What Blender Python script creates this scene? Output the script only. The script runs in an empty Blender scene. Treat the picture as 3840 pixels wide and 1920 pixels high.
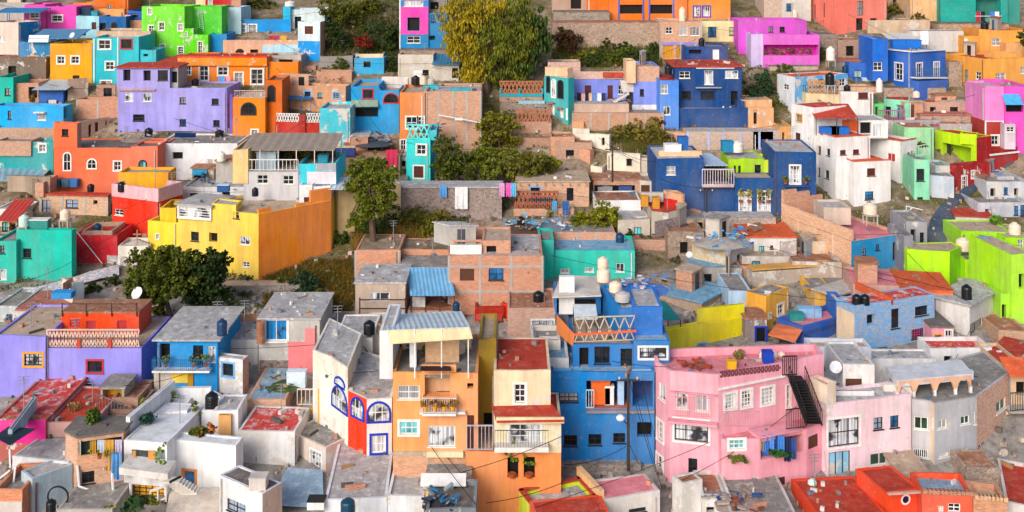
import bpy, math, random
from mathutils import Vector, noise
sc = bpy.context.scene
COL = sc.collection
PI = math.pi
# ------------------------------------------------------------------ camera model
FPX, CX, VH, CAMZ = 4000.0, 1920.0, -200.0, 46.0
def interp(x, tab):
    if x <= tab[0][0]: return tab[0][1]
    for (a, p), (b, q) in zip(tab, tab[1:]):
        if x <= b: return p + (q - p) * (x - a) / (b - a)
    return tab[-1][1]
VY = [(-60, 190), (0, 178), (100, 167), (300, 152), (650, 136), (1000, 116), (1500, 92), (1900, 80), (2300, 69)]
def ground_y(v): return interp(v, VY)
GP = sorted((y, CAMZ - (v - VH) / FPX * y) for v, y in VY)
GP = [(20, GP[0][1] - 9)] + GP + [(240, 54), (330, 80)]
def gz(y): return interp(y, GP)
S = 2.576
T0 = [0, 0]
def T(c, r): T0[0] = (0, 950, 1900, 2840)[c]; T0[1] = (0, 450, 930, 1420)[r]
def su(u): return T0[0] + u / S
def sv(v): return T0[1] + v / S
def kx(u): return (su(u) - CX) / FPX
def zat(v, Y): return CAMZ - (sv(v) - VH) / FPX * Y
def at(u, v, Y): return Vector((kx(u) * Y, Y, zat(v, Y)))
def onz(u, v, z):
    Y = (CAMZ - z) * FPX / (sv(v) - VH); return Vector((kx(u) * Y, Y, z))
def gpt(u, v):
    Y = ground_y(sv(v)); return Vector((kx(u) * Y, Y, gz(Y)))
# ------------------------------------------------------------------ materials
def lin(h):
    h = h.lstrip('#'); c = [int(h[i:i + 2], 16) / 255 for i in (0, 2, 4)]
    return [x / 12.92 if x <= .04045 else ((x + .055) / 1.055) ** 2.4 for x in c]
MATS = {}
class NT:
    def __init__(s, name):
        s.m = bpy.data.materials.new(name); s.m.use_nodes = True
        s.t = s.m.node_tree; s.b = s.t.nodes['Principled BSDF']
    def n(s, ty, **kw):
        o = s.t.nodes.new(ty)
        for k, v in kw.items():
            if k in o.inputs: o.inputs[k].default_value = v
            else: setattr(o, k, v)
        return o
    def l(s, a, b): s.t.links.new(a, b)
    def pos(s, sx=1, sy=1, sz=1):
        g = s.n('ShaderNodeNewGeometry'); m = s.n('ShaderNodeMapping'); m.inputs['Scale'].default_value = (sx, sy, sz)
        s.l(g.outputs['Position'], m.inputs['Vector']); return m.outputs[0]
    def noise(s, vec, scale, detail=4, rough=.6):
        o = s.n('ShaderNodeTexNoise'); o.inputs['Scale'].default_value = scale; o.inputs['Detail'].default_value = detail
        o.inputs['Roughness'].default_value = rough; s.l(vec, o.inputs['Vector']); return o.outputs['Fac']
    def ramp(s, fac, a, b, ca=(0, 0, 0, 1), cb=(1, 1, 1, 1)):
        r = s.n('ShaderNodeValToRGB'); r.color_ramp.elements[0].position = a; r.color_ramp.elements[1].position = b
        r.color_ramp.elements[0].color = ca; r.color_ramp.elements[1].color = cb; s.l(fac, r.inputs[0]); return r.outputs[0]
    def mix(s, f, a, b, mode='MIX'):
        o = s.n('ShaderNodeMix', data_type='RGBA', blend_type=mode)
        for i, x in ((0, f), (6, a), (7, b)):
            if isinstance(x, (int, float)): o.inputs[i].default_value = x
            elif isinstance(x, (tuple, list)): o.inputs[i].default_value = tuple(x)[:3] + (1,)
            else: s.l(x, o.inputs[i])
        return o.outputs[2]
    def bump(s, h, st=.3, d=.03):
        o = s.n('ShaderNodeBump'); o.inputs['Strength'].default_value = st; o.inputs['Distance'].default_value = d
        s.l(h, o.inputs['Height']); s.l(o.outputs[0], s.b.inputs['Normal'])
    def done(s, col, rough=.85, spec=.2):
        if isinstance(col, (tuple, list)): s.b.inputs['Base Color'].default_value = tuple(col)[:3] + (1,)
        else: s.l(col, s.b.inputs['Base Color'])
        s.b.inputs['Roughness'].default_value = rough; s.b.inputs['Specular IOR Level'].default_value = spec
        return s.m
def mul(c, k): return [min(x * k, .86) for x in c]
def lerp(a, b, t): return [x + (y - x) * t for x, y in zip(a, b)]
def plaster(h, dirt=.3, peel=0):
    key = ('pl', h, dirt, peel)
    if key in MATS: return MATS[key]
    n = NT('painted_plaster'); c = lin(h); y_ = .3 * c[0] + .59 * c[1] + .11 * c[2]; c = [max(.004, y_ + (q - y_) * 1.07) for q in c]; g = (.42, .36, .30)
    p = n.pos(); big = n.noise(p, .35, 6, .65); st = n.noise(n.pos(1.3, 1.3, .16), 1.0, 5, .7); fine = n.noise(p, 3.2, 6, .7)
    fd = n.noise(n.pos(.8, .8, .5), .16, 5, .6); col = n.mix(n.ramp(big, .3, .7), mul(c, .74), mul(c, 1.08)); col = n.mix(n.ramp(fd, .45, .68, (0, 0, 0, 1), (.22, .22, .22, 1)), col, lerp(c, (.72, .69, .66), .5))
    col = n.mix(n.ramp(st, .40, .75, (0, 0, 0, 1), (.6, .6, .6, 1)), col, lerp(mul(c, .52), mul(g, .6), .3))
    col = n.mix(n.ramp(fine, .57, .72, (0, 0, 0, 1), (dirt, dirt, dirt, 1)), col, lerp(c, (.6, .56, .52), .55))
    dk = n.noise(p, 1.1, 7, .75)
    col = n.mix(n.ramp(dk, .58, .74, (0, 0, 0, 1), (dirt * .9,) * 3 + (1,)), col, lerp(mul(c, .5), (.16, .14, .13), .4))
    if peel:
        pe = n.noise(n.pos(1, 1, .8), .75, 8, .75)
        col = n.mix(n.ramp(pe, .60 - peel * .2, .63 - peel * .2), col, n.mix(fine, (.46, .42, .37), (.66, .63, .58)))
    n.bump(fine, .25, .02); MATS[key] = n.done(col, .88, .15); return MATS[key]
def brickm(h='#bf7c58', mort='#b5a595', wash=None):
    key = ('br', h, mort, wash)
    if key in MATS: return MATS[key]
    n = NT('brick_wall'); c = lin(h); uv = n.n('ShaderNodeTexCoord').outputs['UV']
    b = n.n('ShaderNodeTexBrick'); n.l(uv, b.inputs['Vector']); b.inputs['Scale'].default_value = 1
    b.inputs['Brick Width'].default_value = .3; b.inputs['Row Height'].default_value = .11; b.inputs['Mortar Size'].default_value = .014
    b.inputs['Color1'].default_value = mul(c, 1.2) + [1]; b.inputs['Color2'].default_value = mul(c, .72) + [1]
    b.inputs['Mortar'].default_value = lin(mort) + [1]
    p = n.pos(); big = n.noise(p, .6, 6, .7); f = n.noise(p, 2.5, 6, .7)
    col = n.mix(n.ramp(big, .35, .7, (0, 0, 0, 1), (.45, .45, .45, 1)), b.outputs['Color'], lerp(c, (.5, .42, .36), .6))
    col = n.mix(n.ramp(f, .5, .75, (0, 0, 0, 1), (.5, .5, .5, 1)), col, mul(c, .5))
    if wash:
        w = n.noise(n.pos(1, 1, 3), 1.3, 8, .75)
        col = n.mix(n.ramp(w, .40, .60, (0, 0, 0, 1), (.9, .9, .9, 1)), col, lin(wash))
    n.bump(b.outputs['Fac'], -.4, .01); MATS[key] = n.done(col, .92, .1); return MATS[key]
def stonem(h='#a08a76', scale=3.4):
    key = ('st', h, scale)
    if key in MATS: return MATS[key]
    n = NT('rubble_stone'); c = lin(h); p = n.pos(1, 1, 1.35)
    v = n.n('ShaderNodeTexVoronoi'); v.inputs['Scale'].default_value = scale; n.l(p, v.inputs['Vector'])
    e = n.n('ShaderNodeTexVoronoi', feature='DISTANCE_TO_EDGE'); e.inputs['Scale'].default_value = scale; n.l(p, e.inputs['Vector'])
    sep = n.n('ShaderNodeSeparateColor'); n.l(v.outputs['Color'], sep.inputs[0])
    col = n.mix(sep.outputs[0], mul(c, .55), mul(c, 1.25)); col = n.mix(n.ramp(sep.outputs[1], .6, 1), col, lerp(c, (.5, .3, .22), .5))
    col = n.mix(n.ramp(e.outputs['Distance'], .0, .07), lerp(c, (.5, .46, .42), .7), col)
    col = n.mix(n.ramp(n.noise(p, .5, 6, .7), .4, .7, (0, 0, 0, 1), (.6, .6, .6, 1)), col, lerp(c, (.2, .18, .15), .5))
    n.bump(n.ramp(e.outputs['Distance'], 0, .15), .7, .08); MATS[key] = n.done(col, .95, .1); return MATS[key]
def roofm(h, patch='#cfcac4', amt=.5, dark=.5):  # weathered coating: worn patches and dirt with their own outline
    key = ('rf', h, patch, amt, dark)
    if key in MATS: return MATS[key]
    n = NT('roof_coating'); c = lin(h); p = n.pos(); a = n.noise(p, .45, 8, .7); b = n.noise(p, 1.4, 8, .75); d = n.noise(n.pos(1, .4, 1), 2.2, 6, .7)
    col = n.mix(n.ramp(a, .3, .7), mul(c, .78), mul(c, 1.12))
    col = n.mix(n.ramp(b, .50, .66, (0, 0, 0, 1), (amt,) * 3 + (1,)), col, lin(patch))
    col = n.mix(n.ramp(d, .54, .70, (0, 0, 0, 1), (dark,) * 3 + (1,)), col, mul(c, .38))
    n.bump(b, .3, .03); MATS[key] = n.done(col, .9, .15); return MATS[key]
def simple(h, rough=.6, spec=.3, metal=0, var=.25):
    key = ('si', h, rough, spec, metal, var)
    if key in MATS: return MATS[key]
    n = NT('paint_finish'); c = lin(h); f = n.noise(n.pos(), 2.4, 5, .65)
    col = n.mix(n.ramp(f, .3, .72), mul(c, 1 - var), mul(c, 1 + var * .4)); n.b.inputs['Metallic'].default_value = metal
    MATS[key] = n.done(col, rough, spec); return MATS[key]
def glassm(h, rough=.12, spec=.6, a=.6):
    key = ('gl', h, rough)
    if key in MATS: return MATS[key]
    n = NT('window_glass'); c = lin(h); f = n.noise(n.pos(1, 1, .6), .9, 3, .5)
    oi = n.n('ShaderNodeObjectInfo'); rnd = oi.outputs['Random']; col = n.mix(n.ramp(f, .38, .66), mul(c, .35), mul(c, 1.6)); fold = n.noise(n.pos(6, 6, .2), 1.5, 2, .5); col = n.mix(n.ramp(rnd, .72, .75, (0, 0, 0, 1), (.8, .8, .8, 1)), col, n.mix(n.ramp(fold, .35, .65), lerp(c, (.35, .34, .33), .5), lerp(c, (.62, .6, .58), .8))); MATS[key] = n.done(col, rough, spec); return MATS[key]
def curtainm(h):
    key = ('cu', h)
    if key in MATS: return MATS[key]
    n = NT('curtain_cloth'); c = lin(h); f = n.noise(n.pos(5, 5, .15), 1.6, 3, .5); g = n.noise(n.pos(1, 1, 1), .8, 3, .5)
    col = n.mix(n.ramp(f, .38, .62), mul(c, .45), mul(c, 1.05)); col = n.mix(n.ramp(g, .52, .60), col, (.03, .035, .045))
    MATS[key] = n.done(col, .35, .4); return MATS[key]
def sheetm(h, rust=.3):
    key = ('sh', h, rust)
    if key in MATS: return MATS[key]
    n = NT('corrugated_sheet'); c = lin(h); p = n.pos(); a = n.noise(p, .7, 7, .7); b = n.noise(p, 2, 6, .7)
    col = n.mix(n.ramp(a, .3, .7), mul(c, .75), mul(c, 1.1)); col = n.mix(n.ramp(b, .55, .7, (0, 0, 0, 1), (rust,) * 3 + (1,)), col, (.28, .15, .08))
    n.b.inputs['Metallic'].default_value = .25; MATS[key] = n.done(col, .5, .35); return MATS[key]
def leafm(h, h2):
    key = ('lf', h, h2)
    if key in MATS: return MATS[key]
    n = NT('leaves'); a, b = lin(h), lin(h2)
    f = n.noise(n.pos(), .55, 4, .6); g = n.noise(n.pos(), 4, 3, .6)
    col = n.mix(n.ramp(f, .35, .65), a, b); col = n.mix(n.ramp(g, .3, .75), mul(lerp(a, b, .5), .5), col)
    m = n.done(col, .65, .25); MATS[key] = m; return m
PAL = dict(white='#f4f0ec', cream='#ecd6ac', cream2='#dcbd86', turq='#14bfcc', sky='#0b93da', cyan='#42cbe4', royal='#0a62bf', navy='#07488f',
  lav='#988ed8', peri='#7f8de4', orange='#f7842a', dkorange='#e5740f', mustard='#f2a20c', yellow='#ffce58', lemon='#ffe010', peach='#f3a870', coral='#f0734f',
  red='#ee3d10', dkred='#b02818', crimson='#c1142c', pink='#f2a6b2', ltpink='#ecd5da', hot='#ee4fb2', magenta='#cf4fc2', lime='#b0ea2a', green='#63dd2a',
  teal='#0bbba8', dkteal='#0a9c90', mint='#86dab6', salmon='#fb7b68', paleb='#b6dbe8', lilac='#cdb8e2', conc='#b3aea7', dconc='#8f8a84', tan='#d9ab7c')
RF = dict(grey=('#88837d', '#bfbab4', .7, .8), dark=('#6f6862', '#9a938b', .5, .6), white=('#a8a5a3', '#dcdad8', .8, .85), red=('#b2402f', '#c98a7c', .4, .55),
  pinkr=('#d98088', '#eab9b8', .5, .3), brown=('#a8695c', '#c39a88', .5, .5), orange=('#cc5a34', '#d99a78', .35, .45), tan=('#b39d86', '#d2c6b6', .6, .7),
  redw=('#c7463f', '#dcd8d6', .95, .4), blue=('#86a0b4', '#c3cdd6', .6, .6), bluep=('#6fa3c0', '#b9b6b0', .9, .7), rust=('#9c6a50', '#c9b8a8', .6, .6))
SOLID = {}
def mat(s):
    if not isinstance(s, str): return s
    if s in SOLID: return SOLID[s]
    k, _, a = s.partition(':')
    if k == 'br': m = brickm(*(a.split(',') if a else []))
    elif k == 'st': m = stonem(a or '#a08a76')
    elif k == 'rf': m = roofm(*RF[a])
    elif k == 'sh': m = sheetm(*(lambda q: (q[0], float(q[1]) if len(q) > 1 else .3))(a.split(',')))
    elif k == 'pe': m = plaster(PAL.get(a, a), .45, .12)
    elif k == 'pp': m = plaster(PAL.get(a, a), .6, .45)
    elif k == 'si': m = simple(a)
    elif k == 'conc': m = plaster(a or PAL['conc'], .6, 0)
    elif k == 'cu': m = curtainm(a)
    elif k == 'gl': m = glassm(a)
    elif k == 'lf': m = leafm(*a.split(','))
    else: m = plaster(PAL.get(s, s), .3)
    SOLID[s] = m; return m
# ------------------------------------------------------------------ mesh builder
class MB:
    def __init__(s): s.v = []; s.f = []; s.mi = []; s.uv = []; s.smooth = False
    def face(s, pts, mi=0, uv=None):
        i = len(s.v); s.v.extend([tuple(p) for p in pts]); s.f.append(tuple(range(i, i + len(pts)))); s.mi.append(mi)
        if uv is None:
            a, b, c = Vector(pts[0]), Vector(pts[1]), Vector(pts[2]); nn = (b - a).cross(c - a)
            if abs(nn.z) > .8 * (nn.length or 1): uv = [(p[0], p[1]) for p in pts]
            else:
                d = Vector((-nn.y, nn.x, 0)); d = d.normalized() if d.length > 1e-9 else Vector((1, 0, 0))
                uv = [(p[0] * d.x + p[1] * d.y, p[2]) for p in pts]
        s.uv.extend(uv)
    def obox(s, o, ax, ay, az, mi=0):
        o, ax, ay, az = Vector(o), Vector(ax), Vector(ay), Vector(az)
        if ax.cross(ay).dot(az) < 0: o = o + ay; ay = -ay
        p = [o, o + ax, o + ax + ay, o + ay]; q = [x + az for x in p]
        s.face(p[::-1], mi); s.face(q, mi)
        for i in range(4):
            j = (i + 1) % 4; s.face([p[i], p[j], q[j], q[i]], mi)
    def bar(s, a, b, w, mi=0, h=None):
        a, b = Vector(a), Vector(b); d = b - a
        if d.length < 1e-6: return
        up = Vector((0, 0, 1)) if abs(d.normalized().z) < .95 else Vector((0, 1, 0))
        x = d.cross(up).normalized() * w; y = x.cross(d).normalized() * (h or w)
        s.obox(a - x / 2 - y / 2, x, y, d, mi)
    def lathe(s, c, prof, n=14, mi=0):
        c = Vector(c)
        for (r0, z0), (r1, z1) in zip(prof, prof[1:]):
            for k in range(n):
                a, b = 2 * PI * k / n, 2 * PI * (k + 1) / n
                P = lambda r, z, t: c + Vector((r * math.cos(t), r * math.sin(t), z))
                if r1 < 1e-6: s.face([P(r0, z0, a), P(r0, z0, b), P(0, z1, 0)], mi)
                elif r0 < 1e-6: s.face([P(0, z0, 0), P(r1, z1, b), P(r1, z1, a)], mi)
                else: s.face([P(r0, z0, a), P(r0, z0, b), P(r1, z1, b), P(r1, z1, a)], mi)
    def tube(s, pts, radii, n=7, mi=0):
        rings = []
        for i, p in enumerate(pts):
            d = (Vector(pts[min(i + 1, len(pts) - 1)]) - Vector(pts[max(i - 1, 0)])).normalized()
            x = d.cross(Vector((.31, .95, .12))).normalized(); y = d.cross(x)
            rings.append([Vector(p) + (x * math.cos(2 * PI * k / n) + y * math.sin(2 * PI * k / n)) * radii[i] for k in range(n)])
        for a, b in zip(rings, rings[1:]):
            for k in range(n): s.face([a[k], a[(k + 1) % n], b[(k + 1) % n], b[k]], mi)
        s.face(rings[0][::-1], mi); s.face(rings[-1], mi)
    def build(s, name, mats, parent=None, origin=None, smooth=False):
        if not s.f: return None
        o0 = Vector(parent['_o']) if parent is not None and '_o' in parent else Vector(origin or (0, 0, 0))
        me = bpy.data.meshes.new(name); me.from_pydata([tuple(Vector(p) - o0) for p in s.v], [], s.f)
        for m in (mats if isinstance(mats, (list, tuple)) else [mats]): me.materials.append(mat(m))
        me.polygons.foreach_set('material_index', s.mi)
        ul = me.uv_layers.new(name='UVMap'); ul.data.foreach_set('uv', [x for p in s.uv for x in p])
        if smooth: me.polygons.foreach_set('use_smooth', [True] * len(me.polygons))
        me.update(); ob = bpy.data.objects.new(name, me); COL.objects.link(ob)
        if parent is not None:
            ob.parent = parent
        else: ob.location = o0
        ob['_o'] = tuple(o0)
        return ob
LABELS = {}
def tag(o, label, cat, group=None):
    o['label'] = label; o['category'] = cat
    if group: o['group'] = group
    LABELS[label] = LABELS.get(label, 0) + 1
    return o
def thing(name, label, cat, loc, group=None):
    o = bpy.data.objects.new(name, None); o.empty_display_size = .3; COL.objects.link(o); o.location = loc; o['_o'] = tuple(loc)
    return tag(o, label, cat, group)
# ------------------------------------------------------------------ buildings
def inset(poly, d):
    out = []; n = len(poly)
    for i in range(n):
        p0, p1, p2 = poly[i - 1], poly[i], poly[(i + 1) % n]
        d1 = (p1 - p0).normalized(); d2 = (p2 - p1).normalized(); n1 = Vector((-d1.y, d1.x)); n2 = Vector((-d2.y, d2.x))
        k = 1 + n1.dot(n2); k = max(k, .3); out.append(p1 + (n1 + n2) * (d / k))
    return out
#        surround, frame, pane, depth, name, bars(nx,nz)
WK = {'w': ('white', 'white', 'dark', .16, 'window', (2, 2)), 'q': (None, 'white', 'dark', .14, 'window', (2, 2)), 'p': (None, 'iron', 'dark', .2, 'window', (2, 2)),
      'k': (None, None, 'void', .5, 'opening', (1, 1)), 'd': (None, 'iron', 'door', .2, 'door', (1, 1)), 'D': ('white', 'white', 'door', .2, 'door', (2, 3)),
      'b': (None, 'iron', 'blue', .14, 'window', (2, 2)), 'c': (None, 'white', 'curt', .12, 'window', (2, 1)), 'C': ('white', 'iron', 'curt', .16, 'window', (3, 2)),
      't': ('white', 'white', 'tealp', .12, 'window', (3, 2)), 'r': ('redp', 'iron', 'dark', .16, 'window', (2, 2)), 'u': ('bluep', 'iron', 'void', .16, 'window', (1, 1)),
      'y': ('yelp', 'iron', 'curt', .16, 'window', (4, 3)), 'o': ('oran', 'oran', 'blue', .16, 'door', (1, 1)), 'g': (None, 'white', 'greeng', .12, 'window', (2, 1)),
      'G': (None, 'white', 'dark', .12, 'window', (7, 1)), 'R': (None, 'white', 'redp', .12, 'window', (2, 1)), 'm': (None, 'brownp', 'maroon', .14, 'window', (2, 1)),
      'M': (None, 'brownp', 'maroon', .16, 'door', (1, 2)), 'l': (None, 'iron', 'limep', .14, 'window', (3, 2)), 'U': ('bluep', 'white', 'curt', .14, 'window', (3, 2)),
      'B': ('white', 'white', 'bluec', .12, 'window', (2, 1)), 'N': (None, 'white', 'navyp', .14, 'window', (2, 2)), 'F': ('white', 'white', 'curt', .14, 'window', (3, 4)),
      'Y': (None, 'brownp', 'yelp', .2, 'garage_door', (5, 3)), 'S': (None, 'iron', 'wash', .12, 'garage_door', (3, 1)), 'P': (None, 'iron', 'pinkp', .12, 'window', (5, 4)),
      'e': (None, 'white', 'white', .1, 'door', (1, 2)), 'n': ('white', 'brownp', 'maroon', .16, 'window', (2, 3)), 'h': (None, 'iron', 'tealp', .14, 'window', (2, 1)),
      'z': (None, 'brownp', 'brownp', .1, 'shutter', (1, 1)), 'x': (None, 'redp', 'redp', .08, 'shutter', (1, 1)), 'i': ('bluel', 'iron', 'dark', .16, 'window', (2, 2)),
      'O': (None, 'yelp', 'ocher', .2, 'gate', (4, 1))}
WM = dict(white='si:#eae6e0', iron='si:#2b2a2c', dark='gl:#20262e', void='si:#0c0b0d', door='gl:#2a2f36', blue='gl:#2c6fa6', curt='cu:#d6dbe0', tealp='gl:#5fb3b8', redp='si:#b4353a',  # void: near-black panel standing in for the darkness inside an opening
          bluep='si:#1437b0', yelp='si:#dda12c', oran='si:#d98340', greeng='gl:#2e4a3c', brownp='si:#5a3826', maroon='si:#5c2622', limep='gl:#9ac23c', bluec='cu:#1583c9',
          navyp='gl:#101c4a', wash='pp:#8cc4e0', pinkp='si:#d24a8a', bluel='si:#6fb0e0', ocher='si:#c98f2a')
RNG = random.Random(7)
BLKS = []
class Blk: pass
def _solve(C, d, u):
    k = kx(u); den = d[0] - k * d[1]
    t = (k * C[1] - C[0]) / den if abs(den) > 1e-4 else 99
    return t
def pick_edge(fp, u):
    best = None
    for i, (P, Q) in enumerate(zip(fp, fp[1:])):
        d = Q - P; L = d.length; d = d / L; t = _solve(P, d, u); off = max(0, -t, t - L)
        if d.x < .02 and off > 0: off += 5
        key = (off > .02, off if off > .02 else (P + d * t).y)
        if best is None or key < best[0]: best = (key, i, t)
    return best[1], best[2]
def footprint(spec, Y):
    kind = spec[0]
    if kind == 'P':
        pts = [Vector((kx(u) * (Y + dy), Y + dy)) for u, dy in spec[1]]; dep = spec[2]
        d = (pts[-1] - pts[0]).normalized(); nb = Vector((-d.y, d.x)) if dep < .8 else Vector((0, 1))
        return pts, [pts[-1] + nb * dep, pts[0] + nb * dep]
    if kind == 'F':
        _, u0, u1, yaw, dep = spec
        if yaw > 0 or (yaw == 0 and su((u0 + u1) / 2) > CX): ul, uc, ur, phi, dl, dr = None, u0, u1, 90 - yaw, dep, None
        else: ul, uc, ur, phi, dl, dr = u0, u1, None, -yaw, None, dep
    else:
        _, ul, uc, ur, phi = spec[:5]; dl = dr = (spec[5] if len(spec) > 5 else 7)
    C = Vector((kx(uc) * Y, Y)); a = math.radians(phi); dL = Vector((-math.cos(a), math.sin(a))); dR = Vector((math.sin(a), math.cos(a)))
    def ln(d, u, dflt):
        if u is None: return dflt
        t = _solve(C, d, u); return min(max(t, 1.0), 40.0) if t > 0 else (dflt or 7)
    A = C + dL * ln(dL, ul, dl); B = C + dR * ln(dR, ur, dr)
    return [A, C, B], [A + B - C]
def make_window(root, P, d, nrm, t0, t1, z0, z1, kind, proudz=0, arch=False):
    sur, fr, pn, dp, nm, (nx, nz) = WK[kind]
    D = Vector((d.x, d.y, 0)); N = Vector((nrm.x, nrm.y, 0)); U = Vector((0, 0, 1)); O = Vector((P.x, P.y, 0))
    pt = lambda t, z, o: O + D * t + U * z + N * o
    w, h = t1 - t0, z1 - z0
    fm = MB(); mats = [WM.get(sur or fr or 'iron'), WM.get(fr or 'iron')]
    if arch:
        n = 10; r = w / 2; cz = max(z1 - r, z0 + h * .25); rz = z1 - cz
        def outl(g):
            q = [(t0 - g, z0 - g), (t1 + g, z0 - g)]
            for k in range(n + 1):
                a = PI * k / n; q.append((t0 + r + (r + g) * math.cos(a), cz + (rz + g) * math.sin(a)))
            return q
        A, B = outl(.0), outl(.16); m = len(A)
        for k in range(m):
            j = (k + 1) % m
            fm.face([pt(*B[k], .07), pt(*B[j], .07), pt(*A[j], .07), pt(*A[k], .07)], 0); fm.face([pt(*B[k], -.02), pt(*B[j], -.02), pt(*B[j], .07), pt(*B[k], .07)], 0)
            fm.face([pt(*A[j], -.0), pt(*A[k], -.0), pt(*A[k], .07), pt(*A[j], .07)], 0)
        if fr:
            for i in range(1, nx): fm.obox(pt(t0 + w * i / nx - .03, z0, .025), D * .06, U * (h * .97), N * .02, 1)
            for i in range(1, nz): fm.obox(pt(t0, z0 + h * i / nz - .03, .025), D * w, U * .06, N * .02, 1)
        win = fm.build(nm, mats, root)
        pm = MB(); pm.face([pt(*q, .02) for q in A], 0)
        pm.build('pane', [WM[pn]], win)
        return
    if sur:
        g = min(.17, w * .2)
        fm.obox(pt(t0 - g, z1, -.01), D * (w + 2 * g), U * g, N * .05, 0); fm.obox(pt(t0 - g, z0 - g, -.01), D * (w + 2 * g), U * g, N * .09, 0)
        fm.obox(pt(t0 - g, z0, -.01), D * g, U * h, N * .048, 0); fm.obox(pt(t1, z0, -.01), D * g, U * h, N * .048, 0)
    elif nm == 'window' and h < 2.2:
        fm.obox(pt(t0 - .08, z0 - .08, -.02), D * (w + .16), U * .08, N * .1, 1)
    if fr:
        b = .07
        for tt in (t0, t1 - b): fm.obox(pt(tt, z0, -dp + .01), D * b, U * h, N * .05, 1)
        for zz in (z0, z1 - b): fm.obox(pt(t0 + b, zz, -dp + .01), D * (w - 2 * b), U * b, N * .05, 1)
        for i in range(1, nx): fm.obox(pt(t0 + w * i / nx - .03, z0 + b, -dp + .012), D * .06, U * (h - 2 * b), N * .04, 1)
        for i in range(1, nz): fm.obox(pt(t0 + b, z0 + h * i / nz - .03, -dp + .014), D * (w - 2 * b), U * .06, N * .04, 1)
    pm = MB(); pm.face([pt(t0, z0, -dp + .002), pt(t1, z0, -dp + .002), pt(t1, z1, -dp + .002), pt(t0, z1, -dp + .002)], 0)
    if fm.f:
        win = fm.build(nm, mats, root)
        pm.build('pane', [WM[pn]], win)
    else: pm.build(nm, [WM[pn]], root)
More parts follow.
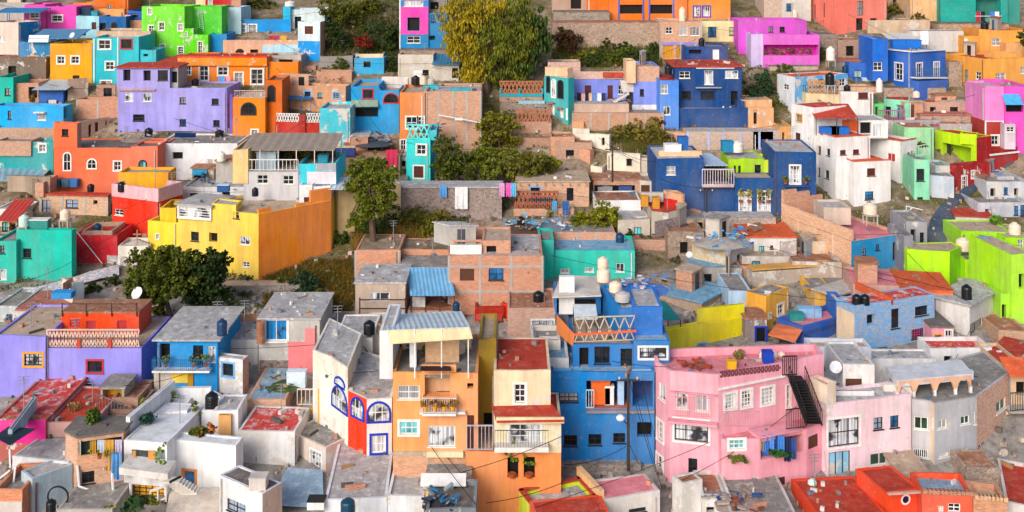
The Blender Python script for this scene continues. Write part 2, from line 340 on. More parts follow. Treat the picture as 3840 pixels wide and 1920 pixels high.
def block(root, spec, Y, zt, zb, wall, W, roof, par, wallR=None, th=.2, extra=None, name='wall', frame=None, rn='roof'):
    fp, rear = footprint(spec, Y)
    poly = fp + rear; n = len(poly); mb = MB(); mats = [wall]
    if wallR: mats += (list(wallR) if isinstance(wallR, (list, tuple)) else [wallR])
    holes = [[] for _ in range(len(fp) - 1)]; pend = []; jt = [RNG.uniform(-.09, .07) if par > .05 else 0 for _ in range(n)]
    for w in W:
        u0, v0, u1, v1, kd = w[:5]; um = (u0 + u1) / 2; best = None
        best, a = pick_edge(fp, um); P, Q = fp[best], fp[best + 1]; d = (Q - P); L = d.length; d = d / L
        if not -.05 <= a <= L + .05: continue
        ta, tb = _solve(P, d, u0), _solve(P, d, u1)
        if tb < ta: ta, tb = tb, ta
        ta, tb = max(ta, .12), min(tb, L - .12)
        if tb - ta < .15: continue
        Ym = (P + d * ((ta + tb) / 2)).y; z1, z0 = zat(v0, Ym), zat(v1, Ym)
        z1 = min(z1, zt - .06); z0 = max(z0, zb + .05)
        if z1 - z0 < .15: continue
        arch = kd[0] == '^'; 
        if not arch:
            if any(not (tb < h[0] + .01 or ta > h[1] - .01 or z1 < h[2] + .01 or z0 > h[3] - .01) for h in holes[best]): continue
            if kd[0] == 'L': dp = w[5] if len(w) > 5 else 1.4
            else: dp = WK[kd][3]
            holes[best].append((ta, tb, z0, z1, dp, kd, w))
        pend.append((best, ta, tb, z0, z1, kd, w))
    for i in range(n):
        P, Q = poly[i], poly[(i + 1) % n]; d = Q - P; L = d.length; d = d / L; nrm = Vector((d.y, -d.x)); mi = 0
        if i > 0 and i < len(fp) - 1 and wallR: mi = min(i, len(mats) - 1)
        D = Vector((d.x, d.y, 0)); N = Vector((nrm.x, nrm.y, 0)); O = Vector((P.x, P.y, 0))
        f = lambda t, z, o=0: O + D * t + Vector((0, 0, z + ((jt[i] + (jt[(i + 1) % n] - jt[i]) * t / L + .05 * noise.noise((P.x + d.x * t, P.y + d.y * t, 1.7))) if z == zt and par > .05 else 0))) + N * o
        hs = holes[i] if i < len(holes) else []
        xs = sorted({0, L} | ({L * q / max(1, int(L / 1.6)) for q in range(1, max(1, int(L / 1.6)))} if par > .05 else set()) | {h[0] for h in hs} | {h[1] for h in hs}); zs = sorted({zb, zt} | {h[2] for h in hs} | {h[3] for h in hs})
        for a, b in zip(xs, xs[1:]):
            run = None
            for c, e in zip(zs, zs[1:]):
                inside = any(h[0] <= (a + b) / 2 <= h[1] and h[2] <= (c + e) / 2 <= h[3] for h in hs)
                if inside:
                    if run is not None: mb.face([f(a, run), f(b, run), f(b, c), f(a, c)], mi); run = None
                elif run is None: run = c
            if run is not None: mb.face([f(a, run), f(b, run), f(b, zt), f(a, zt)], mi)
        for (a, b, c, e, dp, kd, w) in hs:
            mb.face([f(a, c), f(b, c), f(b, c, -dp), f(a, c, -dp)], mi); mb.face([f(a, e, -dp), f(b, e, -dp), f(b, e), f(a, e)], mi)
            mb.face([f(a, c), f(a, c, -dp), f(a, e, -dp), f(a, e)], mi); mb.face([f(b, c, -dp), f(b, c), f(b, e), f(b, e, -dp)], mi)
    b = Blk(); b.root = root; b.Y = Y; b.fp = fp; b.zt = zt; b.poly = poly; b.zb = zb; b.W = W
    if par > 0:
        inn = inset(poly, th); rz = zt - par
        for i in range(n):
            j = (i + 1) % n; A, B2, C2, D2 = poly[i], poly[j], inn[j], inn[i]
            L = (B2 - A).length; m = max(1, int(L / 1.6)); ts = [q / m for q in range(m + 1)]
            hz = [zt + (jt[i] + (jt[j] - jt[i]) * q + .05 * noise.noise((A.x + (B2.x - A.x) * q, A.y + (B2.y - A.y) * q, 1.7)) if par > .05 else 0) for q in ts]
            for q in range(m):
                a0, a1, i0, i1 = A.lerp(B2, ts[q]), A.lerp(B2, ts[q + 1]), D2.lerp(C2, ts[q]), D2.lerp(C2, ts[q + 1]); z0_, z1_ = hz[q], hz[q + 1]
                mb.face([(a0.x, a0.y, z0_), (a1.x, a1.y, z1_), (i1.x, i1.y, z1_), (i0.x, i0.y, z0_)], 0)
                mb.face([(i0.x, i0.y, rz), (i0.x, i0.y, z0_), (i1.x, i1.y, z1_), (i1.x, i1.y, rz)], 0)
        rp = inset(poly, th - .006); b.rz = rz
    else:
        rp = inset(poly, par if par else -.02); rz = zt + .16; b.rz = rz
    mb.build(name, mats, root); BLKS.append((b, bool(roof), name, root)); b.par = par
    if roof:
        rm = MB(); lo = rz - .16 if par <= 0 else rz - .2
        lo += .002
        rm.face([(p.x, p.y, rz) for p in rp]); rm.face([(p.x, p.y, lo) for p in rp][::-1])
        for i in range(n):
            j = (i + 1) % n; rm.face([(rp[i].x, rp[i].y, lo), (rp[j].x, rp[j].y, lo), (rp[j].x, rp[j].y, rz), (rp[i].x, rp[i].y, rz)])
        rm.build(rn, ['rf:' + roof if roof in RF else roof], root)
    for (i, ta, tb, z0, z1, kd, w) in pend:
        P, Q = fp[i], fp[i + 1]; d = (Q - P).normalized(); nrm = Vector((d.y, -d.x))
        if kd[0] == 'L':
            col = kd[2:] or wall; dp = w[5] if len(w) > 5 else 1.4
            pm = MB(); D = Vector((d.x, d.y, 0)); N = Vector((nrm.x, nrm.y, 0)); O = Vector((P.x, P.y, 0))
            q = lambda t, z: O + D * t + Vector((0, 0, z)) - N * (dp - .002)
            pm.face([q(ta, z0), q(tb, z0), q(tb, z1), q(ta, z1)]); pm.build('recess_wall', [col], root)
        else: make_window(root, P, d, nrm, ta, tb, z0, z1, kd.lstrip('^'), arch=kd[0] == '^')
    if frame:   # concrete posts and beams standing proud of the brickwork
        npost, beams = frame[0], frame[1:]
        for i in range(len(fp) - 1):
            P, Q = fp[i], fp[i + 1]; d = Q - P; L = d.length; d = d / L; nrm = Vector((d.y, -d.x, 0)); D = Vector((d.x, d.y, 0)); O = Vector((P.x, P.y, 0))
            if L < 1.5: continue
            k = max(1, round(npost * L / max((b2 - a2).length for a2, b2 in zip(fp, fp[1:]))))
            for j in range(k + 1):
                pb = MB(); pb.obox(O + D * (L * j / k - .12) + Vector((0, 0, zb)), D * .24, nrm * .035, Vector((0, 0, zt - zb - .01)), 0); pb.build('concrete_post', ['conc'], root)
            for bv in beams:
                zz = zat(bv, Y) if bv > 5 or bv < 0 else zt - .3
                if zb < zz < zt: pb = MB(); pb.obox(O + D * .12 + Vector((0, 0, zz)), D * (L - .24), nrm * .03, Vector((0, 0, .22)), 0); pb.build('concrete_beam', ['conc'], root)
    return b
def house(label, wall, spec, vt, vb, W=(), roof='grey', par=.4, Y=None, dY=0, name='house', cat='house', group=None, wallR=None, skirt=3.0, frame=None, th=.2, grow=0):
    Y = (ground_y(sv(vb)) if Y is None else Y) + dY; zt = zat(vt, Y); zb = min(zat(vb, Y), gz(Y)) - skirt
    fp, _ = footprint(spec, Y); c = fp[len(fp) // 2]
    root = thing(name, label, cat, (c.x, c.y, zat(vb, Y)), group)
    b = block(root, spec, Y, zt, zb, wall, W, roof, par, wallR, frame=frame, th=th); b.label = label; return b
def add(h, wall, spec, vt, vb, W=(), roof='grey', par=.3, on=False, dY=0, Y=None, wallR=None, frame=None, name='wall', th=.2):
    """a further volume of the same building, standing on its roof (on) or beside it"""
    if on:
        uc = spec[2] if spec[0] == 'K' else (spec[1] if spec[0] == 'F' else spec[1][0][0]); Y = onz(uc, vb, h.rz).y + dY
    else: Y = (h.Y if Y is None else Y) + dY
    zt = zat(vt, Y); zb = zat(vb, Y) - .03
    if on: zb = min(zb, h.rz) - .05
    elif zb < gz(Y) + 1.5: zb = min(zb, gz(Y)) - 2.0
    b = block(h.root, spec, Y, zt, zb, wall, W, roof, par, wallR, frame=frame, name=name, th=th); b.label = getattr(h, 'label', ''); return b
def K(ul, uc, ur, phi, dep=7): return ('K', ul, uc, ur, phi, dep)
def F(u0, u1, dep=7, yaw=0): return ('F', u0, u1, yaw, dep)
def PL(pts, dep=8): return ('P', pts, dep)
def part(h, name, mb, m): return mb.build(name, m if isinstance(m, list) else [m], h.root if isinstance(h, Blk) else h)
def edgept(h, u, v, ref=None):
    i, _ = pick_edge(h.fp, u if ref is None else ref); P, Q = h.fp[i], h.fp[i + 1]; d = (Q - P).normalized(); t = _solve(P, d, u)
    p = P + d * t; nr = Vector((d.y, -d.x)); return Vector((p.x, p.y, zat(v, p.y))), Vector((d.x, d.y, 0)), Vector((nr.x, nr.y, 0))
def railing(h, p, q, hh=.95, m='si:#2b2a2c', step=.16, w=.03, name='railing', lattice=False):
    mb = MB(); p, q = Vector(p), Vector(q); L = (q - p).length; U = Vector((0, 0, hh)); n = max(2, int(L / step))
    mb.bar(p + U, q + U, w * 1.8); mb.bar(p + U * .08, q + U * .08, w * 1.3)
    for i in range(n + 1):
        a = p + (q - p) * (i / n)
        if lattice:
            if i < n:
                b = p + (q - p) * ((i + 1) / n); mb.bar(a + U * .06, b + U * .97, w * 1.6); mb.bar(b + U * .06, a + U * .97, w * 1.6)
        else: mb.bar(a + U * .05, a + U, w)
    return part(h, name, mb, m)
def balcony(h, u0, u1, v, dep=.9, m='si:#2b2a2c', slab='conc', hh=.95):
    um = (u0 + u1) / 2; a, d, nr = edgept(h, u0, v, um); b, _, _ = edgept(h, u1, v, um); mb = MB(); mb.obox(a - nr * .1, b - a, nr * (dep + .1), Vector((0, 0, -.16)))
    part(h, 'balcony_slab', mb, slab)
    o = nr * (dep - .05); railing(h, a + o, b + o, hh, m); railing(h, a + nr * .03, a + o - nr * .04, hh, m); railing(h, b + nr * .03, b + o - nr * .04, hh, m)
def ledge(h, u0, u1, v, dep=.35, th=.14, m='white', name='ledge'):
    um = (u0 + u1) / 2; a, d, nr = edgept(h, u0, v, um); b, _, _ = edgept(h, u1, v, um); b.z = a.z; mb = MB(); mb.obox(a - nr * .02, b - a, nr * dep, Vector((0, 0, -th))); part(h, name, mb, m)
def band(h, u0, v0, u1, v1, m, out=.03, name='paint_band'):
    um = (u0 + u1) / 2; a, d, nr = edgept(h, u0, v1, um); b, _, _ = edgept(h, u1, v1, um); b.z = a.z; c, _, _ = edgept(h, u0, v0, um)
    mb = MB(); mb.obox(a - nr * .01, b - a, nr * (out + .01), Vector((0, 0, c.z - a.z))); part(h, name, mb, m)
def sheet(h, pts, m, posts=0, corr=True, th=.05, pm='si:#3a3a3c', name='sheet_roof', step=.22, zfoot=None, pw=.08):
    """roof sheet from four corners, front-left, front-right, rear-right, rear-left, as real points"""
    a, b, c, d = [Vector(p) for p in pts]; mb = MB(); n = max(2, int((b - a).length / step)) if corr else 1; amp = .035 if corr else 0
    rows = 2
    def P(i, j):
        s, t = i / n, j / rows; p = (a * (1 - s) + b * s) * (1 - t) + (d * (1 - s) + c * s) * t
        return p + Vector((0, 0, amp if i % 2 else -amp))
    for i in range(n):
        for j in range(rows):
            mb.face([P(i, j), P(i + 1, j), P(i + 1, j + 1), P(i, j + 1)])
            mb.face([P(i, j + 1) - Vector((0, 0, th)), P(i + 1, j + 1) - Vector((0, 0, th)), P(i + 1, j) - Vector((0, 0, th)), P(i, j) - Vector((0, 0, th))])
    q = [a, b, c, d]
    for i in range(4):
        j = (i + 1) % 4; dz = Vector((0, 0, th)); mb.face([q[i] - dz, q[j] - dz, q[j], q[i]])
    part(h, name, mb, m)
    if posts:
        L = [a + (b - a) * (k / (posts - 1)) * .96 + (b - a) * .02 for k in range(posts)] if posts > 1 else [a]
        for p in L + ([d * .98 + c * .02, c * .98 + d * .02] if posts > 1 else []):
            mb = MB(); z = zfoot if zfoot is not None else (h.rz if isinstance(h, Blk) else p.z - 2.4)
            mb.obox((p.x - pw / 2, p.y - pw / 2, z), (pw, 0, 0), (0, pw, 0), (0, 0, p.z - z - .02)); part(h, 'post', mb, pm)
def canopy(h, u0, u1, v, Y, dep, rise, m, posts=0, corr=True, zfoot=None, skew=0, pm='si:#3a3a3c', name='sheet_roof', lift=0, step=.22):
    a, b = at(u0, v, Y), at(u1, v + lift, Y); o = Vector((skew, dep, rise)); sheet(h, [a, b, b + o, a + o], m, posts, corr, pm=pm, zfoot=zfoot, name=name, step=step)
# ------------------------------------------------------------------ small things
def tank(label, u, v, w, hgt, kind='black', h=None, Y=None, stand=0, group='rooftop water tanks'):
    """pixel foot centre, pixel width; stands on building block h (its roof) or at distance Y"""
    p = onz(u, v, h.rz) if h is not None else (at(u, v, Y) if Y else gpt(u, v))
    k = p.y / FPX / S; r = w * k / 2; H = hgt * k
    col = dict(black='#14161a', white='#e6ddd2', blue='#123a5e', mint='#bfe0d0', cream='#ead2bb', teal='#0f3f55', grey='#b9b5ae')[kind]
    t = thing('water_tank', label, 'water tank', p, group)
    b = MB(); prof = [(r * .94, 0), (r, H * .03)]
    for i in range(1, 5): prof += [(r, H * (.03 + .155 * i) - H * .02), (r * .965, H * (.03 + .155 * i)), (r, H * (.03 + .155 * i) + H * .02)]
    prof += [(r, H * .72), (r * .9, H * .82), (r * .6, H * .90), (r * .36, H * .94)]
    z = Vector((0, 0, stand)); b.lathe(p + z, [(0, 0)] + prof, 18); b.build('body', [simple(col, .38, .4, 0, .15)], t, smooth=False)
    l = MB(); l.lathe(p + z, [(r * .37, H * .93), (r * .37, H * .99), (r * .3, H), (0, H)], 14); l.build('lid', [simple(col, .4, .4, 0, .1)], t)
    s = MB(); s.obox(p + z + Vector((r * .98, -.03, H * .05)), (.06, 0, 0), (0, .06, 0), (0, 0, -(H * .05) - stand + .02) if stand else (0, 0, H * .5)); s.build('pipe', ['si:#c9c6c0'], t)
    if stand:
        s = MB()
        s.obox(p + Vector((-r, -r, stand - .12)), (2 * r, 0, 0), (0, 2 * r, 0), (0, 0, .11))
        for sx in (-1, 1):
            for sy in (-1, 1): s.obox(p + Vector((sx * r * .8 - .06, sy * r * .8 - .06, 0)), (.12, 0, 0), (0, .12, 0), (0, 0, stand - .12))
        s.build('stand', ['conc'], t)
    return t
def leaves(mb, c, rad, n, size, rng, flat=1.0, droop=0, mi=0):
    for _ in range(n):
        while True:
            q = Vector((rng.uniform(-1, 1), rng.uniform(-1, 1), rng.uniform(-1, 1)))
            if q.length < 1: break
        q = q * (.55 + .45 * rng.random()) if q.length > .001 else q
        p = Vector(c) + Vector((q.x * rad[0], q.y * rad[1], q.z * rad[2]))
        a = Vector((rng.gauss(0, 1), rng.gauss(0, 1), rng.gauss(0, .7) - droop)).normalized(); b = a.cross(Vector((rng.gauss(0, 1), rng.gauss(0, 1), rng.gauss(0, 1)))).normalized()
        s = size * rng.uniform(.6, 1.3)
        if droop: a = Vector((rng.gauss(0, .2), rng.gauss(0, .2), -1)).normalized(); b = a.cross(Vector((rng.gauss(0, 1), rng.gauss(0, 1), 0))).normalized(); mb.face([p, p + b * s * .4 + a * s, p + a * s * 2.2, p - b * s * .4 + a * s], mi)
        else: mb.face([p - b * s * .5, p + a * s * .6, p + b * s * .5, p - a * s * .6], mi)
def tree(label, u, v, crown, m, name='tree', cat='tree', group='trees among the houses', Y=None, dens=1.0, leaf=.32, seed=1, clump=None, limbs=8, bark='si:#5b4a3a', droop=0, gap=.27):
    """pixel foot, crown = list of (u, v, half width, half height) lobes in tile pixels"""
    rng = random.Random(seed); p = gpt(u, v) if Y is None else at(u, v, Y); k = p.y / FPX / S
    t = thing(name, label, cat, p, group); lf = MB(); tr = MB(); lobes = []
    for (cu, cv, rw, rh) in crown: lobes.append((at(cu, cv, p.y + rng.uniform(-.5, .5)), rw * k, rh * k))
    top = lobes[0][0]; r0 = max(.12, .035 * (top.z - p.z + lobes[0][2]))
    mid = p.lerp(top, .5) + Vector((rng.uniform(-.3, .3), 0, 0)); tr.tube([p - Vector((0, 0, .5)), p.lerp(mid, .5), mid, top], [r0 * 1.25, r0, r0 * .75, r0 * .3], 8)
    for li, (c, rw, rh) in enumerate(lobes):
        lm = li % len(m) if isinstance(m, list) else 0; ry = min(rw, max(rh, rw * .7)); cl = clump or max(.5, min(rw, rh) * .34)
        nc = int(dens * 10 * max(rw, .5) * max(rh, .5) / (cl * cl) * .55) + 6
        for i in range(min(limbs, nc)):
            a = 2 * PI * i / max(1, limbs) + rng.random(); e = c + Vector((math.cos(a) * rw * .75, math.sin(a) * ry * .75, rh * rng.uniform(-.3, .75)))
            s = mid.lerp(top, rng.random() * .8); m1 = s.lerp(e, .5) + Vector((0, 0, rh * .08)); tr.tube([s, m1, e], [r0 * .42, r0 * .26, r0 * .08], 5)
        for i in range(nc):
            q = Vector((rng.gauss(0, 1), rng.gauss(0, 1), rng.gauss(0, 1))).normalized()
            rr = rng.random() ** .4 * (1 + rng.uniform(-.2, .26)); cc = c + Vector((q.x * rw * rr, q.y * ry * rr, q.z * rh * rr))
            if noise.noise(cc * (1.1 / cl) * .6) < -.5 + gap: continue
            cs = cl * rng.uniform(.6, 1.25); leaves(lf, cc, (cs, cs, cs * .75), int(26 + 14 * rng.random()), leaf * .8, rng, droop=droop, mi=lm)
    tr.build('trunk', [bark], t); lf.build('crown', m if isinstance(m, list) else [m], t); return t
def bush(label, u, v, rw, rh, m, name='bush', group='bushes and shrubs', Y=None, seed=3, leaf=.26, p=None, dens=1.0, cat='bush'):
    rng = random.Random(seed); p = p if p is not None else (gpt(u, v) if Y is None else at(u, v, Y)); k = p.y / FPX / S; rw *= k; rh *= k
    t = thing(name, label, cat, p, group); lf = MB(); st = MB(); ry = max(.3, rw * .8)
    n = int(dens * min(260, 14 + 26 * rw * rh)); cl = max(.22, min(rw, rh) * .36)
    for i in range(n):
        q = Vector((rng.gauss(0, 1), rng.gauss(0, 1), abs(rng.gauss(0, 1)))).normalized(); r = rng.random() ** .5 * rng.uniform(.82, 1.12)
        cc = p + Vector((q.x * rw * r, q.y * ry * r, q.z * rh * 1.9 * r + .1)); leaves(lf, cc, (cl, cl, cl * .8), 20, leaf * .85, rng)
    for i in range(5):
        a = rng.random() * 6.28; st.tube([p, p + Vector((math.cos(a) * rw * .4, math.sin(a) * ry * .4, rh))], [.05, .02], 5)
    st.build('stem', ['si:#4f4030'], t); lf.build('foliage', [m], t); return t
def pot(label, p, hgt=.6, m='lf:#4f6a24,#86903a', potc='#a9552f', group='potted plants', seed=1, wide=.5):
    rng = random.Random(seed); p = Vector(p); t = thing('potted_plant', label, 'potted plant', p, group); b = MB(); r = .16 + .1 * hgt * .5
    b.lathe(p, [(0, 0), (r * .7, 0), (r, .26), (r * 1.1, .27), (r * 1.1, .32), (r * .8, .32), (0, .29)], 10); b.build('pot', ['si:' + potc], t)
    l = MB()
    for _ in range(9): leaves(l, p + Vector((rng.uniform(-.6, .6) * wide, rng.uniform(-.4, .4) * wide, .3 + hgt * rng.uniform(.2, .9))), (.2, .2, .2), 9, .2, rng)
    l.build('foliage', [m], t); return t
def cloth(label, a, b, drop, m, name='hanging_cloth', group='laundry hung out to dry', cat='laundry', wav=.06):
    a, b = Vector(a), Vector(b); mb = MB(); n = 7; d = (b - a); nr = Vector((d.y, -d.x, 0)).normalized()
    f = lambda i, t, o: a + d * (i / n) - Vector((0, 0, drop * t + (.05 * math.sin(i * 1.7) if t else 0))) + nr * (wav * math.sin(i * 2.1) * (t + .2) + o)
    for i in range(n):
        for t0, t1 in ((0, .5), (.5, 1)):
            mb.face([f(i, t1, .02), f(i + 1, t1, .02), f(i + 1, t0, .02), f(i, t0, .02)]); mb.face([f(i, t0, -.02), f(i + 1, t0, -.02), f(i + 1, t1, -.02), f(i, t1, -.02)])
        for t in (0, 1): mb.face([f(i, t, -.02), f(i + 1, t, -.02), f(i + 1, t, .02), f(i, t, .02)])
    o = mb.build(name, [m], None, origin=tuple(a)); return tag(o, label, cat, group)
def cord(label, pts, r=.02, m='si:#1d1c1e', sag=.0, name='cable', cat='cable', group='overhead cables'):
    mb = MB(); a, b = Vector(pts[0]), Vector(pts[1]); n = 14
    P = [a.lerp(b, i / n) - Vector((0, 0, sag * 4 * (i / n) * (1 - i / n))) for i in range(n + 1)]; mb.tube(P, [r] * (n + 1), 5)
    return tag(mb.build(name, [m], None, origin=tuple(a)), label, cat, group)
def lump(label, name, cat, p, r, m, seed=1, n=26, group=None, flat=.35, size=.35):
    """heap of loose planks, blocks and junk as one pile"""
    rng = random.Random(seed); p = Vector(p); mb = MB()
    for _ in range(n):
        q = p + Vector((rng.uniform(-r, r), rng.uniform(-r, r) * .7, rng.random() * r * flat)); a = rng.random() * 6.28; s = size * rng.uniform(.4, 1.5)
        x = Vector((math.cos(a), math.sin(a), rng.uniform(-.4, .4))) * s * 1.7; y = Vector((-math.sin(a), math.cos(a), rng.uniform(-.3, .3))) * s * .6; mb.obox(q, x, y, Vector((0, 0, s * .3)), rng.randrange(len(m)))
    mb.lathe(p - Vector((0, 0, .02)), [(r * 1.0, 0), (r * .7, r * flat * .16), (r * .3, r * flat * .3), (0, r * flat * .34)], 9, len(m) - 1)
    return tag(mb.build(name, m, None, origin=tuple(p)), label, cat, group)
def box_thing(label, name, cat, p, w, d, hh, m, group=None, yaw=0, lid=None):
    p = Vector(p); c, s = math.cos(yaw), math.sin(yaw); X, Yv = Vector((c, s, 0)), Vector((-s, c, 0)); mb = MB(); o = p - X * w / 2 - Yv * d / 2
    mb.obox(o, X * w, Yv * d, Vector((0, 0, hh * .9))); mb.obox(o - X * .03 - Yv * .03 + Vector((0, 0, hh * .9)), X * (w + .06), Yv * (d + .06), Vector((0, 0, hh * .1)), 1)
    return tag(mb.build(name, [m, lid or m], None, origin=tuple(p)), label, cat, group)
def struct(o, kind='structure'): o['kind'] = kind; return o
# ------------------------------------------------------------------ world, sun, camera, ground
w = bpy.data.worlds.new('World'); sc.world = w; w.use_nodes = True
nt = w.node_tree; sk = nt.nodes.new('ShaderNodeTexSky'); sk.sky_type = 'NISHITA'; sk.sun_disc = False
SUN = Vector((-.42, -.80, .52)).normalized()
sk.sun_elevation = math.asin(SUN.z); sk.sun_rotation = math.atan2(SUN.x, SUN.y); sk.dust_density = 3.0; sk.air_density = .7
nt.links.new(sk.outputs[0], nt.nodes['Background'].inputs[0]); nt.nodes['Background'].inputs[1].default_value = .15
sl = bpy.data.lights.new('sun', 'SUN'); sl.energy = 1.45; sl.angle = math.radians(30); sl.color = (1, .97, .94)
so = bpy.data.objects.new('sun', sl); COL.objects.link(so); so.location = (-60, -40, 140); so.rotation_euler = (-SUN).to_track_quat('-Z', 'Y').to_euler()
cam = bpy.data.cameras.new('camera'); co = bpy.data.objects.new('camera', cam); COL.objects.link(co)
co.location = (0, 0, CAMZ); co.rotation_euler = (PI / 2, 0, 0); cam.sensor_width = 36; cam.lens = 36 * FPX / 3840
cam.shift_y = -(960 - VH) / 3840; cam.clip_end = 2000; sc.camera = co
sc.view_settings.view_transform = 'Standard'; sc.view_settings.look = 'None'; sc.view_settings.exposure = .36; sc.view_settings.gamma = 1
sc.cycles.max_bounces = 5; sc.cycles.diffuse_bounces = 3; sc.cycles.use_denoising = True
def ground():
    mb = MB(); xs = [-190 + i * 2.0 for i in range(191)]; ys = [20 + j * 2.0 for j in range(156)]
    H = lambda x, y: gz(y) + .35 * noise.noise(Vector((x * .12, y * .12, 0))) + .12 * noise.noise(Vector((x * .5, y * .5, 3))) - .1
    me = bpy.data.meshes.new('ground'); V = [(x, y, H(x, y)) for y in ys for x in xs]; nx = len(xs)
    me.from_pydata(V, [], [(j * nx + i, j * nx + i + 1, (j + 1) * nx + i + 1, (j + 1) * nx + i) for j in range(len(ys) - 1) for i in range(nx - 1)])
    n = NT('hillside_earth'); p = n.pos(); a = n.noise(p, .12, 7, .7); b = n.noise(p, .9, 8, .75); c = n.noise(p, 3.5, 5, .7)
    col = n.mix(n.ramp(b, .35, .65), lin('#6d5947'), lin('#a89784')); col = n.mix(n.ramp(a, .42, .58), col, n.mix(c, lin('#343c1a'), lin('#6f6436')))
    col = n.mix(n.ramp(c, .55, .75, (0, 0, 0, 1), (.6, .6, .6, 1)), col, lin('#b9aea0')); sp = n.n('ShaderNodeSeparateXYZ'); n.l(n.pos(), sp.inputs[0]); yy = n.n('ShaderNodeMath', operation='MULTIPLY_ADD'); n.l(sp.outputs['Y'], yy.inputs[0]); yy.inputs[1].default_value = -1 / 24; yy.inputs[2].default_value = 118 / 24; ya = n.n('ShaderNodeMath', operation='ADD'); n.l(yy.outputs[0], ya.inputs[0]); n.l(a, ya.inputs[1])
    col = n.mix(n.ramp(ya.outputs[0], .55, .85), col, n.mix(n.ramp(b, .35, .65), lin('#6e6862'), lin('#aaa49c'))); n.bump(c, .6, .1)
    SOLID['earth'] = n.done(col, .95, .1); me.materials.append(SOLID['earth']); o = bpy.data.objects.new('ground', me); COL.objects.link(o); me.polygons.foreach_set('use_smooth', [True] * len(me.polygons)); struct(o)
ground()
# ================================================================== top row of the photograph (farthest up the hill)
T(0, 0)
h = house('pale grey block house far up at the left, behind the pink house', 'conc', F(-20, 330, 6), 20, 190)
h = house('hot pink house with stepped top and two white-framed windows, left of the orange one', 'hot', F(437, 738, 6), 62, 318, [(505, 150, 600, 205, 'w')], dY=-.4)
add(h, 'hot', F(235, 436, 6), 40, 260, [(295, 122, 378, 172, 'w')])
h = house('orange two-level house behind the pale blue one, with one small window', 'dkorange', F(905, 1238, 6), -30, 240, [(1030, 48, 1082, 88, 'q')], dY=3)
add(h, 'orange', F(705, 904, 5), 28, 230)
h = house('cobalt and lilac house squeezed between the orange house and the lime green house', 'royal', F(1240, 1385, 6), 105, 260, [(1270, 130, 1330, 170, 'k')])
add(h, 'lilac', F(1212, 1262, 5), 140, 250, dY=-.6)
h = house('low brick shed in front of the cobalt house beside the lime green wall', 'br', F(1215, 1372, 4), 195, 310, roof='rust')
h = house('pale blue house with brown door joined to a dark blue half', 'pe:#a9d9ea', F(735, 956, 6), 152, 372, [(885, 215, 930, 285, 'M'), (770, 290, 830, 345, 'k')])
add(h, '#1763a5', F(957, 1218, 6), 158, 372, [(965, 222, 1022, 300, 'k'), (1082, 222, 1122, 300, '^k')], dY=.15)
b = add(h, 'peach', F(955, 1200, .8), 86, 160, roof='tan', on=False, dY=4)
box_thing('dark blue plastic bin on the roof of the pale blue house', 'storage_bin', 'bin', onz(840, 165, h.rz), 1.6, 1.2, 1.5, 'si:#143a55')
box_thing('turquoise tub beside the dark bin on the pale blue house', 'storage_tub', 'tub', onz(915, 165, h.rz), 1.2, 1, 1, 'si:#2a90a8')
h = house('tall pale pink house at the left edge with a bright blue side wall', 'pe:#f2cdc0', K(-70, 178, 392, 22), 218, 600, [(0, 545, 75, 602, 'h'), (-10, 350, 52, 405, 'c')], wallR='pe:#1d86c4', roof='tan')
canopy(h, -60, 385, 122, h.Y + 3.0, 4, .5, 'sh:#3f8fc6', 4, pm='si:#2f6f9f')
h = house('blue wooden-front house under a corrugated roof, beside the mustard house', 'pe:#2a83ba', F(185, 486, 6), 405, 655, [(280, 545, 352, 640, 'y'), (452, 540, 480, 612, 'y'), (380, 560, 430, 660, 'd')], roof='rust')
canopy(h, 270, 745, 372, h.Y - .5, 5, 1.0, 'sh:#5f9cc0,.5', 0)
canopy(h, 272, 465, 405, h.Y - .6, .3, .95, 'sh:#c3ccd0', 0, name='sheet_wall')
h = house('plain mustard cube house with two small white windows', 'mustard', F(485, 888, 6), 420, 800, [(555, 545, 622, 614, 'w'), (690, 545, 762, 612, 'w'), (702, 728, 768, 795, 'd')], roof='tan')
h = house('turquoise house with a crimson-shuttered window, right of the mustard cube', 'turq', F(893, 1340, 7), 358, 815, [(955, 388, 1065, 472, 'w'), (1172, 382, 1272, 466, 'r'), (1022, 598, 1098, 672, 'w'), (975, 782, 1072, 815, 'w')], roof='tan')
add(h, 'turq', F(1341, 1508, 4), 483, 815, [(1385, 520, 1430, 545, 'k')], dY=.3)
add(h, 'pe:#c9ab94', F(930, 1455, 5), 300, 365, on=True, dY=2.0)
band(h, 905, 375, 917, 800, 'white', .12, 'drain_pipe'); band(h, 1136, 360, 1146, 800, 'white', .12, 'drain_pipe')
h = house('big lime green house with many white-framed openings', 'pe:#78e03c', K(1370, 1782, None, 6, 6), 62, 556, [(1430, 82, 1465, 140, 'w'), (1437, 248, 1482, 306, 'w'), (1537, 218, 1585, 290, 'w'), (1722, 232, 1765, 296, 'w'), (1548, 428, 1590, 556, 'D'), (1722, 452, 1768, 522, 'D')], roof='white', par=.5)
add(h, 'pe:#4fd02a', F(1783, 2142, 5), 66, 500, dY=3.2, roof='brown')  # darker green copy, shade of the recessed side put into the wall colour
add(h, 'pe:#6edc34', F(1784, 1868, 4), 275, 520, [(1786, 308, 1812, 356, 'w')], dY=-.2)
g = add(h, 'pe:#66da2c', F(1869, 2010, 4), 330, 520, [(1915, 402, 1952, 514, 'D')], dY=-.5)
mb = MB()
for uu in (1915, 1950): mb.bar(at(uu, 100, h.Y + 3.05), at(uu + 20, 300, h.Y + 3.0), .07)
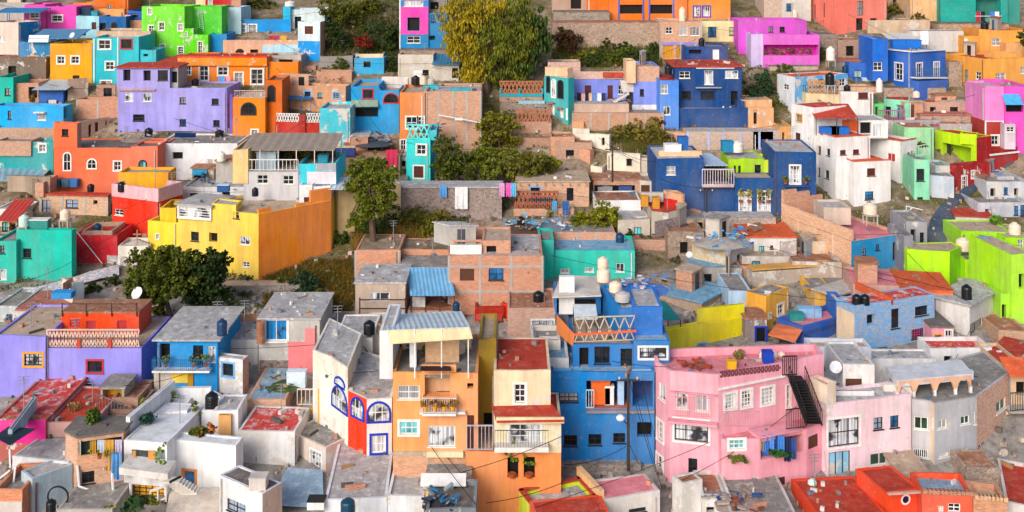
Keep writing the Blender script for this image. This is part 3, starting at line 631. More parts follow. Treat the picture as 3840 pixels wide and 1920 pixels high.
for i in range(9): mb.bar(at(1917 + i * 2.4, 110 + i * 21, h.Y + 3.03), at(1952 + i * 2.4, 110 + i * 21, h.Y + 3.03), .05)
part(h, 'ladder', mb, 'si:#b8d8c0')
cord('bare pole leaning on the lime green wall', [at(1462, 310, h.Y - .9), at(1535, 150, h.Y - .9)], .05, 'si:#8a9a60', name='leaning_pole', cat='pole', group=None)
h = house('crimson house with a white window grid above the lime green house', 'crimson', F(1985, 2236, 6), -60, 190, [(2005, -20, 2055, 62, 'G')], dY=2.5, roof='red')
add(h, 'cream', F(1890, 1984, 5), -60, 190)
h = house('narrow pale blue tower beside the lime green house with one slit window', 'pe:#b9dde9', F(2145, 2328, 6), 72, 345, [(2180, 236, 2202, 292, 'k')], dY=.4)
add(h, 'br', F(2236, 2326, 4), -10, 80, on=True, dY=1)
h = house('low cobalt wall house right below the lime green house', '#1d8fcb', F(2011, 2190, 5), 325, 530, roof='blue')
T(1, 0)
h = house('sky blue terrace house with a little corner tower and white door', 'sky', F(-195, 362, 6), 186, 380, [(-150, 236, -75, 312, 'w'), (-44, 240, 28, 362, 'D')], dY=2.0, wallR='br')
add(h, '#2fb4dc', F(288, 358, 3), 62, 200, dY=.2)
h2 = house('white upper house with dark door behind the blue-bottomed tower', 'pe:#d5e6ee', F(359, 690, 6), 92, 330, [(398, 160, 462, 300, 'k')], dY=1.5, roof='white')
tank('white domed water tank on the little sky blue corner tower', 355, 62, 100, 55, 'white', Y=h.Y + 1.5)
h = house('white house turning blue at the bottom, with a maroon window', 'pe:#d4e4f0', K(430, 645, 692, 8), 215, 600, [(497, 252, 577, 330, 'n'), (490, 448, 594, 512, 'G')], wallR='br', roof='tan')
band(h, 432, 395, 643, 598, 'pe:#1f93da', .02)
h = house('peach parapet house with clothes on its terrace below the sky blue house', 'pe:#dba98a', F(-292, 432, 6), 385, 560, [(-165, 480, -95, 530, '^k'), (-30, 478, 45, 530, 'k')], roof='tan', par=.5)
band(h, 85, 432, 430, 540, 'pe:#a9d6ec', .03); 
cloth('bright clothes drying on the peach terrace, left of the yellow pile', onz(150, 345, h.rz + .9), onz(250, 345, h.rz + .9), 1.0, 'si:#b02c50'); cloth('yellow cloth drying on the peach terrace', onz(265, 345, h.rz + .9), onz(320, 345, h.rz + .9), 1.1, 'si:#e0a020')
h = house('grey open-fronted rooftop room above the orange house', 'conc', F(132, 462, 4), 530, 690, [(245, 575, 380, 672, 'k')], dY=-1, roof='white')
h = house('tall hot pink and blue house beside the willow', '#1a86c0', F(1420, 1692, 7), -60, 520, [(1490, 170, 1605, 297, 'k'), (1455, 5, 1640, 62, 'c'), (1485, 350, 1612, 416, 'q')], roof='grey')
for a_ in ((1423, -60, 1690, 3), (1423, 64, 1690, 168), (1423, 299, 1690, 333), (1423, 168, 1487, 299), (1608, 168, 1690, 299)): band(h, a_[0], a_[1], a_[2], a_[3], 'hot', .03)
band(h, 1410, -60, 1422, 500, 'white', .05)
add(h, '#1a80b8', F(1694, 1880, 6), 120, 520, [(1715, 140, 1757, 215, 'b'), (1790, 140, 1830, 205, 'b'), (1695, 345, 1755, 386, 'k')], dY=.3, roof='blue')
add(h, 'dconc', F(1694, 1870, 5), -20, 130, [(1710, 20, 1790, 90, 'k')], dY=2)
h = house('lilac house peeping out above the willow crown', 'lilac', F(1855, 2050, 6), -40, 300, dY=6)
h = house('long rubble stone footing wall under the hot pink house', 'st', F(1415, 1880, 3), 488, 590, name='stone_wall', cat='wall', roof='dark', par=0)
T(1, 0)
h = house('small blue house with a dark square window on the slope left of the willow', '#12a0d0', F(975, 1262, 5), 560, 722, [(1065, 590, 1132, 650, 'k')], roof='tan')
add(h, 'pe:#dccab2', F(985, 1255, 4), 518, 570, on=True, dY=.6)
h = house('dark timber-roofed shed on the slope left of the small blue house', 'dconc', F(640, 960, 6), 540, 655, roof='blue')
h = house('long ruined brick garden wall below the shed', 'br', F(610, 950, 2), 690, 800, name='brick_wall', cat='wall', roof='tan')
h = house('derelict stained white house with a garage opening, left of the willow', 'pp:#cfc4b2', F(1398, 1738, 6), 530, 748, [(1540, 675, 1632, 745, 'e'), (1634, 675, 1694, 745, 'k')], roof='rust')
h = house('stained white hut with a blue tin roof under the willow branches', 'pp:#cbc2b4', F(1728, 1985, 5), 622, 775, [(1920, 655, 1980, 755, 'k')], roof='grey')
canopy(h, 1725, 1990, 622, h.Y - .6, 5, 1.0, 'sh:#3f86a8,.4')
h = house('peach brick house with three small blue windows in a row', 'pe:#cf9c7a', K(275, 892, 946, 10), 835, 1120, [(495, 885, 552, 932, 'i'), (620, 895, 666, 946, 'h'), (775, 895, 832, 946, 'i')], wallR='conc', roof='tan')
r_ = add(h, 'br:#c98460', F(440, 602, 4), 640, 800, on=True, dY=2)
lump('heap of planks and brick rubble on the peach brick house roof', 'rubble_heap', 'rubble', onz(700, 805, h.rz), 3.2, ['si:#a88f78', 'si:#6d6a68', 'si:#c9a27a'], 5, 30)
lump('scatter of grey scrap on the roof left of the plank heap', 'scrap_heap', 'scrap', onz(620, 800, h.rz), 1.6, ['si:#6f7a84', 'si:#333333'], 6, 16)
T(0, 0)
h = house('lavender house with a red slab roof and many small windows', '#a39de4', F(1140, 2196, 7), 848, 1290, [(1205, 895, 1286, 980, 'c'), (1380, 895, 1462, 980, 'c'), (1735, 940, 1795, 1002, 'p'), (2045, 952, 2112, 1012, 'p'), (1285, 1105, 1396, 1170, 'p'), (1735, 1150, 1797, 1216, 'b'), (2060, 1160, 2122, 1222, 'p')], roof='grey', par=.25)
LAV = h
g = add(h, '#a8a0e2', F(1130, 1640, 5.5), 655, 860, [(1190, 672, 1260, 780, 'k'), (1385, 680, 1455, 780, 'k'), (1525, 678, 1622, 778, 'p')], roof='red', par=-.35, dY=.05)
ledge(h, 1150, 1500, 858, .3, .2, 'pe:#c9a08e')
add(h, 'conc', F(1641, 1720, 4), 650, 850, [(1650, 690, 1712, 800, 'k')], dY=.6, roof='red', par=-.2)
band(h, 2178, 850, 2196, 1285, '#7c74cc', .05)
h = house('long orange house with an L-shaped red-edged roof behind the lavender house', 'orange', F(1720, 2585, 6), 548, 858, [(1790, 640, 1842, 722, 'w'), (1930, 640, 2010, 778, 'D'), (2107, 648, 2198, 726, 'w'), (2268, 702, 2345, 835, 'D'), (2428, 670, 2538, 812, 'D')], roof='red', dY=.6, par=.12)
ORG = h
band(h, 1722, 552, 2583, 632, 'pe:#f58c28', .35, 'fascia')
band(h, 1722, 540, 2583, 552, 'red', .42, 'roof_edge')
add(h, 'orange', F(2586, 2880, 6), 600, 880, dY=.4, roof='orange')
sheet(h, [at(1500, 600, h.Y - 1), at(1725, 620, h.Y - 1), at(1790, 520, h.Y + 5), at(1740, 520, h.Y + 5)], 'rf:red', corr=False, th=.15, name='roof_wing')
tank('round black water tank on the lavender terrace in front of the orange house', 1888, 828, 70, 72, 'black', LAV)
for k_, (a_, b_, c_) in enumerate([(2110, 2170, 'si:#5aa0d8'), (2185, 2225, 'si:#f0a0b8')]):
    cloth(('blue cloth', 'pink cloth')[k_] + ' hanging in front of the orange house', at(a_, 735, ORG.Y - 1.2), at(b_, 735, ORG.Y - 1.2), 1.4, c_)
h = house('orange tower with an arched window and a railed roof terrace', '#f88a24', F(2247, 2562, 6), 945, 1385, [(2335, 998, 2466, 1103, '^p'), (2430, 1254, 2488, 1370, 'D')], roof='white', par=.15)
OT = h; a, d, n_ = edgept(h, 2262, 945); b, _, _ = edgept(h, 2556, 945); b.z = a.z; railing(h, a - n_ * .1, b - n_ * .1, .95, 'si:#d8d4d0', .22)
add(h, '#d86c10', F(2566, 2725, 5), 770, 1500, [(2592, 832, 2650, 972, '^k')], dY=1.2, roof='rust')
band(h, 2220, 905, 2246, 1290, '#7058c0', .05)
h = house('teal block at the left edge with one barred window', 'teal', F(-40, 128, 6), 748, 1050, [(45, 855, 102, 922, 'p')], roof='tan')
h = house('brick and peach walls of an open yard between the teal block and the blue shack', 'br', F(125, 372, 4), 800, 1010, [(275, 840, 360, 945, 'k')], roof='tan')
h = house('small royal blue rooftop shack under a white tin sheet', '#0f5fb5', F(378, 612, 4), 865, 1030, roof='grey')
canopy(h, 305, 640, 866, h.Y - 1.1, 5, .75, 'sh:#b8cdd8')
cloth('white bath tub shaped cloth bundle leaning on the royal blue shack', at(470, 965, h.Y - .4), at(545, 965, h.Y - .4), 1.2, 'si:#d8c4b4', cat='bundle', name='cloth_bundle', group=None)
h = house('grey-brown concrete boundary wall beside the royal blue shack', 'pe:#b09684', F(655, 852, 1.2, 25), 770, 1000, name='boundary_wall', cat='wall', roof='tan')
h = house('broad brick garden wall left of the lavender house', 'br:#c07a55', F(745, 1145, 3), 960, 1160, name='brick_wall', cat='wall', roof='tan', frame=(2,))
h = house('brown brick shed with barred door above the garden wall', 'br:#9a6a50', F(930, 1140, 5), 815, 965, [(1000, 850, 1080, 945, 'p')], roof='rust')
h = house('bright sky blue house at the left edge with a red terrace floor', '#10a6ea', K(-60, 612, 702, 9), 1030, 1360, [(75, 1070, 108, 1152, 'p'), (365, 1092, 442, 1160, 'G'), (620, 1040, 646, 1140, 'k'), (370, 1284, 452, 1352, 'p')], roof='orange', wallR='#28b4dc', par=.3)
ledge(h, 345, 445, 1078, .6, .12, 'white', 'awning')
bush('golden flower pots and clutter on the sky blue terrace', 0, 0, 40, 30, 'lf:#c8a040,#7a6030', p=onz(310, 985, h.rz), seed=8)
T(0, 1)
h = house('coral building with arched white-framed windows and a little square tower', 'coral', F(520, 1522, 7), 268, 715, [(620, 320, 680, 482, '^w'), (850, 382, 926, 464, '^w'), (1102, 402, 1166, 486, 'w'), (1350, 396, 1407, 500, '^h')], roof='dark', par=.25)
COR = h
add(h, 'coral', K(517, 745, 770, 8), 35, 280, [(597, 88, 660, 156, 'p')], dY=.02, wallR='br:#b58468', roof='grey')
add(h, 'coral', F(1266, 1521, 4), 256, 300, dY=.03, roof='dark')
h = house('brown brick row with dark doors running back beside the coral tower', 'br:#b98a70', K(745, 775, 1145, 38), 20, 240, [(855, 42, 886, 190, 'k'), (918, 22, 952, 112, 'M'), (1018, 0, 1036, 50, 'k')], roof='dark')
h = house('long white house with weathered blue-grey stains beside the coral building', 'pe:#eef2f8', F(1525, 2292, 7), 224, 590, [(1665, 310, 1766, 378, 'k'), (1998, 375, 2064, 447, 'G')], roof='grey', par=.2, dY=.2)
WH = h
lump('heap of broken masonry on the long white house roof', 'rubble_heap', 'rubble', onz(1330, 190, h.rz), 2.2, ['conc', 'si:#a58f7a'], 11, 26)
sheet(WH, [onz(1685, 165, h.rz + .3), onz(1890, 165, h.rz + .3), onz(1895, 125, h.rz + 1.2), onz(1690, 118, h.rz + 1.2)], 'si:#1c5cb4', corr=False, name='tarpaulin')
tank('round black water tank on the long white roof, below the lavender house', 1437, 158, 78, 84, 'black', h); tank('squat black tank at the right end of the long white roof, beside the orange tower', 2120, 160, 84, 66, 'black', h)
tank('cream water tank behind the squat black tank', 2165, 120, 62, 55, 'cream', h)
h = house('brown wall end and steps between the white house and the cream pillar house', 'br:#b9886c', F(2290, 2440, 4), 232, 420, roof='tan')
h = house('teal walled yard at the left edge with a small white-framed window', 'pe:#189fa0', F(-40, 516, 3), 215, 560, [(380, 236, 440, 306, 'w')], roof='tan')
add(h, 'br:#b9876a', F(-40, 298, 3), 200, 345, dY=-.3)
h = house('house under a wide blue-grey tin roof at the left edge', 'pe:#b9a992', K(-60, 380, 560, 40), 600, 800, [(140, 685, 242, 740, 'b'), (-20, 660, 40, 760, 'k'), (20, 605, 360, 645, 'k')], roof='grey')
sheet(h, [at(-60, 588, h.Y - 1), at(378, 582, h.Y - 1), at(560, 400, h.Y + 11), at(-60, 345, h.Y + 11)], 'sh:#9cc0d2,.15', corr=True, step=.35)
h = house('low white flat-roofed house below the tin roof, at the left edge', 'white', F(-40, 232, 4), 860, 990, roof='white', par=.1)
h = house('cream shop-like house with a red awning roof at the left edge', 'pe:#d9c7a4', F(-40, 166, 4), 960, 1170, [(20, 985, 72, 1072, 'h'), (90, 985, 150, 1070, 'k')], roof='red', dY=-.6)
canopy(h, -40, 165, 972, h.Y - 1.0, 4.5, 1.3, 'sh:#c8453a,.05'); balcony(h, -20, 160, 1100, .8)
h = house('tan brick house with blue window and red flat roof below the coral building', 'br:#cfa27c', K(390, 1035, 1062, 6), 738, 950, [(405, 770, 487, 936, 'b'), (636, 770, 755, 850, 'b'), (900, 775, 942, 815, 'k')], roof='red', par=-.2, wallR='conc', frame=(3,))
BR = h
tank('black water tank on the red roof of the tan brick house', 878, 692, 66, 76, 'black', h)
for i_, (u_, c_) in enumerate([(555, '#3a5f6a'), (640, '#4a6f80'), (720, '#3a78c0')]): box_thing(['dark bin at the left on the tan brick house roof', 'grey-blue bin next to the dark bin on the tan brick house roof', 'blue bundle on the tan brick house roof'][i_], 'storage_bin', 'bin', onz(u_, 640, h.rz), .9, .8, .9, 'si:' + c_)
add(h, 'br:#c98a68', F(385, 420, 4), 600, 740, dY=.5, th=.1)
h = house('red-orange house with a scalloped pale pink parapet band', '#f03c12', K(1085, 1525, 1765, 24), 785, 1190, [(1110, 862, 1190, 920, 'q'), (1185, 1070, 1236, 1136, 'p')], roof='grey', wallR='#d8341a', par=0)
RO = h
g = add(h, 'pe:#deb0b8', K(1078, 1530, 1768, 24), 668, 790, dY=-.25, roof='grey', par=1.15)
m_ = add(h, '#f7a80e', F(1145, 1625, 3), 505, 700, dY=4.2, roof='tan')
tank('black water tank on the pink-banded roof in front of the mustard wall', 1175, 690, 72, 95, 'black', Y=RO.Y + 2)
h = house('bright crimson house with a white rail on the slope right of the teal building', '#cc1230', F(700, 1132, 5), 1115, 1400, roof='red', par=.15, dY=.4)
CRI = h
add(h, 'br:#a98672', F(790, 1085, 4), 1075, 1125, dY=.6, roof='red', par=.5)
tank('dark blue water tank in the little brick roof box of the crimson house', 945, 1090, 72, 92, 'blue', Y=CRI.Y + 2)
cord('white handrail pipe running down the crimson wall', [at(730, 1065, h.Y - .3), at(1015, 1420, h.Y - .3)], .06, 'white', name='handrail', cat='rail', group=None)
h = house('large teal building with a pinkish red roof at the left', 'teal', K(158, 692, 705, 6), 1072, 1590, [(220, 1241, 303, 1334, 'p'), (0, 1240, 50, 1322, 'p'), (0, 1436, 62, 1536, 'c')], roof='red', par=.15)
TL = h
add(h, 'teal', F(-60, 157, 5), 1165, 1640, [(0, 1212, 48, 1290, 'p'), (0, 1440, 62, 1540, 'c')], dY=-.2)
tank('cream domed tank on a frame on the teal building roof', 630, 1040, 96, 100, 'cream', h, stand=.9); tank('mint green tank on a stand at the left corner of the teal roof', 232, 1060, 96, 110, 'mint', h, stand=.4)
box_thing('white topped table frame between the two tanks on the teal roof', 'work_table', 'table', onz(378, 1050, h.rz), 2.2, 1.0, 1.1, 'si:#2a8a80', lid='white')
h = house('white stone bell gable with small cross in front of the red-orange house', 'pe:#eee3d6', F(1140, 1432, 3), 1210, 1400, roof='tan', name='chapel_gable', cat='chapel')
mb = MB(); c_ = at(1325, 1210, h.Y); mb.bar(c_, c_ + Vector((0, 0, 1.7)), .1); mb.bar(c_ + Vector((-.45, 0, 1.2)), c_ + Vector((.45, 0, 1.2)), .1); part(h, 'cross', mb, 'si:#b98a70')
mb = MB(); w_ = .9
for i_ in range(5): mb.obox(c_ + Vector((-w_ * (5 - i_) / 3, 0, i_ * .12)), (2 * w_ * (5 - i_) / 3, 0, 0), (0, .4, 0), (0, 0, .12))
part(h, 'gable', mb, 'conc')
# ================================================================== upper middle: dark red, blue and brick houses, willow
T(1, 0)
h = house('bright blue house with a red-framed window and a shop-like dark loggia', '#149ad6', F(944, 1212, 8), 832, 1290, [(1062, 868, 1154, 948, 'r'), (944, 1042, 1204, 1128, 'k')], roof='tan', par=.5)
BH = h
add(h, '#149ad6', F(1213, 1408, 8), 880, 1290, [(1262, 906, 1406, 990, '^r')], dY=-.3, roof='tan', par=.4)
sheet(h, [at(935, 1032, h.Y - 1.1), at(1206, 1026, h.Y - 1.1), at(1206, 966, h.Y - .02), at(945, 966, h.Y - .02)], 'pe:#8aa08a', corr=False, name='awning')
add(h, 'pe:#dcd3cc', F(1240, 1520, .4), 742, 850, dY=6, roof=None, par=.01)
for i_, (u_, v_, w_, hh_, k_, l_) in enumerate([(1568, 820, 74, 92, 'black', 'round black water tank beside two pale tanks below the willow'), (1640, 815, 66, 86, 'cream', 'cream water tank between the black and grey ones below the willow'), (1718, 822, 72, 72, 'grey', 'grey-white tank at the right of three below the willow')]): tank(l_, u_, v_, w_, hh_, k_, Y=h.Y + 4)
h = house('orange-fronted house with two white windows joined to a big bare brick block', '#e98e54', F(1414, 1656, 8), 892, 1480, [(1478, 1130, 1580, 1240, 'w'), (1592, 1130, 1650, 1205, 'w'), (1414, 1352, 1472, 1450, 'w')], roof='tan', par=.3)
add(h, 'br:#c48a68', F(1657, 2198, 8), 878, 1350, dY=.3, roof='white', par=.35, frame=(4,), wallR='br')
OB = h
add(h, 'turq', F(1640, 1790, .3), 820, 880, on=True, dY=1.5, roof=None, par=.01)
add(h, '#22a0b8', F(1898, 2098, .3), 850, 890, dY=1.2, roof=None, par=.01)
box_thing('long white beam laid across the brick terrace above the turquoise tower', 'roof_beam', 'beam', at(1985, 1160, h.Y - 2), 1, .3, .3, 'white')
cord('white drain pipe running along the bare brick block', [at(1790, 1112, h.Y - .3), at(2196, 1186, h.Y - .3)], .09, 'white', name='drain_pipe', cat='pipe', group=None)
h = house('cyan stained house wall behind the dark red house', 'pp:#45c6d6', F(640, 936, 6), 1042, 1480, roof='white', dY=-1)
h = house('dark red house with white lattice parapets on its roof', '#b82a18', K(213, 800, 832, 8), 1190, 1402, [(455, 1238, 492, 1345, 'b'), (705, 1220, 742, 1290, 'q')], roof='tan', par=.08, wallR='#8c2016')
DR = h
for (a_, b_) in ((222, 445), (510, 815)):
    a, d, n_ = edgept(h, a_, 1188); b, _, _ = edgept(h, b_, 1188); b.z = a.z; railing(h, a - n_ * .12, b - n_ * .12, 1.25, 'white', .34, .06, 'lattice_parapet', lattice=True)
band(h, 446, 1105, 508, 1400, '#9c2014', .25, 'pilaster')
c_ = onz(420, 1150, h.rz); canopy(h, 272, 560, 955, c_.y + 1, 3, .5, 'sh:#2f86c8', 4, pm='si:#2a6a9a')
add(h, '#2877a8', F(500, 562, 2), 950, 1085, on=True, dY=2.2)
tank('white water tank under the blue canopy on the dark red house', 300, 1110, 78, 80, 'white', h); tank('tall dark water drum in front of the blue canopy on the dark red house', 462, 1110, 56, 100, 'teal', h)
T(1, 1)
h = house('low rusty-roofed house beside the blue loggia house', 'br:#a8765c', F(830, 1300, 7), 335, 500, roof='rust', par=-.1, dY=-1)
RU = h
sheet(h, [at(870, 245, h.Y + 2), at(1040, 255, h.Y + 2), at(1050, 175, h.Y + 5), at(880, 165, h.Y + 5)], 'sh:#b0604a,.6', step=.3); sheet(h, [at(880, 130, h.Y + 6), at(1140, 120, h.Y + 6), at(1120, 82, h.Y + 9), at(910, 85, h.Y + 9)], 'sh:#b8ccd8,.3', step=.3)
sheet(h, [at(1060, 200, h.Y + 4), at(1330, 210, h.Y + 4), at(1280, 110, h.Y + 8), at(1120, 110, h.Y + 8)], 'sh:#b9b4ae,.8', step=.4)
lump('pile of scrap boards and sheets on the rusty roofs', 'scrap_heap', 'scrap', at(1160, 230, h.Y + 3), 2.6, ['si:#b7b0a6', 'si:#6e4a38', 'si:#4a525a'], 21, 34)
cloth('red and pink blanket hanging beside the turquoise tower', at(1282, 290, h.Y - 1), at(1390, 285, h.Y - 1), 2.2, 'si:#d8325a')
box_thing('white and yellow striped bench on the rusty-roofed terrace', 'roof_bench', 'bench', at(885, 345, h.Y - .6), 2.6, .8, 1.2, 'si:#3a4a8a', lid='si:#d8c890')
h = house('tiny white house with a dark window tucked left of the turquoise tower', 'white', F(1385, 1478, 4), 345, 470, [(1405, 395, 1474, 452, 'k')], roof='white', par=-.2)
h = house('grey flat roof house behind the cream wall and the big feathery tree', 'dconc', F(1290, 1490, 6), 560, 700, roof='grey')
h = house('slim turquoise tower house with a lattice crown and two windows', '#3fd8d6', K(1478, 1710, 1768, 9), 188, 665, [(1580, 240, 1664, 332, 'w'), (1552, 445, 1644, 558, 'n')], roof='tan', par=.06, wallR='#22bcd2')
TT = h
a, d, n_ = edgept(h, 1486, 188); b, _, _ = edgept(h, 1702, 188); b.z = a.z; mb = MB()
for i_ in range(8):
    for j_ in range(3):
        pass
railing(h, a - n_ * .12, b - n_ * .12, 1.85, '#5fe0dc', .62, .1, 'lattice_parapet', lattice=True)
add(h, '#2fc4d0', F(1706, 1770, 5), 100, 190, on=True)
h = house('brick roof terrace with a lattice wall right of the turquoise tower', 'br:#c47c58', F(1772, 2052, 5), 90, 330, roof='tan', par=.6, dY=2)
railing(h, at(1830, 140, h.Y - .05), at(2050, 140, h.Y - .05), 1.9, 'si:#c9825e', .5, .1, 'lattice_parapet', lattice=True)
lump('blue and red clutter on the brick roof behind the turquoise tower', 'roof_clutter', 'clutter', at(1700, 100, TT.Y + 3), 1.8, ['si:#2858a8', 'si:#b0402a', 'si:#6a6460'], 23, 26)
h = house('old rubble stone retaining wall carrying the turquoise tower', 'st:#a39088', F(1392, 2400, 3), 655, 960, roof='white', par=-.15, name='stone_wall', cat='wall', dY=-.4)
SW = h
cloth('small blue towel on the stone wall top', at(1800, 632, h.Y - .35), at(1868, 635, h.Y - .35), 1.4, 'si:#5c9fe0'); cloth('white bed sheet on the stone wall top', at(1948, 645, h.Y - .35), at(2070, 648, h.Y - .35), 2.6, 'si:#efeceb')
for i_, (u_, c_, n__) in enumerate([(2378, '#d89ac8', 'lilac'), (2440, '#e85fb4', 'hot pink'), (2490, '#5fb4dc', 'light blue')]): cloth(n__ + ' garment hanging at the right end of the stone wall', at(u_, 605, SW.Y - .5), at(u_ + 48, 612, SW.Y - .5), 1.6, 'si:' + c_)
# ---- yellow and orange corner building with the grey terrace house behind it
h = house('grey terrace house with a brown canopy full of plants and a railing', 'pe:#c8c7ca', F(-95, 436, 7), 492, 835, Y=120, W=[(38, 530, 142, 615, 'q'), (288, 536, 390, 622, 'q'), (110, 770, 216, 830, 'b'), (282, 782, 376, 850, 'b')], roof='tan', par=.12)
GT = h
a, d, n_ = edgept(h, -90, 492); b, _, _ = edgept(h, 430, 492); b.z = a.z; railing(h, a - n_ * .1, b - n_ * .1, 1.25, 'white', .42, .05)
g = add(h, '#48cfe0', F(437, 800, 7), 420, 620, dY=.2, roof='tan', par=.5)
band(g, 604, 420, 799, 494, 'pe:#a9aeb8', .04); band(g, 520, 500, 799, 618, 'pe:#e8dde6', .03)
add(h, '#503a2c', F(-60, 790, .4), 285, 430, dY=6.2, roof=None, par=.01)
canopy(h, -130, 785, 292, h.Y + .4, 6, .9, 'sh:#a89684,.5', 6, pm='white', step=.5)
for i_ in range(11): pot(['leafy green potted plant', 'ochre potted plant', 'tall reddish potted plant'][i_ % 3] + ' number %s under the brown canopy, counting from the left' % ['one', 'two', 'three', 'four', 'five', 'six', 'seven', 'eight', 'nine', 'ten', 'eleven'][i_], onz(100 + i_ * 62, 455, h.rz) + Vector((0, 1.5 + (i_ % 3) * .8, 0)), 1.2, ['lf:#3f6a24,#6f8a2a', 'lf:#b07a2a,#8a6a20', 'lf:#8a3a1c,#4a5a20'][i_ % 3], seed=i_, wide=.8)
box_thing('turquoise barrel among the plants under the brown canopy', 'barrel', 'barrel', onz(670, 455, h.rz) + Vector((0, .5, 0)), 1.1, 1.1, 1.4, 'si:#2f9fc0')
T(0, 1)
add(h, 'pe:#e6c484', F(2247, 2396, 6), 285, 612, dY=-.1, roof='tan')
h = house('grey block shed with a white tank between the white house and the cream pillar', 'conc', F(2085, 2246, 5), 400, 700, roof='rust', par=-.15, dY=-1)
tank('white domed water tank on the grey block shed', 2136, 396, 82, 92, 'white', h)
h = house('small shed with a blue awning in front of the long white house', 'pe:#b5a392', F(1855, 2068, 4), 468, 640, [(1870, 500, 1990, 580, 'k')], roof='rust', par=-.2, dY=-1)
canopy(h, 1850, 1985, 530, h.Y - .9, .9, .5, 'si:#2f9ac0', corr=False, name='awning')
tank('dark blue water drum under the blue awning shed', 1965, 590, 52, 82, 'blue', Y=h.Y - 1.3)
h = house('yellow corner building with a big orange side wall', 'yellow', PL([(1722, 3.2), (2497, 0), (3200, 6)], 4), 905, 1577, [(1845, 1080, 1920, 1170, 'p'), (2020, 1090, 2100, 1180, 'k'), (2320, 1125, 2416, 1205, 'c'), (2255, 890, 2310, 952, 'p'), (2345, 1371, 2410, 1421, 'q')], roof='tan', par=.25, wallR='#fb8a30', skirt=3)
YH = h
add(h, 'yellow', PL([(2045, 1.95), (2280, .95)], 2.5), 845, 985, dY=.05, roof='white', par=.2)
add(h, '#fb8a30', PL([(3000, 4.5), (3199, 6)], .4), 780, 1000, Y=h.Y, dY=.03, roof=None, par=.01); add(h, '#fb8a30', PL([(2860, 3.3), (3000, 4.45)], .4), 890, 1000, Y=h.Y, dY=.03, roof=None, par=.01); add(h, '#fb8a30', PL([(2500, .1), (2620, 1.1)], .4), 870, 1000, Y=h.Y, dY=.03, roof=None, par=.01)
g = add(h, '#fed850', F(1428, 1724, 5, -14), 985, 1577, [(1508, 1102, 1536, 1150, 'w')], dY=3.3, roof='tan', par=.6)
add(h, '#fbc92e', F(1545, 1700, 4), 850, 985, on=False, dY=5.5, roof=None, par=.01)
g2 = add(h, 'white', F(1718, 2038, 4.5, -16), 838, 960, [(1722, 842, 2036, 952, 'F')], dY=1.7, roof='white', par=-.3)
for i_, (a_, b_, ya, yb, v_) in enumerate(((2500, 2740, 0, 2.1, 1560), (2741, 2960, 2.1, 4, 1500), (2961, 3200, 4, 6, 1440))): add(h, 'st:#a59a90', PL([(a_, ya - .12), (b_, yb - .12)], .2), v_, 1640, Y=h.Y, roof=None, par=.01, name='stone_footing')
bush('green pot plants on the yellow terrace corner', 0, 0, 60, 20, 'lf:#5a6a24,#8a7a30', p=onz(1610, 955, g.rz), seed=5)
box_thing('blue wrapped motor bike shape under cover behind the white terrace roof', 'covered_motorbike', 'motorbike', at(2160, 690, h.Y + 5), 1.3, .6, .8, 'si:#1f4f8a', lid='si:#c0d0e0')
tank('round dark tank on a block in front of the grey terrace house', 2465, 735, 62, 85, 'black', Y=h.Y + 5)
T(1, 1)
h = house('small white flat with maroon door and red roof edge beside the orange wall', 'pe:#efe6e4', F(570, 745, 5), 640, 830, [(630, 695, 706, 782, 'p')], roof='white', par=.1, Y=119.2)
add(h, 'pe:#dfe2ea', F(442, 569, 5), 622, 880, [(490, 745, 556, 882, 'M')], dY=-.2, roof='red')
add(h, 'red', F(575, 850, .5), 568, 625, dY=4, roof='red')
canopy(h, 640, 905, 670, h.Y - .4, 4, .5, 'sh:#c9d6e2', 0)
h = house('long cream house behind the big feathery tree', '#ecd09a', K(752, 818, 1425, 62), 676, 1195, roof='grey', par=.1, wallR='#d9be8a')
# ================================================================== upper right of the middle
T(2, 0)
h = house('large orange building with two wide dark openings and blue pilasters at the top', '#f97c2e', F(992, 1742, 9), -80, 222, [(1095, 45, 1312, 132, 'k'), (1386, 45, 1602, 132, 'k')], roof='brown')
for u_ in (1076, 1312, 1371, 1604): band(h, u_, -80, u_ + 16, 215, '#3f62c0', .08, 'pilaster')
add(h, '#f98a24', F(1743, 2162, 9), -80, 205, [(1808, 62, 1868, 158, 'U'), (1898, 62, 1964, 158, 'U')], dY=.5)
add(h, '#f2782c', F(780, 991, 9), -80, 120, dY=2)
add(h, '#b99a86', F(440, 779, 6), -80, 115, [(620, -40, 720, 85, 'k')], dY=4)
h = house('rough grey stone wall left of the large orange building', 'st:#a39482', F(452, 994, 3), 118, 300, name='stone_wall', cat='wall', roof='dark', par=0, dY=1)
h = house('high tan rubble wall with red flecks below the large orange building', 'st:#b59a84', F(440, 1482, 4), 222, 480, name='stone_wall', cat='wall', roof='rust', par=0)
h = house('house with brick upper floor, white-barred windows and yellow-orange gates', 'br:#cf9470', F(1485, 1882, 7), 205, 575, [(1535, 262, 1600, 325, 'q'), (1665, 252, 1745, 340, 'G'), (1770, 256, 1864, 345, 'G'), (1512, 438, 1612, 568, 'O'), (1640, 436, 1742, 560, 'O')], roof='tan', frame=(2,))
band(h, 1485, 408, 1880, 436, '#8f86d8', .03)
tank('tall cream cistern column on the brick-topped house below the orange building', 1696, 205, 62, 138, 'cream', h)
h = house('cream house with a bright blue and a lime green window', '#f2deaa', F(1884, 2372, 7), 205, 415, [(1945, 258, 2026, 356, 'b'), (2150, 263, 2302, 340, 'l')], roof='tan', par=.15)
add(h, '#8a80da', F(2138, 2370, 6), 416, 650, [(2155, 482, 2296, 545, '^k')], dY=-.25, roof='dark')
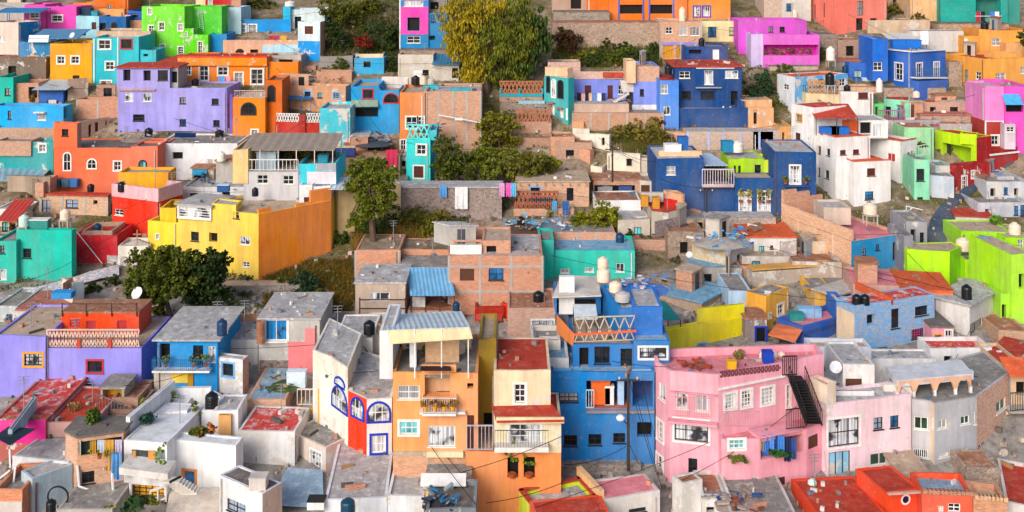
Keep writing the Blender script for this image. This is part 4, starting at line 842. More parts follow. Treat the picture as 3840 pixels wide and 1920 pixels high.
h = house('small navy blue rooftop house with a white door', '#0b4285', F(1728, 2140, 5), 450, 640, [(1990, 478, 2052, 602, 'e'), (1760, 480, 1880, 520, 'k')], roof='grey', par=.2, dY=-2)
tank('black water tank on the small navy rooftop house', 1882, 450, 60, 86, 'black', h)
h = house('big navy blue house with red flat roof and white French door', '#004480', F(1620, 2272, 8), 648, 1252, [(1668, 690, 1770, 756, 'q'), (1910, 682, 1995, 816, 'c'), (2110, 682, 2236, 755, 'c'), (1690, 880, 1780, 955, 'p'), (1875, 880, 2012, 955, 'p'), (2165, 880, 2232, 1016, 'k')], roof='red', par=-.25, dY=1.5)
NB = h
ledge(h, 1825, 2070, 840, .5, .12, 'conc'); band(h, 1830, 652, 2200, 664, 'white', .05)
add(h, '#004682', F(1655, 2336, 3), 1046, 1252, dY=-1.5, roof='white', par=.15)
add(h, '#004682', F(2228, 2290, 2), 975, 1060, dY=-1.2, roof='grey')
tank('black water tank on the red roof corner of the periwinkle blue house', 1562, 718, 76, 92, 'black', Y=h.Y - .5)
h = house('periwinkle blue house with red roof left of the big navy house', '#5590e6', F(1480, 1662, 7), 778, 1225, [(1487, 816, 1556, 905, 'q'), (1512, 1026, 1580, 1110, 'c')], roof='red', par=.05, dY=-1)
h = house('two-tone house with brick top, periwinkle middle and white base', '#7f92e2', F(1225, 1476, 7), 640, 1095, [(1295, 656, 1340, 702, 'k'), (1287, 860, 1326, 926, 'p')], roof='tan', dY=.2)
band(h, 1227, 640, 1474, 788, 'br:#cf9a7c', .04); band(h, 1210, 1012, 1474, 1090, 'pe:#e3e4ec', .06)
add(h, '#f2c39e', F(1156, 1246, 4), 585, 800, dY=-.8, roof='tan')
h = house('long periwinkle blue house with two brown doors and washing outside', '#8190e4', F(586, 1156, 7), 765, 1020, [(755, 825, 816, 912, 'M'), (975, 825, 1026, 992, 'M'), (1076, 822, 1134, 910, 'q')], roof='red', dY=.8)
PH = h
band(h, 586, 690, 1150, 764, 'br:#d6aca0', .05); add(h, 'br:#d2a898', F(400, 712, 4), 602, 760, dY=2.5)
add(h, 'rf:red', F(930, 1125, .3), 700, 745, dY=-.4, roof=None, par=.01)
mb = MB(); A_ = at(985, 1000, h.Y - 2.2); B_ = at(1180, 880, h.Y - 2.2)
for i_ in range(9): p_ = A_.lerp(B_, i_ / 9); mb.obox(p_ - Vector((0, .5, .3)), ((B_ - A_).x / 9, 0, 0), (0, 1, 0), (0, 0, .34))
for i_ in range(8): p_ = at(1180, 880, h.Y - 1.6).lerp(at(1155, 770, h.Y - 1.6), i_ / 8); mb.obox(p_ - Vector((.9, .3, .1)), (1.9, 0, 0), (0, .8, 0), (0, 0, .2))
part(h, 'staircase', mb, 'pe:#d8d0cc')
for i_, (u_, w_, d_, c_, n__) in enumerate([(682, 36, 1.9, '#20222e', 'black'), (722, 34, 2.8, '#f0a8a0', 'salmon pink'), (760, 28, 2.2, '#191a20', 'narrow black'), (795, 30, 2.6, '#d8b490', 'beige'), (832, 40, 2.6, '#5f8ad0', 'blue and white'), (875, 38, 3.0, '#e9e6ea', 'white'), (918, 36, 2.4, '#222c58', 'navy')]): cloth(n__ + ' garment on the washing line of the long periwinkle house', at(u_, 898, h.Y - 1.4), at(u_ + w_, 900, h.Y - 1.4), d_, 'si:' + c_)
cord('washing line in front of the long periwinkle house', [at(670, 896, h.Y - 1.4), at(1000, 905, h.Y - 1.4)], .03, name='washing_line', cat='washing line', group=None, sag=.1)
h = house('pale block retaining terrace under the washing line', 'pe:#c2a594', F(655, 1182, 5), 1005, 1100, roof='white', name='terrace_wall', cat='wall', par=.05, dY=-2.5)
h = house('long brick retaining wall with grey columns below the periwinkle houses', 'br:#b9805e', F(640, 1512, 3), 1092, 1320, roof='grey', name='retaining_wall', cat='wall', frame=(5,), par=.05, dY=.5)
h = house('teal house with arched windows and a peach parapet at the willow foot', '#18a8aa', K(362, 596, 652, 40), 755, 1225, [(500, 782, 542, 942, '^k'), (440, 772, 468, 936, '^c'), (392, 745, 412, 884, '^k'), (432, 1005, 462, 1130, 'e'), (514, 1050, 548, 1138, 'e'), (570, 1045, 592, 1160, 'e')], roof='tan', par=.2)
add(h, '#f2c4a0', K(370, 588, 640, 40), 662, 765, dY=.4, roof='tan', th=.3, par=.7)
for (u_, v_) in ((440, 985), (520, 1035)): ledge(h, u_ - 25, u_ + 30, v_, .7, .12, 'rf:brown', 'door_canopy')
h = house('brick lattice terrace wall with turquoise stripe left of the teal house', 'br:#b08068', F(-70, 348, 2), 905, 1060, roof='grey', name='terrace_wall', cat='wall', par=.02, dY=1)
band(h, -70, 906, 346, 934, '#2aa0b0', .08); railing(h, at(-70, 905, h.Y + .3), at(346, 905, h.Y + .3), 1.7, 'si:#a86a4c', .5, .12, 'lattice_parapet', lattice=True)
for u_ in (-66, 118, 340): band(h, u_, 850, u_ + 14, 905, '#2aa0b0', .1, 'post')
h = house('second lower lattice wall of brick by the concrete stairs', 'br:#b58a72', F(60, 432, 2), 1185, 1300, roof='grey', name='terrace_wall', cat='wall', par=.02); railing(h, at(90, 1184, h.Y + .2), at(430, 1184, h.Y + .2), 1.7, 'si:#a86a4c', .5, .12, 'lattice_parapet', lattice=True)
box_thing('pale blue bench on the terrace left of the teal house', 'terrace_bench', 'bench', gpt(240, 1085), 3.6, .7, 1.3, 'si:#9ac0cc')
st = thing('stairway', 'concrete stairway with a pale rail climbing to the teal house', 'stairs', gpt(320, 1288)); mb = MB(); A_ = at(250, 1290, 148.5); B_ = at(520, 1190, 150)
for i_ in range(14): p_ = A_.lerp(B_, i_ / 14); mb.obox(p_ - Vector((0, 1, 1.2)), ((B_ - A_).x / 14, 0, 0), (0, 2, 0), (0, 0, 1.25))
mb.build('steps', ['conc'], st); railing(st, A_ - Vector((0, 1, 0)), B_ - Vector((0, 1, 0)), 1.4, 'white', .8, .05)
h = house('peach garden wall with a dark gate right of the big navy house', 'pe:#dba87e', F(2335, 2580, 3), 1045, 1270, [(2385, 1060, 2418, 1200, 'k')], roof='tan', name='garden_wall', cat='wall')
T(3, 0)
h = house('grey-white unfinished house with one blue window at the top right', 'pe:#cfccc4', F(240, 520, 7), -60, 195, [(280, 33, 330, 105, 'b')], roof='tan')
add(h, 'br:#c0a896', F(65, 239, 6), -40, 195, dY=.3)
tank('tall ribbed cream tank in front of the grey-white house at the top right', 360, 190, 62, 95, 'cream', Y=h.Y - 2)
h = house('tall coral pink corner building with narrow dark windows', '#fc8070', K(514, 752, 1250, 74), -70, 345, [(545, 45, 564, 186, 'p'), (636, 30, 652, 166, 'p'), (600, 204, 615, 272, 'k'), (630, 196, 645, 310, 'k'), (543, 250, 556, 300, 'k'), (745, 8, 752, 76, 'k'), (965, 10, 1026, 150, 'p'), (955, 176, 1018, 310, 'p'), (1090, 176, 1156, 308, 'p')], roof='tan')
CO = h
add(h, 'pe:#a8988c', F(725, 1262, 5, 35), 345, 480, dY=-.15, roof='dark')
h = house('magenta house with pink parapet balconies full of flowers', '#cf56c6', F(-185, 476, 6), 196, 645, [(110, 255, 152, 310, 'p'), (216, 258, 266, 308, 'p')], roof='tan', dY=3.3)
MG = h
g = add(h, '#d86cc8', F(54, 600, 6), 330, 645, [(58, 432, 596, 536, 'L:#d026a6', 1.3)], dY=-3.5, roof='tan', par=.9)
for (a_, b_) in ((100, 190), (392, 525)):
    pp = at(a_, 540, g.Y); make_window(h.root, Vector((kx(a_) * g.Y, g.Y + 1.28)), Vector((1, 0)), Vector((0, -1)), 0, (b_ - a_) / S / FPX * g.Y, zat(535, g.Y), zat(455, g.Y), 'q')
add(h, '#cdbce4', F(-60, 53, 6), 330, 645, dY=-3.4)
for i_ in range(7): pot('flowering potted plant on the magenta balcony, place %s from the left' % ['one', 'two', 'three', 'four', 'five', 'six', 'seven'][i_], at(80 + i_ * 68, 545, g.Y + .5), .9, ['lf:#7a8a2a,#4a6a24', 'lf:#a03a2a,#4a6a24', 'lf:#c0a030,#5a7a24'][i_ % 3], seed=40 + i_, wide=.9)
h = house('stone base wall under the magenta house', 'pe:#bfa494', F(120, 590, 5), 642, 730, roof='dark', name='stone_wall', cat='wall', par=0, dY=1.5)
h = house('teal building with a recessed balcony of laundry at the top right', '#0aa296', F(1770, 2420, 8), -80, 236, [(2110, -30, 2352, 160, 'L:#08786e', 1.6)], roof='tan')  # recess wall in darker teal, the balcony's shade put into its colour
TB = h
add(h, '#089084', F(2421, 2535, 6), -80, 240, dY=.4)
ledge(h, 2100, 2355, 152, .3, .1, 'white'); make_window(h.root, Vector((kx(2140) * h.Y, h.Y + 1.58)), Vector((1, 0)), Vector((0, -1)), 0, 1.2, zat(130, h.Y), zat(70, h.Y), 'q')
for i_, (u_, c_, n__) in enumerate([(2112, '#b0203a', 'crimson'), (2160, '#15161c', 'black'), (2250, '#3f7ad0', 'blue'), (2295, '#e8eaf0', 'white')]): cloth(n__ + ' garment on the teal building balcony', at(u_, 112, h.Y - .15), at(u_ + 40, 112, h.Y - .15), 1.7, 'si:' + c_)
h = house('rubble stone base under the teal building with a pale edge', 'st:#b9997c', F(1755, 2430, 4), 234, 330, roof='dark', name='stone_wall', cat='wall', par=0, dY=-.6)
h = house('tan peach blank house wall left of the teal building', 'pe:#e6b684', F(1480, 1775, 6), -80, 200, roof='tan')
h = house('brown stone house with brick pillar right of the coral tower', 'st:#a88868', F(1262, 1478, 6), -80, 130, [(1310, -10, 1345, 60, 'k')], roof='tan', dY=3)
h = house('long whitewashed grey yard wall below the tan house', 'pp:#cdc8c6', F(1490, 1992, 3), 300, 500, roof='grey', name='yard_wall', cat='wall', par=.05)
h = house('tan orange house with black roof tank at the upper right edge', '#f4a654', F(2250, 2640, 7), 288, 560, [(2265, 368, 2348, 440, 'q'), (2500, 470, 2530, 540, 'e')], roof='red')
add(h, '#f2a04c', F(2142, 2249, 6), 282, 540, dY=.2); add(h, '#eda044', F(1992, 2141, 6), 348, 540, [(1992, 370, 2030, 490, 'e')], dY=-.2)
add(h, '#f0b078', F(2400, 2560, 4), 415, 570, dY=-2)
tank('black water tank on the tan orange house in front of the stone base', 2195, 290, 72, 84, 'black', Y=h.Y + 1)
h = house('big tan orange corner house with red roof and small white windows', '#f6a850', K(1815, 2195, 2660, 74), 572, 1035, [(1886, 650, 1918, 770, 'b'), (2000, 672, 2036, 800, 'b'), (2108, 692, 2158, 765, 'q'), (1985, 858, 2042, 912, 'q'), (2105, 878, 2148, 930, 'q'), (2302, 706, 2400, 770, 'q'), (2545, 642, 2600, 710, 'q')], roof='red', par=.3)
TO = h
add(h, '#f4ae62', K(2190, 2300, 2500, 74), 520, 600, on=False, dY=4, roof='tan', par=.4)
h = house('royal blue house with white-trimmed terrace, white doors and a balcony', '#0b66c6', K(1260, 1487, 1818, 62), 505, 955, [(1332, 612, 1402, 770, 'D'), (1540, 612, 1590, 752, 'D'), (1708, 602, 1754, 745, 'D')], roof='white', par=.12, wallR='#0b5fba')
RB = h
for (a_, b_) in ((1262, 1484), (1490, 1816)):
    a, d, n_ = edgept(h, a_, 500); b, _, _ = edgept(h, b_, 500); b.z = a.z = h.zt; mb = MB(); mb.obox(a, b - a, n_ * .25, (0, 0, .18)); part(h, 'cornice', mb, 'white')
t_ = add(h, '#0c68ca', F(1113, 1262, 6), 376, 780, [(1122, 600, 1204, 680, 'q')], dY=.6, roof='white')
add(h, '#0b60bc', K(1330, 1560, 1842, 62), 790, 965, [(1370, 860, 1430, 938, 'e')], dY=-1.0, roof='white', par=.2)
balcony(h, 1485, 1812, 742, .8, 'si:#3c6aa0', 'white', 1.3)
p0 = onz(1480, 470, h.rz); canopy(h, 1300, 1640, 402, p0.y + 1.5, 4.5, .9, 'sh:#e0dcd2', 3, corr=False)
for i_, (u_, w_, n__) in enumerate([(1405, 1.9, 'left'), (1545, 2.2, 'right')]): box_thing('blue cloth-covered table on the royal blue roof terrace, %s of the white post' % n__, 'covered_table', 'table', onz(u_, 480, h.rz) + Vector((0, 2, 0)), w_, 1.4, 1.3, 'si:#1c6fcc')
cloth('white sheet hung under the royal blue house roof canopy', onz(1615, 480, h.rz) + Vector((0, 1.5, 2.6)), onz(1690, 480, h.rz) + Vector((0, 1.5, 2.6)), 2.0, 'si:#e6e8ee')
h = house('low royal blue annex with a teal window beside the royal blue house', '#0c62bd', F(888, 1112, 6), 608, 760, [(934, 682, 1012, 748, 'h')], roof='blue')
add(h, '#1560a8', F(928, 1014, 1), 755, 835, dY=-.6); add(h, '#b7cfe4', F(1014, 1240, 1), 748, 835, dY=-.5)
h = house('brown tin-roofed shed left of the royal blue house', 'dconc', F(740, 1105, 6), 592, 690, roof='brown', par=-.2)
tank('big white square cistern on a brick plinth near the brown shed', 708, 640, 84, 130, 'white', Y=h.Y - 2, stand=.9); tank('dark blue tank between the white cistern and the royal blue annex', 850, 700, 60, 68, 'blue', Y=h.Y - 1)
h = house('weathered white and sky blue house with a bright red roof', 'pe:#d9dee6', K(190, 362, 872, 68), 742, 1150, [(252, 812, 302, 866, 'q'), (246, 1016, 296, 1076, 'q'), (436, 826, 472, 962, 'h'), (588, 768, 632, 826, 'h'), (790, 760, 850, 830, 'q')], roof='orange', par=.12, wallR='pp:#4fa2dc')
h = house('cream roof terrace house with a brown diamond lattice wall', '#e6cfa2', F(468, 800, 4), 905, 1010, roof='tan', par=.2, Y=144)
CT = h
railing(h, at(490, 905, h.Y + .1), at(795, 905, h.Y + .1), 1.7, 'si:#c8925a', .5, .1, 'lattice_parapet', lattice=True)
tank('black water tank on legs on the cream lattice terrace', 700, 905, 86, 120, 'black', Y=h.Y - .8, stand=1.2); tank('second black tank on the cream terrace, behind the white block', 866, 890, 62, 72, 'black', Y=h.Y + 2)
h = house('white block with a reddish vent grille behind the white house complex', 'pe:#eae4e0', F(804, 1120, 5), 888, 1160, [(975, 892, 1070, 955, 'm')], roof='tan', Y=143.2)
add(h, 'br:#d9a074', F(900, 1150, 4), 845, 900, dY=3)
tank('tall white water cistern between the lattice terrace and the mint house', 1178, 890, 62, 135, 'white', Y=h.Y - 1.2)
h = house('mint green house with a red roof and railed balcony', 'pe:#8adcba', K(1224, 1470, 1562, 22), 968, 1210, [(1500, 1045, 1532, 1112, 'q'), (1240, 1030, 1290, 1140, 'k')], roof='red', par=.15)
MH = h
tank('cream round tank on the red roof edge of the mint house', 1535, 940, 62, 62, 'cream', Y=h.Y + 1)
add(h, 'pe:#6fd27a', F(1128, 1222, 4), 1000, 1150, [(1140, 1030, 1165, 1130, 'k')], dY=-.3)
mb = MB(); mb.obox(at(1165, 1210, h.Y - 2.4), at(1420, 1210, h.Y - 2.4) - at(1165, 1210, h.Y - 2.4), (0, 2.2, 0), (0, 0, .2)); part(h, 'balcony_slab', mb, 'conc'); railing(h, at(1165, 1205, h.Y - 2.3), at(1420, 1205, h.Y - 2.3), 1.9, 'si:#9a6a86', .3, .08)
h = house('pale green house base below the mint balcony', 'pe:#9fd8a4', F(1420, 1705, 7), 1230, 1480, roof='brown', par=.1, dY=-2)
T(3, 1)
h = house('tall narrow mint house with dark windows right of the white complex', 'pe:#8fd8b2', F(1516, 1664, 8), 385, 800, [(1537, 472, 1614, 590, 'p'), (1545, 745, 1600, 830, 'p')], roof='grey', par=.2)
railing(h, at(1530, 360, h.Y - .4), at(1665, 330, h.Y - .4), 1.3, 'si:#a8d0b8', .3, .05)
bush('flower pots on the roof of the tall narrow mint house', 0, 0, 55, 18, 'lf:#8a4a2a,#4a5a20', p=at(1600, 260, h.Y + 3), seed=9)
T(3, 0)
h = house('brown brick row with flat red roofs right of the mint house', 'br:#a98472', F(1575, 2240, 8), 1112, 1260, roof='brown', par=-.2)
RR = h
box_thing('pale concrete block stair head on the flat red roofs', 'stair_head', 'stair head', at(1870, 1075, h.Y + 4), 3.4, 2.5, 1.6, 'conc'); 
h = house('lower brown row house with ochre window below the flat red roofs', 'pe:#a89a9c', F(1690, 2012, 6), 1215, 1370, [(1835, 1235, 1898, 1288, 'y')], roof='red', par=-.2)
h = house('lilac pink and magenta house with a blue awning at the right edge', '#e85cc0', F(2392, 2660, 8), 838, 1500, [(2388, 1010, 2566, 1082, 'k')], roof='tan')
PM = h
add(h, '#f08ccc', F(2196, 2391, 6), 832, 1200, dY=.3, roof='white'); canopy(h, 2400, 2572, 1010, h.Y - 1.2, 1.15, 1.2, 'si:#4aa6d8', corr=False, name='awning')
add(h, 'pe:#d8c8d4', F(2388, 2494, 5), 1195, 1440, [(2408, 1225, 2482, 1275, 'q')], dY=-1.2)
h = house('dark red wall house outlined in white at the upper right', '#a82a22', F(2196, 2380, 5), 1168, 1500, [(2262, 1310, 2328, 1398, 'w')], roof='grey', par=.1)
for a_ in ((2196, 1166, 2380, 1176), (2366, 1176, 2380, 1420), (2196, 1176, 2210, 1300)): band(h, *a_, 'white', .07, 'white_trim')
# ================================================================== white complex, navy house, street, middle band
T(3, 1)
W_ = '#f6f2ec'
h = house('tall white house of stacked cubes with orange-red roof edges and many small windows', W_, K(513, 757, 1090, 72), 168, 800, [(584, 250, 614, 326, 'm'), (668, 276, 702, 346, 'p'), (570, 456, 607, 536, 'p'), (655, 484, 692, 566, 'p'), (553, 652, 580, 720, 'k'), (648, 690, 678, 766, 'k'), (800, 290, 856, 336, 'm'), (925, 284, 985, 330, 'm')], roof='orange', par=.12)
WC = h
add(h, W_, K(330, 545, 860, 66), -118, 600, [(380, -50, 428, 10, 'y'), (368, 124, 416, 200, 'm'), (488, 170, 500, 205, 'k'), (502, -55, 514, -20, 'k')], dY=3.2, roof='red', par=.1)
add(h, W_, F(985, 1262, 5), 5, 175, [(985, 20, 1100, 132, 'k'), (1118, 40, 1210, 160, 'c')], dY=4.5, roof='white', par=.1)
add(h, '#e8641e', F(820, 984, .3), 0, 140, dY=5, roof=None, par=.01)
canopy(h, 560, 975, -18, h.Y + 2.0, 4, 1.2, 'rf:red', 3, corr=False)
for i_, u_ in enumerate((690, 790)): box_thing('blue covered lounger on the white house terrace, %s of the pair' % ('left one', 'right one')[i_], 'covered_lounger', 'lounger', onz(u_, 135, h.rz), 2.2, 1.2, .9, 'si:#1668c0')
f_ = add(h, W_, K(768, 932, 1288, 78), 404, 870, [(780, 388, 796, 425, 'k'), (775, 602, 790, 636, 'k'), (838, 670, 862, 724, 'h'), (1060, 466, 1140, 540, 'm'), (1040, 690, 1122, 768, 'b')], dY=-1.2, roof='orange', par=.1)
r_ = add(h, W_, K(1085, 1382, 1537, 55), 205, 910, [(1256, 320, 1332, 402, 'R'), (1288, 580, 1310, 650, 'c'), (1448, 312, 1476, 390, 'b'), (1484, 298, 1506, 372, 'b'), (1440, 518, 1462, 594, 'b'), (1474, 508, 1496, 580, 'b'), (1424, 744, 1446, 818, 'b'), (1456, 730, 1480, 806, 'b'), (1254, 750, 1276, 900, 'k')], dY=3.8, roof='orange', par=.35)
for b_ in (h, f_, r_):
    for P_, Q_ in zip(b_.fp, b_.fp[1:]):
        mb = MB(); d_ = Q_ - P_; n__ = Vector((d_.y, -d_.x)).normalized(); mb.obox((P_.x - n__.x * .1, P_.y - n__.y * .1, b_.zt + .004), (d_.x, d_.y, 0), (n__.x * .17, n__.y * .17, 0), (0, 0, .1)); part(h, 'roof_edge', mb, 'rf:orange')
h = house('dark red sunken terrace with a white parapet and white metal frame below the white house', '#8e1e1c', PL([(1250, 3.2), (1330, 0), (1604, 5.0)], 3.5), 955, 1030, roof='red', par=.9, wallR='pe:#e4eaee')
for a_, b_ in (((1440, 830), (1440, 1000)), ((1440, 830), (1600, 870)), ((1500, 845), (1440, 900))): mb = MB(); mb.bar(at(a_[0], a_[1], h.Y), at(b_[0], b_[1], h.Y), .1); part(h, 'frame_bar', mb, 'white')
h = house('lime yellow house with a deep open loggia beside the dark red wall', '#bfe51a', K(1716, 2118, 2262, 60), 168, 640, Y=134.6, W= [(1790, 242, 2064, 425, 'L:#a2c914', 1.5)], roof='red', par=.1, wallR='#a3242a')  # loggia back wall in darker lime, its shade painted in
LY = h
add(h, '#c5ea22', F(1958, 2118, 2, -30), 138, 240, dY=.1, roof='red', par=.1)
make_window(h.root, h.fp[0] + (h.fp[1] - h.fp[0]).normalized() * 1.8 + Vector((0, 1.3)), (h.fp[1] - h.fp[0]).normalized(), Vector((-.6, -.78)), 0, 1.2, zat(425, h.Y), zat(280, h.Y), 'd')
h = house('long dark red street house with white-framed doors rising along the lane', 'pe:#a62428', K(1880, 1922, 2270, 65), 440, 700, [(1978, 546, 2022, 668, 'D'), (2068, 490, 2098, 562, 'w')], roof='brown', par=.3)
SR = h
h = house('dark red upper street house with white outlined stepped wall', '#a8262a', K(2215, 2245, 2520, 65), 345, 520, roof='rust', par=.15)
add(h, '#a8262a', K(2360, 2385, 2512, 65), 278, 480, dY=2)
for b_ in (h,):
    P_, Q_ = b_.fp[1], b_.fp[2]; d_ = (Q_ - P_); n__ = Vector((d_.y, -d_.x)).normalized(); mb = MB(); mb.obox((P_.x, P_.y, b_.zt + .004), (d_.x, d_.y, 0), (n__.x * .2, n__.y * .2, 0), (0, 0, .2)); part(h, 'white_trim', mb, 'white')
h = house('pale blue-grey plastered retaining house wall at the foot of the lime yellow house', 'pp:#b9c6d4', K(1665, 1900, 1925, 10), 545, 790, roof='grey', par=.2)
add(h, 'pp:#a9c3c8', F(1720, 1895, 4), 440, 550, dY=3, roof='grey')
# the lane
def strip(name, pts, m, kind='structure', lift=.05):
    mb = MB()
    for (a, b), (c, d) in zip(pts, pts[1:]):
        q = [gpt(*a), gpt(*b), gpt(*d), gpt(*c)]
        n = 6
        for i in range(n):
            for j in range(4):
                P = lambda s, t: (q[0].lerp(q[1], s)).lerp(q[3].lerp(q[2], s), t)
                pp = [P(j / 4, i / n), P((j + 1) / 4, i / n), P((j + 1) / 4, (i + 1) / n), P(j / 4, (i + 1) / n)]
                mb.face([Vector((x.x, x.y, gz(x.y) + .35 * noise.noise(Vector((x.x * .12, x.y * .12, 0))) + .12 * noise.noise(Vector((x.x * .5, x.y * .5, 3))) - .1 + lift + .12)) for x in pp])
    return struct(mb.build(name, [m]), kind)
strip('lane', [((1600, 1250), (1900, 1250)), ((1670, 1000), (1900, 1000)), ((1780, 860), (1905, 880)), ((1900, 745), (2010, 790)), ((2060, 640), (2150, 670)), ((2230, 520), (2290, 525)), ((2420, 430), (2490, 430))], 'conc:#3a4c60')
h = house('whitewashed house with grey walls at the right edge above the red-roofed hut', 'pp:#c3c8d0', F(2215, 2640, 7), 600, 800, [(2250, 660, 2300, 740, 'k'), (2380, 650, 2420, 720, 'b'), (2480, 660, 2520, 740, 'k')], roof='grey', par=.3)
add(h, 'pp:#b0aeb0', F(2320, 2480, 4), 540, 610, on=True, dY=2, roof='blue')
h = house('grey concrete house row with blue window frames at the right edge', 'pp:#b4b8c2', F(2130, 2640, 7), 800, 960, [(2480, 830, 2520, 920, 'b'), (2540, 820, 2580, 930, 'b'), (2200, 860, 2240, 940, 'k')], roof='grey', par=.4)
h = house('little white hut with a dark red roof beside the lane', 'pe:#dcd6d0', F(1915, 2262, 5, -12), 945, 1060, [(2010, 980, 2080, 1040, 'k')], roof='red', par=-.2)
# ---- sloping white walls and yard in the centre
T(2, 1)
h = house('white plastered wall house stepping down from the teal house, with a slit window', 'pe:#eadfce', K(640, 992, 1010, 20), 150, 330, [(918, 170, 946, 246, 'k')], roof='tan', par=.1)
add(h, 'pe:#eadfce', F(640, 800, 3), 82, 200, dY=2, roof='tan'); add(h, '#e2a878', F(640, 745, 3), 10, 90, dY=3, roof='tan')
h = house('white block with one black square window in the centre, below the scrubby yard', 'pe:#ecdfca', K(970, 1288, 1300, 14), 335, 560, [(1156, 374, 1226, 450, 'k')], roof='grey', par=.2)
add(h, 'pe:#d9cbb8', F(1290, 1432, 4), 515, 700, dY=-1, roof='tan')
h = house('white low wall end with a blue door left of the utility pole', 'pe:#eadcc6', F(812, 922, 4, -20), 450, 580, roof='tan')
h = house('sloping orange brick wall between the yards in the centre', 'br:#d0865c', K(655, 805, 820, 35), 290, 440, roof='rust', name='brick_wall', cat='wall', par=.05)
add(h, 'br:#c98862', F(425, 656, 4), 165, 300, dY=1.5, roof='rust')
h = house('orange brick wedge wall right of the scrubby yard', 'br:#dd9a6c', K(1500, 1728, 1745, 40), 130, 262, roof='tan', name='brick_wall', cat='wall', par=.03)
h = house('long pale brick wall with lilac posts below the navy blue house', 'br:#c2a796', F(1735, 2575, 3), 112, 300, roof='white', name='brick_wall', cat='wall', par=.03)
for u_ in (1740, 1940, 2085, 2250, 2430): band(h, u_, 116, u_ + 22, 290, 'pe:#b3bde4', .06, 'post')
T(3, 1)
h = house('pale brick lilac wall house between the navy blue houses and the white complex', 'br:#bfa9a4', F(-40, 212, 5), 105, 300, roof='white', par=.2)
h = house('peach orange walls behind the white house complex', 'pe:#e3a96e', F(212, 338, 6), 60, 300, [(240, 120, 262, 200, 'k')], roof='tan')
T(2, 1)
h = house('wide navy blue house with white windows, flowers and a lime green terrace room', '#004a86', F(1440, 1906, 8), 370, 935, [(1545, 446, 1630, 530, 'q'), (1545, 676, 1602, 708, 'q')], roof='white', par=.15)
NV = h
add(h, 'pe:#e8bf98', F(1470, 1885, .5), 300, 382, dY=2.0, roof='tan', par=.05)
add(h, '#004a86', F(1907, 2204, 3), 640, 935, dY=.2, roof='tan', par=.05); add(h, '#004c88', F(2205, 2578, 3), 560, 935, [(2252, 706, 2352, 882, 'F'), (2432, 694, 2536, 874, 'F')], dY=-.05, roof='tan', par=.05)
add(h, '#004a84', F(2579, 2990, 8, -3), 305, 935, [(2740, 442, 2832, 612, 'F'), (2708, 702, 2836, 770, 'G')], dY=-.3, roof='white', par=.15)
ledge(h, 2675, 2920, 622, .8, .15, '#004a86'); 
for i_, (u_, c_) in enumerate([(2695, 'left'), (2890, 'right')]): pot('orange clay potted plant on the navy balcony, %s of the white door' % c_, at(u_, 618, h.Y - .65), .6, seed=70 + i_)
for i_, (u_, c_) in enumerate([(2262, 'left'), (2342, 'left'), (2446, 'right'), (2530, 'right')]): pot('yellow flower pots at the %s side of the %s white window of the navy house' % (('left', 'right')[i_ % 2], c_), at(u_, 800, h.Y - .3), 1.5, 'lf:#e0c030,#3a6a3a', seed=80 + i_, wide=.6)
g = add(h, '#add92a', F(2142, 2482, 5), 372, 570, [(2195, 440, 2215, 520, 'p'), (2237, 440, 2262, 520, 'p'), (2396, 432, 2456, 548, 'd')], dY=3.5, roof='white', par=.1)
add(h, '#d5f04a', F(2483, 2585, 4), 385, 570, dY=3.4, roof='tan')
add(h, '#181818', F(1900, 2140, .3), 440, 580, dY=5.5, roof=None, par=.01)  # near-black wall painted as the shade of the opening under the sheet
sheet(h, [at(1896, 440, h.Y + .3), at(2142, 440, h.Y + .3), at(1960, 318, h.Y + 7), at(1870, 318, h.Y + 7)], 'sh:#b9cfe2,.1'); railing(h, at(1890, 640, h.Y - .6), at(2195, 640, h.Y - .6), 2.0, 'pe:#d8ccd8', .3, .07)
mb = MB(); mb.obox(at(1890, 650, h.Y - .7), at(2195, 650, h.Y - .7) - at(1890, 650, h.Y - .7), (0, 1.0, 0), (0, 0, .2)); part(h, 'balcony_slab', mb, 'pe:#c9a8a0')
tank('big white domed water tank on a red disc above the lime green terrace room', 2222, 306, 124, 105, 'white', Y=h.Y + 6); box_thing('turquoise tub left of the big white tank', 'storage_tub', 'tub', at(2130, 300, h.Y + 6), 1.4, 1.2, 1.3, 'si:#1f7fa8')
box_thing('blue drum on the peach parapet roof of the navy house', 'storage_drum', 'drum', at(1700, 285, h.Y + 3), 1.2, 1.2, 1.6, 'si:#1f60a8'); box_thing('white tub on the peach parapet roof of the navy house', 'storage_tub', 'tub', at(1600, 300, h.Y + 2.6), 2.0, 1.3, .9, 'white')
h = house('dark garage front set in a rough wall below the wide navy house', 'pe:#bba48c', F(1706, 1905, 4), 962, 1120, [(1778, 990, 1896, 1085, 'k')], roof='grey', par=-.1)
h = house('long rough stone wall under the wide navy house', 'st:#b0a498', F(1906, 2600, 3), 945, 1110, roof='white', name='stone_wall', cat='wall', par=.03)
